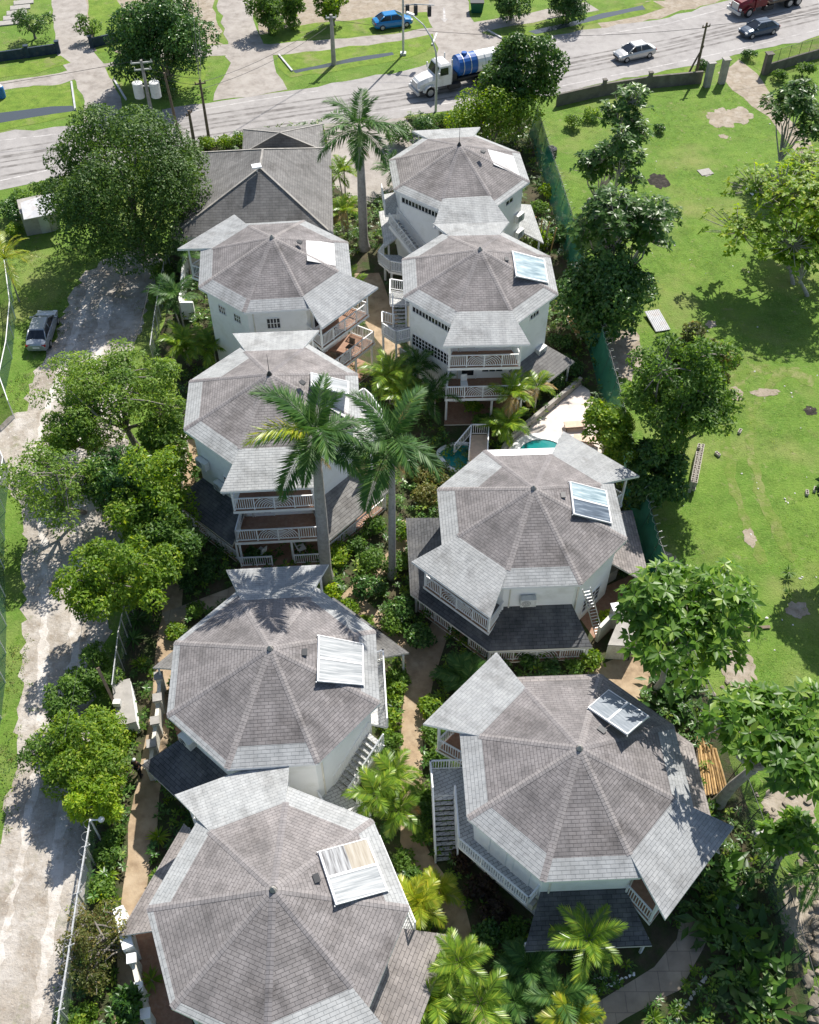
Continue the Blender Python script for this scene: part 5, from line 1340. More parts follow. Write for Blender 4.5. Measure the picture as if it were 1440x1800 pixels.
# ------------------------------------------------------------------ fences and walls
def fence(name, pts, h, label, net, cat='fence', gap=2.6, rail='steel', barbed=False, r=.035, lean=0.0):
    P = [G(*p) for p in pts]; o = P[0]
    T = thing(name, o, label, cat)
    nb_, tb = MB(), MB()
    Q = [p - o for p in P]
    posts = []
    for a, b in zip(Q, Q[1:]):
        n = max(1, round((b - a).length / gap))
        for i in range(n): posts.append(a.lerp(b, i / n))
    posts.append(Q[-1])
    up = Vector((lean, 0, h))
    for a, b in zip(posts, posts[1:]):
        nb_.face([a + Vector((0, 0, .05)), b + Vector((0, 0, .05)), b + up * .98, a + up * .98])
    nb_.build('netting', M[net], T)
    tb.tube([p + up for p in posts], r, 6); tb.build('rail', M[rail], T)
    for p in posts:
        pb = MB(); pb.tube([p - Vector((0, 0, .1)), p + up * 1.02], r * 1.15, 6)
        if barbed: pb.tube([p + up, p + up * 1.02 + Vector((.28, 0, .3))], r * .7, 5)
        pb.build('post', M[rail], T)
    if barbed:
        wb = MB()
        for a, b in zip(posts, posts[1:]):
            n = int((b - a).length / .09)
            wb.tube([a.lerp(b, i / n) + up * 1.0 + Vector((.22 * math.cos(i * .9), 0, .24 + .22 * math.sin(i * .9))) for i in range(n + 1)], .008, 3, cap=False)
        wb.build('razor_wire', M['steel'], T)
    return T
fence('net_fence', [(930, 236), (946, 292), (968, 360), (996, 455), (1028, 590), (1062, 720), (1092, 850), (1130, 1000), (1178, 1140)], 2.8, 'long green netted fence with razor wire between the cottages and the meadow', 'net', barbed=True, lean=.55, r=.02, rail='iron')
fence('net_fence', [(1180, 1142), (1250, 1300), (1306, 1455), (1360, 1610), (1410, 1790), (1450, 1930)], 2.2, 'dim green mesh fence beside the broad leaved plants and rubble', 'chain', lean=.3, r=.02, rail='iron')
fence('chain_link_fence', [(182, 1432), (168, 1520), (155, 1600), (142, 1690), (126, 1800), (112, 1900)], 2.1, 'wire mesh fence with thick grey top rail and razor wire along the pale lane', 'chain', barbed=True, r=.05)
fence('chain_link_fence', [(250, 1010), (236, 1080), (222, 1150), (212, 1240)], 2.2, 'wire fence of thin white poles below the rounded yellow green tree', 'chain', gap=1.0)
fence('chain_link_fence', [(300, 470), (290, 520), (280, 580), (272, 640)], 1.8, 'overgrown wire fence by the dark yard below the hipped roof', 'chain', gap=1.4)
fence('netted_lane_fence', [(16, 470), (28, 560), (22, 630), (10, 690), (26, 735)], 1.7, 'green netted fence with a white top rail behind the parked silver car', 'net2', rail='white')
fence('netted_lane_fence', [(-8, 775), (18, 835), (10, 900), (8, 1000), (12, 1100), (10, 1200), (-5, 1330)], 1.7, 'green netted fence in the shade along the far edge of the lane', 'net2', rail='white')
fence('chain_link_fence', [(1345, 128), (1400, 112), (1470, 92)], 2.2, 'tall thin iron fence on the wall past the gate pillars', 'chain', rail='iron', gap=1.4, r=.02)
def garden_wall(pts, h, label, mat='wall', wid=.2, pillars=None, capm=None, pw=.5, name='garden_wall', z=0, ph=.35):
    P = [G(*p, z) for p in pts]; o = P[0].copy(); o.z = 0
    T = thing(name, o, label, 'wall')
    mb = MB()
    for a, b in zip(P, P[1:]):
        a, b = a - o, b - o; a.z = b.z = h / 2
        mb.bar(a, b, wid, h)
    mb.build('wall_panel', M[mat], T)
    for i, p in enumerate(P):
        if pillars is not None and i not in pillars: continue
        q = p - o
        pb = MB(); pb.box((q.x, q.y, (h + ph) / 2), (pw * .85, pw * .85, h + ph - .01), .2)
        pi = pb.build('pillar', M[mat], T)
        cb = MB(); cb.box((q.x, q.y, h + ph + .05), (pw * 1.1, pw * 1.1, .1), .2); cb.build('cap', M[capm or mat], pi)
    return T
garden_wall([(287, 1212), (285, 1250), (281, 1290), (275, 1330), (271, 1366)], 1.15, 'white garden wall with square pillars beside the person in black', 'cream', pw=.45, capm='conc', ph=.25)
garden_wall([(328, 795), (324, 825), (318, 862)], 1.1, 'narrow white garden wall with three pillars beside a pair of air conditioners', 'cream')
garden_wall([(222, 1620), (240, 1690)], 1.9, 'broad topped white wall section at the corner of the brown lower roof', wid=.5, pillars=[])
garden_wall([(244, 1705), (255, 1755), (268, 1800), (282, 1850)], 1.4, 'white low wall with bright square caps next to the closest cottage', 'cream', capm='white', pw=.4, ph=.2)
garden_wall([(978, 187), (1060, 168), (1140, 155), (1232, 146)], 1.25, 'long stained grey wall between road and meadow', 'stain', wid=.25, pillars=[1, 2], pw=.4)
garden_wall([(1242, 152)], 2.1, 'first tall grey gate pillar at the end of the stained wall', 'conc', pw=.7, name='gate_pillar')
garden_wall([(1268, 146)], 2.1, 'second tall grey gate pillar standing alone beside the dirt track', 'conc', pw=.7, name='gate_pillar')
garden_wall([(1344, 130), (1400, 113), (1470, 93)], 1.0, 'grey wall with a tall pillar past the gate', 'stain', pillars=[0], pw=.7, ph=1.1)
garden_wall([(-30, 113), (0, 108), (50, 101), (104, 93)], 1.0, 'dark blue boundary wall in front of the lawn, up to the driveway', 'navy', pillars=[2, 3], pw=.45, ph=.2)
garden_wall([(162, 84), (200, 75), (228, 69)], 1.0, 'shorter dark blue boundary wall running into the leafy tree', 'navy', pillars=[0], pw=.45, ph=.2)
garden_wall([(1048, 1128), (1075, 1100)], 1.5, 'white yard wall by the porch railing end and shrub', 'cream', pillars=[1], capm='white')
garden_wall([(1075, 1100), (1108, 1062)], 1.5, 'white yard wall in front of the trash enclosure roof', 'cream', pillars=[], capm='white')
garden_wall([(1012, 1060), (1045, 1028), (1075, 1010)], 1.0, 'wide flat concrete wall in the terracotta yard', 'conc', wid=.8, pillars=[])
garden_wall([(860, 838), (895, 778), (960, 724), (1020, 674)], .6, 'low dark planter wall along the pool deck edge', 'conc', wid=.25, pillars=[])
garden_wall([(330, 470), (322, 560), (345, 560)], 1.6, 'shadowed white wall beside the narrow passage by the hipped roof', 'wall', pillars=[])
# sheltered trash enclosure and white slatted bin store
o_ = G(1100, 1130)
TE = thing('trash_enclosure', o_, 'pale slatted trash enclosure with a flat grey roof under the breadfruit tree', 'shed')
cs = [L(1064, 1158, 0), L(1104, 1160, 0), L(1128, 1115, 0), L(1094, 1086, 0)]
mb = MB(); mb.prism([tuple(p[:2]) for p in cs], 0, 1.4); mb.build('wall', M['cream'], TE)
mb = MB()
for a, b in ((cs[0], cs[1]), (cs[1], cs[2])):
    n = int((b - a).length / .16)
    for i in range(n + 1):
        p = a.lerp(b, i / n); mb.bar(p + Vector((0, 0, .05)), p + Vector((0, 0, 1.38)), .07, .07)
mb.build('slats', M['cream'], TE)
mb = MB(); c_ = sum(cs, Vector()) / 4
q = [c_ + (p - c_) * 1.06 for p in cs]
mb.hexa([(p.x, p.y, 1.45) for p in q], [(p.x, p.y, 1.53) for p in q]); mb.build('roof', M['conc'], TE)
o_ = G(228, 1255)
BS = thing('bin_store', o_, 'white slatted bin store with a stone top beside the garden wall path', 'shed')
a, b = L(222, 1222, 0), L(232, 1292, 0); d = (b - a).normalized(); s = Vector((d.y, -d.x, 0)) * .45
mb = MB(); mb.hexa([a - s, b - s, b + s, a + s][::-1], [p + Vector((0, 0, 1.3)) for p in (a - s, b - s, b + s, a + s)][::-1]); mb.build('body', M['wall'], BS)
mb = MB()
for i in range(9):
    z = .12 + i * .14
    for sg in (-1, 1): mb.bar(a + s * sg * 1.06 + Vector((0, 0, z)), b + s * sg * 1.06 + Vector((0, 0, z)), .05, .07)
mb.build('slats', M['white'], BS)
mb = MB(); a2, b2 = a - d * .1, b + d * .1; s2 = s * 1.1
mb.hexa([p + Vector((0, 0, 1.32)) for p in (a2 - s2, b2 - s2, b2 + s2, a2 + s2)][::-1], [p + Vector((0, 0, 1.38)) for p in (a2 - s2, b2 - s2, b2 + s2, a2 + s2)][::-1]); mb.build('top_slab', M['conc'], BS)
# shed on the lane plot
o_ = G(70, 400)
SH_ = thing('garden_shed', o_, 'small shed with a sloping tin roof beside the big round tree', 'shed')
slopes('roof', [[L(36, 356, 2.6), L(94, 338, 2.6), L(112, 372, 2.2), L(42, 386, 2.2)]], M['tin'], SH_, .06)
fl = [L(48, 415, 0), L(108, 404, 0), L(98, 378, 0), L(42, 390, 0)]
mb = MB(); mb.prism([tuple(p[:2]) for p in fl], 0, 2.15); mb.build('wall', M['conc'], SH_)
mb = MB(); p = fl[0].lerp(fl[1], .45); q = fl[0].lerp(fl[1], .72); n_ = Vector((0, -.03, 0)); mb.hexa([p + n_ * 2, q + n_ * 2, q - n_, p - n_], [v + Vector((0, 0, 1.9)) for v in (p + n_ * 2, q + n_ * 2, q - n_, p - n_)]); mb.build('door', M['tin'], SH_)

# ------------------------------------------------------------------ poles, lamps, cables
def height_at(px, py, top_py):
    b = G(px, py); z = 0.0
    for z in np.arange(.5, 20, .05):
        Zc = b.y * _c - (z - CAM_H) * _s
        if 900 - FOC * (b.y * _s + (z - CAM_H) * _c) / Zc <= top_py: break
    return float(z)
def pole(px, py, top, label, mat, r=.13, lean=(0, 0), arms=(), name='utility_pole', cans=0, h=None, cat='pole'):
    b = G(px, py); h = height_at(px, py, top) if h is None else h
    T = thing(name, b, label, cat, 'poles beside the road')
    mb = MB(); mb.tube([(0, 0, -.2), (lean[0] * .5, lean[1] * .5, h * .5), (lean[0], lean[1], h)], [r * 1.2, r, r * .75], 9); mb.build('post', M[mat], T)
    for z, wd, az in arms:
        z = h - z
        mb = MB(); v = Vector((math.cos(az), math.sin(az), 0)) * wd / 2; c = Vector((lean[0] * z / h, lean[1] * z / h, z))
        mb.bar(c - v, c + v, .1, .12)
        for f in (-.9, 0, .9): mb.tube([c + v * f, c + v * f + Vector((0, 0, .25))], [.06, .04], 6)
        mb.build('crossarm', M['steel' if mat == 'conc' else 'wood'], T)
    for i in range(cans):
        a = i * math.pi + .1
        mb = MB(); c = Vector((math.cos(a) * .8, math.sin(a) * .5, h * .36))
        mb.tube([c, c + Vector((0, 0, .04)), c + Vector((0, 0, 1.45)), c + Vector((0, 0, 1.5))], [.42, .5, .5, .4], 12)
        mb.bar(c + Vector((0, 0, 1.1)), Vector((0, 0, c.z + 1.1)), .1, .12)
        tr_ = mb.build('transformer', M['ac'], T)
        mb = MB()
        for k in (-.12, .12): mb.tube([c + Vector((k, 0, 1.5)), c + Vector((k, 0, 1.85))], [.05, .035], 6)
        mb.build('bushing', M['steel'], tr_)
    return T, b, h
pA = pole(268, 206, 106, 'concrete pole carrying two white transformers behind the round tree', 'conc', .17, arms=((.25, 2.0, .2), (.9, 1.6, .2)), cans=2)
pB = pole(313, 230, 128, 'dark wooden pole leaning by the leafy roadside tree', 'wood', .13, lean=(-.3, 0))
pC = pole(343, 260, 195, 'short dark pole standing in front of the trimmed hedge', 'wood', .15, arms=((.3, 1.0, 1.2),))
pD = pole(368, 247, 140, 'dark wooden pole at the hedge with many cables', 'wood', .13, arms=((.4, 1.0, .3),))
pE = pole(587, 114, 26, 'pale concrete post standing on the grass verge by the ditch', 'conc', .22, arms=((.3, 1.1, .1),))
pF = pole(1222, 138, 40, 'dark wooden pole at the roadside wall, upright', 'wood', .13, arms=((.4, .9, .4),))
pG = pole(1203, 142, 85, 'dark strut pole leaning against the upright roadside pole', 'wood', .1, lean=(1.4, .6))
# traffic signal mast
b = G(709, 96); TL = thing('traffic_signal', b, 'tall grey traffic signal mast with dark signal heads beside the blue sedan', 'traffic light')
mb = MB(); mb.tube([(0, 0, 0), (0, 0, 9.5)], [.13, .09], 10); mb.box((0, 0, .12), (.6, .6, .25)); mb.build('post', M['steel'], TL)
mb = MB(); mb.tube([(0, 0, 5.0), (1.2, -.2, 5.3), (3.2, -.6, 5.35)], [.07, .06, .05], 8); mb.build('mast_arm', M['steel'], TL)
for x in (.45, 1.3, 2.7):
    mb = MB(); mb.box((x, -.12 - x * .18, 4.75), (.34, .3, 1.0), .3)
    hd = mb.build('signal_head', M['iron'], TL)
    for j, cn in enumerate(('lampr', 'straw', 'plastic_g')):
        mb = MB(); mb.tube([(x, -.3 - x * .18, 5.05 - j * .3), (x, -.42 - x * .18, 5.07 - j * .3)], [.12, .13], 8); mb.build('lens', M['iron'], hd)
# curved street lamp
b = G(766, 196); LP = thing('street_lamp', b, 'grey street lamp with a long curved arm in front of the tank truck cab', 'street lamp')
hh = height_at(766, 196, 108)
mb = MB(); mb.tube([(0, 0, -.1), (0, 0, hh)], [.13, .1], 10); mb.build('post', M['steel'], LP)
mb = MB(); mb.tube([(0, 0, hh), (-.1, .1, hh + .9), (-.5, .4, hh + 2.0), (-1.3, 1.0, hh + 3.0), (-2.3, 1.8, hh + 3.5)], [.09, .08, .07, .06, .06], 8); mb.build('arm', M['steel'], LP)
mb = MB(); mb.hexa([(-2.95, 2.0, hh + 3.5), (-2.2, 1.5, hh + 3.45), (-2.1, 1.9, hh + 3.45), (-2.8, 2.4, hh + 3.5)], [(-2.9, 2.05, hh + 3.68), (-2.2, 1.55, hh + 3.62), (-2.1, 1.85, hh + 3.62), (-2.78, 2.35, hh + 3.68)]); mb.build('lamp_head', M['ac'], LP)
b = G(190, 1476); GL = thing('globe_lamp', b, 'white globe lamp on a short bracket at the top of the wire fence', 'lamp')
mb = MB(); mb.tube([(-.35, 0, 0), (-.35, 0, 2.3), (.1, 0, 2.35)], [.05, .05, .04], 8); mb.build('bracket', M['white'], GL)
mb = MB(); mb.ball((.2, 0, 2.38), .16, 12, 8); mb.build('globe', M['white'], GL, True)
b = G(226, 1288); q = G(172, 1174, 3.4) - b
LW = thing('leaning_post', b, 'weathered wooden post leaning over the white slatted bin store', 'post')
mb = MB(); mb.bar((0, 0, 0), q, .16, .14); mb.build('beam', M['wood'], LW)
mb = MB(); p_ = q * .45; mb.box(p_ + Vector((.15, 0, .1)), (.4, .3, .35)); mb.build('junction_box', M['ac'], LW)
def cable(p, q, sag, label, r=.02):
    p, q = Vector(p), Vector(q)
    mb = MB(); mb.tube([p.lerp(q, t) - p - Vector((0, 0, sag * 4 * t * (1 - t))) for t in np.linspace(0, 1, 11)], r, 4, cap=False)
    o = mb.build('overhead_cable', M['iron'], None); o.location = p
    tag(o, label, 'cable', 'overhead power cables')
tA, tB, tD, tE, tF = [x[1] + Vector((0, 0, x[2])) for x in (pA, pB, pD, pE, pF)]
for dz in (.2, -.5, -1.1): cable(tA + Vector((0, 0, dz)), tD + Vector((0, 0, dz + .6)), .3, 'cable strung between the transformer pole and the dark hedge pole')
for i, q in enumerate(((330, -60, 14), (318, -60, 12), (345, -60, 13))): cable(tD - Vector((0, 0, .4 * i)), G(*q[:2], q[2] - 4), .6, 'cable running from the dark hedge pole up across the leafy tree')
cable(tA, tA + Vector((-60, -14, -1)), 1.0, 'cable leaving the transformer pole towards the open road side')
for dz in (-.3, -.9): cable(tD + Vector((0, 0, dz)), tE + Vector((0, 0, dz)), .7, 'cable crossing the road between the hedge pole and the concrete post')
cable(tF - Vector((0, 0, .3)), tF + Vector((40, 12, 1)), .9, 'cable leaving the upright pole at the stained roadside wall')
cable(tE - Vector((0, 0, .5)), tF - Vector((0, 0, .5)), 1.2, 'long cable over the traffic, concrete post to stained roadside wall')
cable(G(262, 505, 4.5), G(212, 660, 4.2), .5, 'cable hanging in the dark yard between lane and hipped roof', .025)
cable(G(145, 1090, 4.5), G(112, 1300, 4.2), .4, 'cable hanging above the lane edge by the bare twigs', .012)

# ------------------------------------------------------------------ vehicles
def wheel(par, x, y, r, wd, mat='rim'):
    mb = MB(); s = 1 if y > 0 else -1
    mb.tube([(x, y - s * wd, r), (x, y - s * wd * .9, r), (x, y - s * wd * .1, r), (x, y, r)], [r * .86, r, r, r * .88], 16)
    t = mb.build('wheel', M['rubber'], par)
    mb = MB(); mb.tube([(x, y, r), (x, y + s * .015, r)], [r * .62, r * .5], 12); mb.build('rim', M[mat], t)
def sedan(loc, hdg, paint, label, Lc=4.5, wagon=False):
    T = thing('parked_car' if 'park' in label else 'moving_car', loc, label, 'car', None, hdg)
    h2, w2 = Lc / 2, .87
    st = [(-h2, .35, .78, .62), (-h2 + .08, .28, .92, .74), (-h2 + .5, .22, 1.0, .83), (-1.1, .2, 1.0, .87), (0, .2, .98, .88), (.85, .2, .96, .87), (1.3, .22, .93, .86), (h2 - .5, .24, .85, .82), (h2 - .12, .28, .74, .74), (h2, .36, .6, .58)]
    rings = []
    for x, zb, zt, w_ in st:
        rings.append([(x, -w_ * .9, zb), (x, -w_, zb + .2), (x, -w_, zt - .22), (x, -w_ * .9, zt - .04), (x, -w_ * .5, zt + .02), (x, w_ * .5, zt + .02), (x, w_ * .9, zt - .04), (x, w_, zt - .22), (x, w_, zb + .2), (x, w_ * .9, zb)])
    mb = MB(); n = 10
    for a, b in zip(rings, rings[1:]):
        for i in range(n):
            j = (i + 1) % n; mb.face([a[i], b[i], b[j], a[j]])
    mb.face(rings[0][::-1]); mb.face(rings[-1])
    body = mb.build('body', M[paint], T, True)
    # cabin: glass with painted roof and pillars
    rb, rt = (-1.75, 1.25), (-1.05, .4)
    zb, zt = .96, 1.44
    B = [(rb[0], -.74, zb), (rb[1], -.74, zb), (rb[1], .74, zb), (rb[0], .74, zb)]
    U = [(rt[0], -.56, zt), (rt[1], -.56, zt), (rt[1], .56, zt), (rt[0], .56, zt)]
    def quad(nm, a, b, c, d):
        m_ = MB(); m_.face([a, b, c, d]); return m_.build(nm, M['cglass'], T)
    quad('windscreen', B[1], B[2], U[2], U[1]); quad('rear_window', B[3], B[0], U[0], U[3])
    quad('side_window', B[0], B[1], U[1], U[0]); quad('side_window', B[2], B[3], U[3], U[2])
    m_ = MB()
    m_.face([(U[0][0] + .02, -.54, zt + .05), (U[1][0] - .02, -.54, zt + .05), (U[1][0] - .02, .54, zt + .05), (U[0][0] + .02, .54, zt + .05)])
    V = [(U[0][0] + .02, -.54, zt + .05), (U[1][0] - .02, -.54, zt + .05), (U[1][0] - .02, .54, zt + .05), (U[0][0] + .02, .54, zt + .05)]
    Ue = [(U[0][0] - .06, -.6, zt - .03), (U[1][0] + .06, -.6, zt - .03), (U[1][0] + .06, .6, zt - .03), (U[0][0] - .06, .6, zt - .03)]
    for i in range(4): m_.face([Ue[i], Ue[(i + 1) % 4], V[(i + 1) % 4], V[i]])
    for a, b in zip(B, U): m_.bar(a, b, .08, .08)
    for s in (-1, 1): m_.bar((-.35, s * .745, zb), (-.3, s * .57, zt), .07, .05)
    m_.build('roof', M[paint], T, True)
    for x in (-1.38, 1.38):
        for y in (-w2 - .01, w2 + .01): wheel(T, x, y, .32, .2)
    for s in (-1, 1):
        m_ = MB(); m_.box((h2 - .14, s * .6, .66), (.2, .3, .16)); m_.build('headlight', M['lampw'], T)
        m_ = MB(); m_.box((-h2 + .08, s * .58, .76), (.12, .3, .17)); m_.build('tail_light', M['lampr'], T)
        m_ = MB(); m_.box((.95, s * .95, 1.0), (.12, .2, .13)); m_.build('wing_mirror', M[paint], T)
    m_ = MB(); m_.box((h2 - .01, 0, .5), (.06, .8, .16)); m_.build('grille', M['iron'], T)
    m_ = MB(); m_.box((-h2 + .0, 0, .62), (.04, .5, .13)); m_.build('number_plate', M['white'], T)
    return T
def hdg(p, q):
    d = G(*q) - G(*p); return math.atan2(d.y, d.x)
sedan(G(1114, 101), hdg((1180, 92), (1080, 113)), 'silver', 'silver sedan driving on the road in front of the stained wall')
sedan(G(1332, 60), hdg((1400, 47), (1300, 68)), 'navycar', 'dark blue grey sedan driving behind the silver one')
sedan(G(690, 46), hdg((655, 50), (725, 40)), 'paintblue', 'bright blue sedan parked on the grass beside the signal mast', 4.4)
sedan(G(78, 590), hdg((68, 610), (88, 548)), 'greycar', 'silver grey sedan parked on the lane edge in tree shade', 4.4)
sedan(G(492, 4), hdg((480, 0), (510, 8)), 'silver', 'white car parked far up the wide driveway', 4.2)
def truck(loc, h, cabmat, label, tank):
    T = thing('tank_truck' if tank else 'flatbed_truck', loc, label, 'truck', None, h)
    R_ = 'rubber'
    mb = MB(); mb.bar((4.3, 0, .75), (-4.6, 0, .75), .95, .28)
    for s in (-1, 1): mb.box((.6, s * .95, .65), (1.3, .5, .5))
    mb.build('chassis', M['iron'], T)
    # bonnet: lofted, sloping forward
    sec = [(2.55, 1.02, .95, 2.0), (3.4, .98, .9, 1.88), (4.3, .86, .75, 1.65), (4.55, .74, .8, 1.4)]
    rg = [[(x, -w_, zb), (x, -w_, zt - .3), (x, -w_ * .7, zt), (x, w_ * .7, zt), (x, w_, zt - .3), (x, w_, zb)] for x, w_, zb, zt in sec]
    mb = MB()
    for a, b in zip(rg, rg[1:]):
        for i in range(6): mb.face([a[i], b[i], b[(i + 1) % 6], a[(i + 1) % 6]])
    mb.face(rg[-1]); mb.build('bonnet', M[cabmat], T)
    mb = MB(); mb.box((4.56, 0, 1.15), (.06, 1.1, .75)); mb.build('grille', M['steel'], T)
    mb = MB(); mb.box((4.62, 0, .62), (.2, 2.2, .32)); mb.build('bumper', M['steel'], T)
    for s in (-1, 1):
        mb = MB(); mb.tube([(3.3, s * 1.22, .95), (3.3, s * 1.22, .96)], .01, 4)
        pts = [(3.3 + .68 * math.cos(a), s * 1.08, .55 + .68 * math.sin(a)) for a in np.linspace(.1, math.pi - .1, 8)]
        for a, b in zip(pts, pts[1:]): mb.bar(a, b, .36, .05)
        mb.build('fender', M[cabmat], T)
        mb = MB(); mb.box((4.5, s * .88, 1.0), (.14, .3, .2)); mb.build('headlight', M['lampw'], T)
    cb = MB()
    lo = [(1.0, -1.12, .95), (2.6, -1.12, .95), (2.6, 1.12, .95), (1.0, 1.12, .95)]
    md = [(1.0, -1.12, 1.95), (2.62, -1.12, 1.95), (2.62, 1.12, 1.95), (1.0, 1.12, 1.95)]
    hi = [(1.05, -1.0, 2.85), (2.25, -1.0, 2.85), (2.25, 1.0, 2.85), (1.05, 1.0, 2.85)]
    cb.hexa(lo, md); cb.hexa(md, hi)
    cb.hexa(hi, [(1.15, -.8, 3.02), (2.05, -.8, 3.02), (2.05, .8, 3.02), (1.15, .8, 3.02)])
    cab = cb.build('cab', M[cabmat], T)
    def gl(nm, q, off):
        m_ = MB(); q = [Vector(p) + Vector(off) for p in q]; m_.face(q); m_.build(nm, M['cglass'], cab)
    gl('windscreen', [(2.57, -.98, 2.02), (2.57, .98, 2.02), (2.28, .9, 2.75), (2.28, -.9, 2.75)], (.03, 0, .01))
    for s in (-1, 1): gl('side_window', [(1.35, s * 1.1, 2.02), (2.35, s * 1.1, 2.02), (2.15, s * 1.0, 2.7), (1.35, s * 1.0, 2.7)], (0, s * .035, 0))
    for s in (-1, 1):
        mb = MB(); mb.tube([(.85, s * .85, 1.0), (.85, s * .85, 3.3)], [.07, .07], 8); mb.build('exhaust', M['steel'], T)
        mb = MB(); mb.box((2.5, s * 1.4, 2.2), (.1, .2, .5)); mb.build('wing_mirror', M['steel'], T)
    if tank:
        def cyl(nm, x0, x1, r, mt, dome=(0, 0)):
            m_ = MB()
            xs = [x0] + [x0 + (x1 - x0) * f for f in (.05, .5, .95)] + [x1]
            m_.tube([(x, 0, 2.15) for x in xs], [r * (.8 if dome[0] else 1), r, r, r, r * (.8 if dome[1] else 1)], 20)
            return m_.build(nm, M[mt], T, False)
        tk = cyl('tank', .1, -2.05, 1.02, 'tankb', (1, 0)); t2 = cyl('tank', -2.05, -4.5, 1.02, 'truckw', (0, 1))
        for x in (-.5, -1.3, -2.07, -2.9, -3.7):
            m_ = MB(); m_.tube([(x - .04, 0, 2.15), (x + .04, 0, 2.15)], 1.05, 20); m_.build('band', M['steel'], tk if x > -2 else t2)
        m_ = MB(); m_.tube([(-.9, 0, 3.12), (-.9, 0, 3.35)], [.3, .28], 10); m_.build('hatch', M['tankb'], tk)
        m_ = MB(); m_.box((.55, 0, 1.3), (.7, 1.5, .9)); m_.tube([(.4, -.9, 1.1), (.2, -1.05, 1.6), (-.4, -1.1, 1.5)], .06, 6); m_.build('pump', M['iron'], T)
        m_ = MB(); m_.box((-2.2, 0, 1.12), (4.6, 1.6, .14)); m_.build('cradle', M['iron'], T)
    else:
        m_ = MB(); m_.box((-1.9, 0, 1.1), (5.2, 2.3, .2)); m_.build('flatbed', M['wood'], T)
        m_ = MB(); m_.box((-1.6, 0, 1.6), (3.4, 2.1, .8)); m_.build('load', M['conc'], T)
    for x in (3.3, -2.5, -3.75):
        for y in (-1.15, 1.15): wheel(T, x, y, .52, .3 if x > 0 else .5)
    return T
truck(G(800, 152), hdg((900, 132), (705, 176)), 'truckw', 'white tank truck with a blue and white barrel driving past the street lamp', True)
truck(G(1345, 15), hdg((1400, 4), (1300, 28)), 'red', 'dark red truck cut by the top edge of the photograph', False)

# ------------------------------------------------------------------ pool, deck furniture, footbridge
o_ = G(955, 806)
PL = thing('round_pool', o_, 'round swimming pool with a wide white rim next to the pale deck', 'pool')
mb = MB(); ri, ro_ = 1.75, 2.35
an = np.linspace(0, 2 * math.pi, 40, endpoint=False)
for i in range(40):
    a, b = an[i], an[(i + 1) % 40]
    f = lambda r_, t, z: (r_ * math.cos(t), r_ * math.sin(t), z)
    mb.face([f(ri, a, .14), f(ro_, a, .14), f(ro_, b, .14), f(ri, b, .14)]); mb.face([f(ro_, a, .0), f(ro_, b, .0), f(ro_, b, .14), f(ro_, a, .14)][::-1]); mb.face([f(ri, a, .0), f(ri, b, .0), f(ri, b, .14), f(ri, a, .14)])
mb.build('rim', M['white'], PL)
mb = MB(); mb.face([(ri * 1.01 * math.cos(a), ri * 1.01 * math.sin(a), .07) for a in an]); mb.build('water', M['pool'], PL)
mb = MB()
for s in (-.22, .22): mb.tube([(1.3 + s, 1.2, -.1), (1.35 + s, 1.3, .75), (1.6 + s, 1.6, .75), (1.65 + s, 1.75, .14)], .03, 6)
mb.build('pool_ladder', M['steel'], PL)
o_ = G(812, 805)
PN = thing('garden_pond', o_, 'small teal pond in the planting under the footbridge', 'pond')
mb = MB(); mb.face([(1.5 * math.cos(a) * (1 + .15 * math.sin(3 * a)), 1.3 * math.sin(a), .05) for a in an]); mb.build('water', M['pool'], PN)
mb = MB()
for i in range(40):
    a, b = an[i], an[(i + 1) % 40]
    f = lambda t: Vector((1.5 * math.cos(t) * (1 + .15 * math.sin(3 * t)), 1.3 * math.sin(t), .06))
    mb.bar(f(a), f(b), .25, .2)
mb.build('rim', M['wall'], PN)
def lounger(px, py, rz, label):
    T = thing('sun_lounger', G(px, py), label, 'sun lounger', 'sun loungers on the pool deck', rz)
    mb = MB(); mb.bar((-.9, -.3, .3), (.9, -.3, .3), .05, .06); mb.bar((-.9, .3, .3), (.9, .3, .3), .05, .06); mb.build('frame', M['wood'], T)
    for x in (-.8, .5):
        for y in (-.3, .3):
            mb = MB(); mb.bar((x, y, 0), (x, y, .3), .05, .05); mb.build('leg', M['wood'], T)
    mb = MB(); mb.box((-.25, 0, .36), (1.3, .6, .06)); mb.build('seat', M['pinkf'], T)
    mb = MB(); mb.hexa([(.4, -.3, .36), (1.0, -.3, .7), (1.0, .3, .7), (.4, .3, .36)], [(.37, -.3, .42), (.97, -.3, .76), (.97, .3, .76), (.37, .3, .42)]); mb.build('backrest', M['pinkf'], T)
lounger(1014, 752, .1, 'wooden sun lounger on the pale deck, clear of the lime shrub tree')
lounger(1030, 778, -.2, 'wooden sun lounger half under the lime shrub tree')
o_ = G(832, 800)
FB = thing('footbridge', o_, 'raised footbridge landing with white railings behind the pool cottage roof', 'bridge')
q = [L(856, 808, .7), L(858, 764, .7), L(828, 764, .7), L(824, 808, .7)]
mb = MB(); mb.hexa([p - Vector((0, 0, .2)) for p in q], q); mb.build('deck', M['pinkf'], FB)
for a, b in ((0, 1), (1, 2), (2, 3)):
    r_ = MB(); rail_panel(r_, q[a], q[b], .95); r_.build('railing', M['white'], FB)
r_ = MB(); slope_rail(r_, q[2], L(798, 800, 0)); r_.build('railing', M['white'], FB)
for p in q:
    r_ = MB(); r_.bar((p.x, p.y, 0), (p.x, p.y, .5), .15, .15); r_.build('post', M['white'], FB)
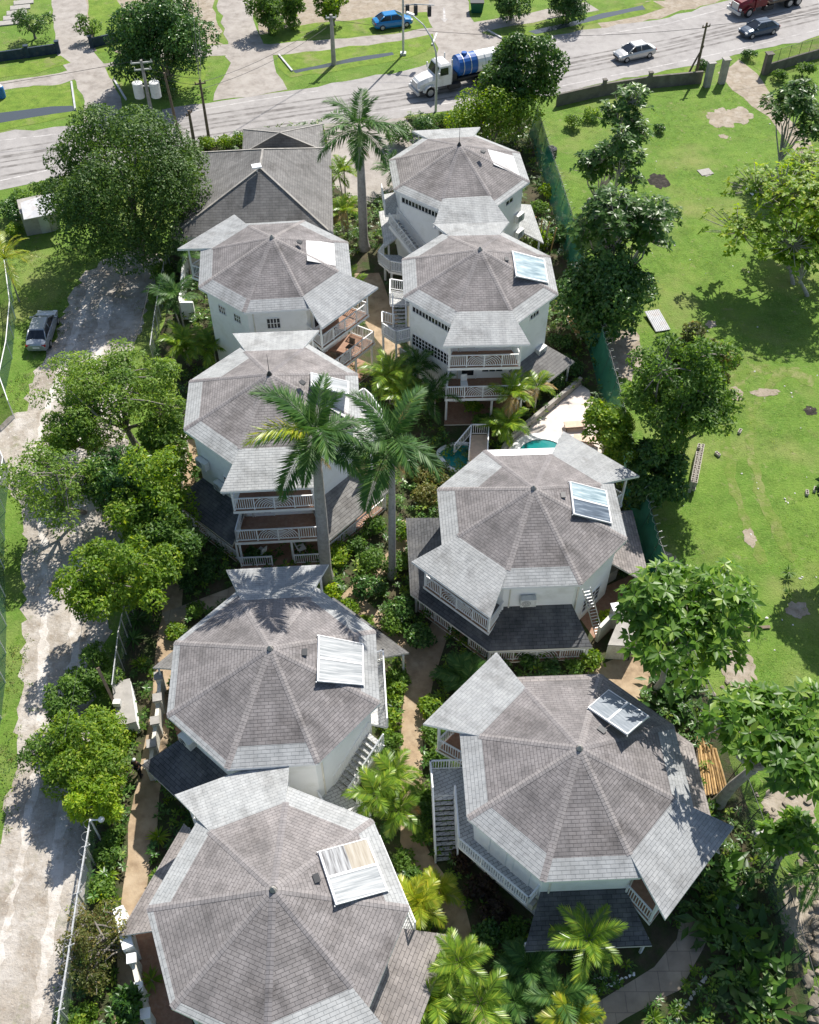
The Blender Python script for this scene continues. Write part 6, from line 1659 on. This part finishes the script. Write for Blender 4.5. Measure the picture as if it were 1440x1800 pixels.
# ladder leaning on the pool cottage
b = G(1054, 1118); tp = G(1031, 1034, 5.2) - b
LD = thing('ladder', b, 'grey ladder leaning on the eave of the pool cottage by the terracotta yard', 'ladder')
mb = MB(); sd = Vector((.22, .06, 0))
for s in (-1, 1): mb.bar(sd * s, tp + sd * s, .05, .08)
mb.build('side_rails', M['steel'], LD)
mb = MB()
for i in range(1, 16): mb.bar(tp * (i / 16) - sd, tp * (i / 16) + sd, .035, .035)
mb.build('rungs', M['steel'], LD)

# ------------------------------------------------------------------ loose things
def rock(name, px, py, s, label, cat, mat, group, z=0, seed=0, squash=.6):
    import bmesh
    rs = random.Random(seed)
    bm = bmesh.new(); bmesh.ops.create_icosphere(bm, subdivisions=2, radius=s * 1.15)
    a = [Vector((rs.gauss(0, 1), rs.gauss(0, 1), rs.gauss(0, 1))).normalized() for _ in range(11)]
    for v in bm.verts:
        for d in a:
            k = v.co.dot(d) - s * .55
            if k > 0: v.co -= d * k
        v.co.z *= squash
    me = bpy.data.meshes.new(name); bm.to_mesh(me); bm.free(); me.materials.append(M[mat])
    o = bpy.data.objects.new(name, me); COL.objects.link(o)
    p = G(px, py); o.location = (p.x, p.y, z + s * squash * .4); o.rotation_euler = (0, 0, rs.random() * 6)
    return tag(o, label, cat, group)
rs = random.Random(4)
for i in range(70):
    y = rs.choice([rs.uniform(210, 560), rs.uniform(560, 1150)])
    x = rs.uniform(1010 + max(0, y - 300) * .28, 1438)
    rock('pale_stone', x, y, rs.uniform(.04, .1), 'small pale stone lying in the meadow grass', 'stone', 'stonew', 'pale stones scattered on the meadow', seed=i)
for i in range(46):
    y = rs.uniform(1500, 1800); x = rs.uniform(1392 + (y - 1500) * .1, 1440)
    rock('rubble_stone', x, y, rs.uniform(.12, .38), 'rough stone in the brown rubble heap past the mesh fence', 'stone', 'rock', 'rubble heap stones', z=rs.uniform(0, .3), seed=100 + i)
for i in range(26):
    rock('rubble_stone', rs.uniform(1325, 1420), rs.uniform(1390, 1500), rs.uniform(.1, .28), 'rubble stone in the weeds beside the leaning breadfruit trunk', 'stone', 'rock', 'rubble by the leaning trunk', seed=200 + i)
for i in range(22):
    rock('rubble_stone', rs.uniform(1230, 1300), rs.uniform(1080, 1230), rs.uniform(.1, .25), 'rubble stone under the breadfruit tree on the meadow side', 'stone', 'rock', 'rubble under the breadfruit tree', seed=300 + i)
for i in range(26):
    rock('debris_stone', rs.uniform(925, 985), rs.uniform(390, 440) , rs.uniform(.12, .3), 'white debris lump in the yard between cottage and net fence', 'debris', 'stonew', 'white debris in the narrow yard', seed=400 + i)
for i in range(14):
    t = i / 13; rock('border_stone', 1026 + 88 * t, 1754 - 42 * t, .1, 'round white border stone edging the patio bed', 'stone', 'white', 'white border stones', seed=500 + i)
for i in range(12):
    t = i / 11; rock('border_stone', 1184 + 56 * t, 1800 - 82 * t, .14, 'larger white border stone along the soil bed below the patio', 'stone', 'stonew', 'white border stones along the soil bed', seed=520 + i)
for i in range(8):
    t = i / 7; rock('border_stone', 1045 + 40 * t, 1722 - 8 * t, .09, 'white border stone close to the garden palm trunk', 'stone', 'white', 'white border stones by the palm', seed=540 + i)
rock('round_stone', 1289, 1592, .28, 'single round white stone in the shady broad leaved bed', 'stone', 'stonew', None, seed=77)
# stack of hollow blocks
mb = MB()
for s in (-1, 1): mb.box((0, s * .085, .1), (.4, .03, .2))
for x in (-.185, 0, .185): mb.box((x, 0, .1), (.03, .142, .2))
blk = mb.build('concrete_block', M['block'])
tag(blk, 'hollow concrete block in the stack at the thicket edge', 'block', 'stacked hollow concrete blocks')
b = G(1212, 862); d = (G(1226, 790) - b); d.z = 0; Ls = d.length; d.normalize(); ang = math.atan2(d.y, d.x)
first = True
for row in range(5):
    for i in range(int(Ls / .42)):
        for c in range(2):
            if rs.random() < .12 + .1 * (row > 2): continue
            o = blk if first else blk.copy()
            if not first: COL.objects.link(o)
            first = False
            p = b + d * (.42 * i + rs.uniform(-.03, .03)) + Vector((d.y, -d.x, 0)) * (c * .24)
            o.location = (p.x, p.y, row * .205); o.rotation_euler = (0, 0, ang + rs.uniform(-.06, .06))
for px, py in ((1261, 800), (1418, 868), (1432, 862), (1300, 760)):
    o = blk.copy(); COL.objects.link(o); o.location = G(px, py); o.rotation_euler = (0, 0, rs.random() * 3)
    tag(o, 'loose concrete block lying alone on the meadow', 'block', 'loose blocks on the meadow')
# cut bamboo poles and pipes
for i in range(16):
    p, q = G(1222 + i * 2.4, 1292 + i * 2, 0), G(1232 + i * 3.2, 1402 - i * .4, 0)
    z = .08 + .09 * (i % 3)
    mb = MB(); mb.tube([Vector((0, 0, z)), (q - p) * .5 + Vector((0, 0, z + .05)), (q - p) + Vector((0, 0, z))], [.07, .065, .06], 7)
    o = mb.build('bamboo_pole', M['bamboo'] if i % 3 else M['wood']); o.location = p
    tag(o, 'cut bamboo pole lying in the pile between roof and mesh fence', 'pole', 'cut bamboo poles')
for i in range(9):
    p, q = G(975 + i * 4, 505 + i * 3, 0), G(1004 + i * 2, 590 + i * 2, 0)
    mb = MB(); mb.bar(Vector((0, 0, .1 + .08 * (i % 3))), (q - p) + Vector((0, 0, .5 + .1 * (i % 2))), .12, .05)
    o = mb.build('timber_plank', M['bamboo'] if i % 2 else M['block']); o.location = p
    tag(o, 'loose timber plank in the side yard under the dark tree', 'plank', 'timber planks in the side yard')
for i in range(8):
    p = G(926 + i * 6, 420 + i * 3, 0)
    mb = MB(); mb.bar((0, 0, 0), (rs.uniform(-.3, .5), rs.uniform(-.2, .4), 2.2), .1, .06)
    o = mb.build('upright_board', M['bamboo'] if i % 2 else M['palebark']); o.location = p
    tag(o, 'upright board leaning in the debris yard of the farthest cottage', 'board', 'upright boards in the debris yard')
for i in range(3):
    p, q = G(985 + i * 8, 510, .1), G(1006 + i * 8, 462, 3.2)
    mb = MB(); mb.tube([(0, 0, 0), q - p], .05, 7)
    o = mb.build('white_pipe', M['white']); o.location = p
    tag(o, 'long white pipe leaning side by side under the dark tree', 'pipe', 'three long white pipes')
def sheet_thing(name, px, py, sx, sy, rz, label, mat, z=.08, tilt=.05, ridges=0, cat='metal sheet'):
    T = thing(name, G(px, py), label, cat, None, rz)
    mb = MB()
    n = 16 if ridges else 1
    for i in range(n):
        x0, x1 = -sx / 2 + sx * i / n, -sx / 2 + sx * (i + 1) / n
        zz = .035 * (i % 2) if ridges else 0
        mb.hexa([(x0, -sy / 2, z + zz), (x1, -sy / 2, z + (.035 - zz if ridges else 0)), (x1, sy / 2, z + tilt * 4 + (.035 - zz if ridges else 0)), (x0, sy / 2, z + tilt * 4 + zz)], [(x0, -sy / 2, z + zz + .03), (x1, -sy / 2, z + (.035 - zz if ridges else 0) + .03), (x1, sy / 2, z + tilt * 4 + (.035 - zz if ridges else 0) + .03), (x0, sy / 2, z + tilt * 4 + zz + .03)])
    mb.build('panel', M[mat], T)
    mb = MB()
    for x in (-sx * .35, sx * .35): mb.box((x, 0, z * .5), (.08, sy * .7, z))
    mb.build('battens', M['wood'], T)
sheet_thing('corrugated_sheet', 1155, 567, 1.2, 2.3, .25, 'corrugated grey tin sheet lying on the grass by the dark tree', 'tin', ridges=1)
sheet_thing('white_board', 1322, 338, 1.0, 1.0, .6, 'white square board dropped on the meadow', 'white', cat='board')
sheet_thing('inspection_cover', 1240, 303, 1.2, 1.0, .3, 'square concrete cover set in the meadow grass', 'conc', z=.03, tilt=0, cat='cover')
sheet_thing('concrete_slab', 1345, 1480, 1.0, 1.2, .3, 'pale concrete slab beside the rubble and weeds', 'stonew', z=.1, cat='slab')
sheet_thing('fallen_plank', 1330, 1105, 1.6, .2, .1, 'grey plank lying on the grass near the round bare patch', 'wood', tilt=0, cat='plank')
b = G(969, 268, .4); DB = thing('black_tank', (b.x, b.y, 0), 'black round plastic tank just past the net fence', 'tank')
mb = MB(); mb.tube([(0, 0, 0), (0, 0, .1), (0, 0, .8), (0, 0, .95)], [.5, .55, .52, .3], 14); mb.build('body', M['iron'], DB)
mb = MB(); mb.tube([(0, 0, .95), (0, 0, 1.0)], [.25, .22], 12); mb.build('lid', M['rubber'], DB)
b = G(5, 172); BB = thing('blue_barrel', b, 'blue plastic barrel on the verge at the photograph edge', 'barrel')
mb = MB(); mb.tube([(0, 0, 0), (0, 0, .1), (0, 0, .6), (0, 0, 1.1), (0, 0, 1.2)], [.3, .36, .38, .36, .3], 14); mb.build('body', M['plastic_b'], BB)
mb = MB(); mb.tube([(0, 0, 1.2), (0, 0, 1.24)], [.3, .28], 14); mb.build('lid', M['white'], BB)
b = G(838, 20); GBn = thing('green_bin', b, 'green wheeled bin by the far driveway arrow', 'bin')
mb = MB(); mb.hexa([(-.6, -.45, 0), (.6, -.45, 0), (.6, .45, 0), (-.6, .45, 0)], [(-.75, -.6, 1.1), (.75, -.6, 1.1), (.75, .6, 1.1), (-.75, .6, 1.1)]); mb.build('body', M['plastic_g'], GBn)
mb = MB(); mb.box((0, 0, 1.14), (1.55, 1.25, .08)); mb.build('lid', M['iron'], GBn)
mb = MB(); p = G(781, 22)
mb.face([(p.x - .12, p.y - 1.6, .02), (p.x + .12, p.y - 1.6, .02), (p.x + .12, p.y + 1.2, .02), (p.x - .12, p.y + 1.2, .02)]); mb.face([(p.x - .4, p.y - 1.6, .02), (p.x, p.y - 2.6, .02), (p.x + .4, p.y - 1.6, .02)])
tag(mb.build('road_arrow', M['line']), kind='structure')
for i, (a, b_) in enumerate([((126, 145), (133, 195)), ((490, 97), (514, 126)), ((768, 60), (760, 80)), ((858, 55), (882, 68)), ((200, 140), (222, 176))]):
    p, q = G(*a), G(*b_)
    mb = MB(); mb.bar((0, 0, .06), q - p + Vector((0, 0, .06)), .18, .2)
    o = mb.build('culvert_kerb', M['tin']); o.location = p
    tag(o, ['white kerb at the end of the ditch by the first driveway', 'white kerb at the start of the middle ditch', 'white kerb at the far end of the middle verge', 'white kerb where the last ditch begins', 'white kerb under the leafy roadside tree'][i], 'kerb', 'white culvert kerbs')
b = G(805, -4); GH = thing('guard_house', b + Vector((4, 4, 0)), 'small pale guard house at the top of the far driveway', 'building')
mb = MB(); mb.box((0, 0, 1.3), (3.6, 3, 2.6)); mb.build('wall', M['wall'], GH)
mb = MB(); mb.box((0, 0, 2.7), (4.4, 3.8, .2)); mb.build('roof', M['conc'], GH)
mb = MB(); mb.box((.3, -1.51, 1.4), (1.2, .06, .9)); mb.build('window', M['glass'], GH)
mb = MB(); mb.box((-1.1, -1.51, 1.0), (.9, .06, 2.0)); mb.build('door', M['wood'], GH)
for i in range(5):
    p = G(42 - i * 6, 5 + i * 9)
    o = MB(); o.box((0, 0, .06), (2.2, 1.1, .12)); o = o.build('stepping_slab', M['conc']); o.location = p; o.rotation_euler = (0, 0, .25)
    tag(o, 'pale concrete slab in the row across the corner lawn', 'slab', 'pale slabs across the corner lawn')
# garden furniture on balconies
def chair(T, v, rz, label, mat='wood'):
    p = Wd(T, v)
    S = thing('patio_chair', p, label, 'chair', 'chairs on the cottage balconies', rz)
    mb = MB(); mb.box((0, 0, .42), (.48, .48, .05)); mb.build('seat', M[mat], S)
    mb = MB(); mb.hexa([(-.24, -.22, .46), (-.24, .22, .46), (-.3, .22, .46), (-.3, -.22, .46)][::-1], [(-.34, -.22, .95), (-.34, .22, .95), (-.4, .22, .95), (-.4, -.22, .95)][::-1]); mb.build('backrest', M[mat], S)
    for x in (-.2, .2):
        for y in (-.2, .2):
            mb = MB(); mb.bar((x, y, 0), (x, y, .4), .04, .04); mb.build('leg', M[mat], S)
chair(c3, F(6, 5.9, -.6, 2.3), 1.2, 'brown wooden chair on the sunny lower deck of the hip-side cottage')
chair(c3, F(6, 6.1, .7, 2.3), 4.2, 'brown wooden chair near the outer rail of the sunny lower deck')
chair(c5, F(5, 6.0, 1.2, .1), .5, 'white round backed chair on the brick porch by the palm trunk', 'white')
chair(c5, F(5, 6.1, -1.3, .1), 2.5, 'white chair on the brick porch at the dark roof side', 'white')
chair(c4, F(5, 5.8, -1.2, 2.3), 4.8, 'white chair on the shaded lower balcony under the strip-window roof', 'white')

# ------------------------------------------------------------------ person in black on the path
def skin_mesh(name, joints, edges, mat, par, lv=2):
    me = bpy.data.meshes.new(name); me.from_pydata([j[0] for j in joints], edges, []); me.materials.append(mat)
    o = bpy.data.objects.new(name, me); COL.objects.link(o); o.parent = par
    sm = o.modifiers.new('skin', 'SKIN')
    if not me.skin_vertices: me.attributes.new('', 'FLOAT', 'POINT')
    for i, j in enumerate(joints):
        r_ = j[1] if hasattr(j[1], '__len__') else (j[1], j[1])
        me.skin_vertices[0].data[i].radius = r_
    me.skin_vertices[0].data[0].use_root = True
    ss = o.modifiers.new('sub', 'SUBSURF'); ss.levels = ss.render_levels = lv
    return o
pp = G(247, 1362)
PR = thing('person', pp, 'person in black clothes walking on the sandy path beside the white garden wall', 'person', None, 1.3)
J = [((0, 0, .93), (.14, .1)), ((0, 0, 1.12), (.13, .095)), ((0, 0, 1.34), (.17, .105)), ((0, 0, 1.46), (.06, .06)), ((0, 0, 1.53), (.055, .055)), ((.01, 0, 1.64), (.082, .1)), ((.01, 0, 1.73), (.06, .07)),
     ((0, .19, 1.39), .055), ((-.02, .25, 1.12), .045), ((.1, .24, .88), .035), ((.13, .235, .80), .035),
     ((0, -.19, 1.39), .055), ((.02, -.25, 1.12), .045), ((.14, -.22, .92), .035), ((.18, -.21, .84), .035),
     ((.02, .1, .86), .085), ((.1, .1, .48), .06), ((.02, .1, .1), .042), ((.16, .11, .04), .035),
     ((-.02, -.1, .86), .085), ((-.02, -.1, .48), .06), ((-.16, -.1, .12), .042), ((-.03, -.11, .04), .035)]
Ed = [(0, 1), (1, 2), (2, 3), (3, 4), (4, 5), (5, 6), (2, 7), (7, 8), (8, 9), (9, 10), (2, 11), (11, 12), (12, 13), (13, 14), (0, 15), (15, 16), (16, 17), (17, 18), (0, 19), (19, 20), (20, 21), (21, 22)]
# fingers: four and a thumb on each hand, slightly curled
for wr, sd in ((10, 1), (14, -1)):
    w0 = Vector(J[wr][0])
    for i in range(4):
        k = len(J); l_ = (.075, .085, .08, .06)[i]
        J += [((w0.x + .03 - .02 * i, w0.y, w0.z - .05), .011), ((w0.x + .035 - .022 * i, w0.y - sd * .012, w0.z - .05 - l_), .008)]
        Ed += [(wr, k), (k, k + 1)]
    k = len(J); J += [((w0.x + .05, w0.y - sd * .02, w0.z - .03), .011), ((w0.x + .065, w0.y - sd * .035, w0.z - .075), .009)]
    Ed += [(wr, k), (k, k + 1)]
skin_mesh('body', J, Ed, M['skin'], PR)
sc = lambda ids, k: [(J[i][0], tuple(r_ * k for r_ in (J[i][1] if hasattr(J[i][1], '__len__') else (J[i][1],) * 2))) for i in ids]
skin_mesh('shirt', sc([0, 1, 2, 3, 7, 8, 9, 11, 12, 13], 1.2), [(0, 1), (1, 2), (2, 3), (2, 4), (4, 5), (5, 6), (2, 7), (7, 8), (8, 9)], M['black'], PR)
skin_mesh('trousers', sc([0, 15, 16, 17, 19, 20, 21], 1.25), [(0, 1), (1, 2), (2, 3), (0, 4), (4, 5), (5, 6)], M['black'], PR)
mb = MB(); mb.ball((-.005, 0, 1.69), .105, 12, 8, 0, (1.0, .85, .85)); mb.build('cap', M['ac'], PR, True)
mb = MB()
for s in (-1, 1): mb.ball((.088, s * .032, 1.655), .012, 8, 6)
mb.build('eyes', M['white'], PR, True)
mb = MB(); mb.ball((.103, 0, 1.63), .016, 8, 6, 0, (1, .8, 1.3)); mb.bar((.09, -.02, 1.59), (.09, .02, 1.59), .01, .008); mb.build('nose', M['skin'], PR, True)
mb = MB()
for s, x, z in ((1, .1, .04), (-1, -.08, .05)): mb.box((x, s * .105, z), (.25, .09, .08))
mb.build('shoes', M['iron'], PR)

# ------------------------------------------------------------------ ground cover and grass that nobody could count
def inside(P, poly):
    x, y = P[:, 0], P[:, 1]; c = np.zeros(len(P), bool); j = len(poly) - 1
    for i in range(len(poly)):
        xi, yi = poly[i][:2]; xj, yj = poly[j][:2]
        c ^= ((yi > y) != (yj > y)) & (x < (xj - xi) * (y - yi) / (yj - yi + 1e-12) + xi); j = i
    return c
def outline(name):
    return [[tuple(v.co[:2]) for v in o.data.vertices] for o in bpy.data.objects if o.name.split('.')[0] == name]
soil = outline('garden_soil')[0]
avoid = sum([outline(n) for n in ('garden_path', 'patio_path', 'pool_deck', 'forecourt', 'yard_floor', 'courtyard_floor', 'stepping_path', 'road')], [])
cots = [(c.location.x, c.location.y) for c in (c9, c8, c7, c6, c5, c4, c3, c2)]
sa = np.array(soil)
def scatter(n, poly_test, lo, hi):
    P = np.column_stack([rng.uniform(lo[0], hi[0], n), rng.uniform(lo[1], hi[1], n)])
    return P[poly_test(P)]
def in_garden(P):
    k = inside(P, soil)
    for a in avoid: k &= ~inside(P, a)
    for cx, cy in cots: k &= np.hypot(P[:, 0] - cx, P[:, 1] - cy) > 5.6
    return k
def clumps(name, P, per, size, aspect, mats, h, group_noise=True):
    """leaf clumps at ground points: low plants too many to count"""
    obs = []
    ids = rng.integers(0, len(mats), len(P))
    for i, mt in enumerate(mats):
        Q = P[ids == i]; n = len(Q)
        if n == 0: continue
        hh = h * rng.uniform(.3, 1.0, n)
        tips = np.column_stack([Q, hh])
        o = rosettes(name, tips, np.tile([0, 0, 1.0], (n, 1)) + .25 * rng.normal(size=(n, 3)), per, size, aspect, M[mt], None, droop=.3)
        tag(o, 'low mixed planting covering the garden beds', kind='stuff')
lo, hi = (sa[:, 0].min(), sa[:, 1].min()), (sa[:, 0].max(), sa[:, 1].max())
P = scatter(20000, in_garden, lo, hi)
ph = np.sin(P[:, 0] * .9 + 1.3) + np.sin(P[:, 1] * .7) + np.sin((P[:, 0] + P[:, 1]) * .5 + 2)
clumps('ground_cover', P[ph > -1.3], 7, .27, .42, ['lf_dark', 'lf_mid', 'lf_big', 'lf_dark', 'lf_lime'], .7)
lane = outline('dirt_lane')[0]
def edge_weeds(P):
    k = ~inside(P + rng.normal(size=P.shape) * .45, lane) & ~inside(P, soil)
    k &= P[:, 0] < np.interp(P[:, 1], [10, 60, 90], [-13, -14, -18])
    ph = np.sin(P[:, 0] * 1.1) + np.sin(P[:, 1] * .8 + 1) + rng.random(len(P)) * 1.5
    return k & (ph > 1.0)
P = scatter(30000, edge_weeds, (-42, 12), (-12, 84))
clumps('lane_weeds', P, 4, .16, .3, ['lf_mid', 'lf_lime', 'lf_olive'], .1)
def on_field(P):
    k = ~inside(P, soil)
    Pj = P + rng.normal(size=P.shape) * .28
    for a in outline('road') + outline('dirt_track') + outline('bare_patch'): k &= ~inside(Pj, a)
    return k & (P[:, 0] > np.interp(P[:, 1], [10, 50, 100], [14, 15, 13]))
P = scatter(48000, on_field, (10, 12), (52, 101))
ph = np.sin(P[:, 0] * .8) + np.sin(P[:, 1] * .6 + 2) + np.sin((P[:, 0] - P[:, 1]) * .35) + rng.random(len(P)) * 2
clumps('meadow_grass', P[ph > .6], 4, .13, .16, ['lf_lime', 'lf_mid', 'lf_yel'], .05)
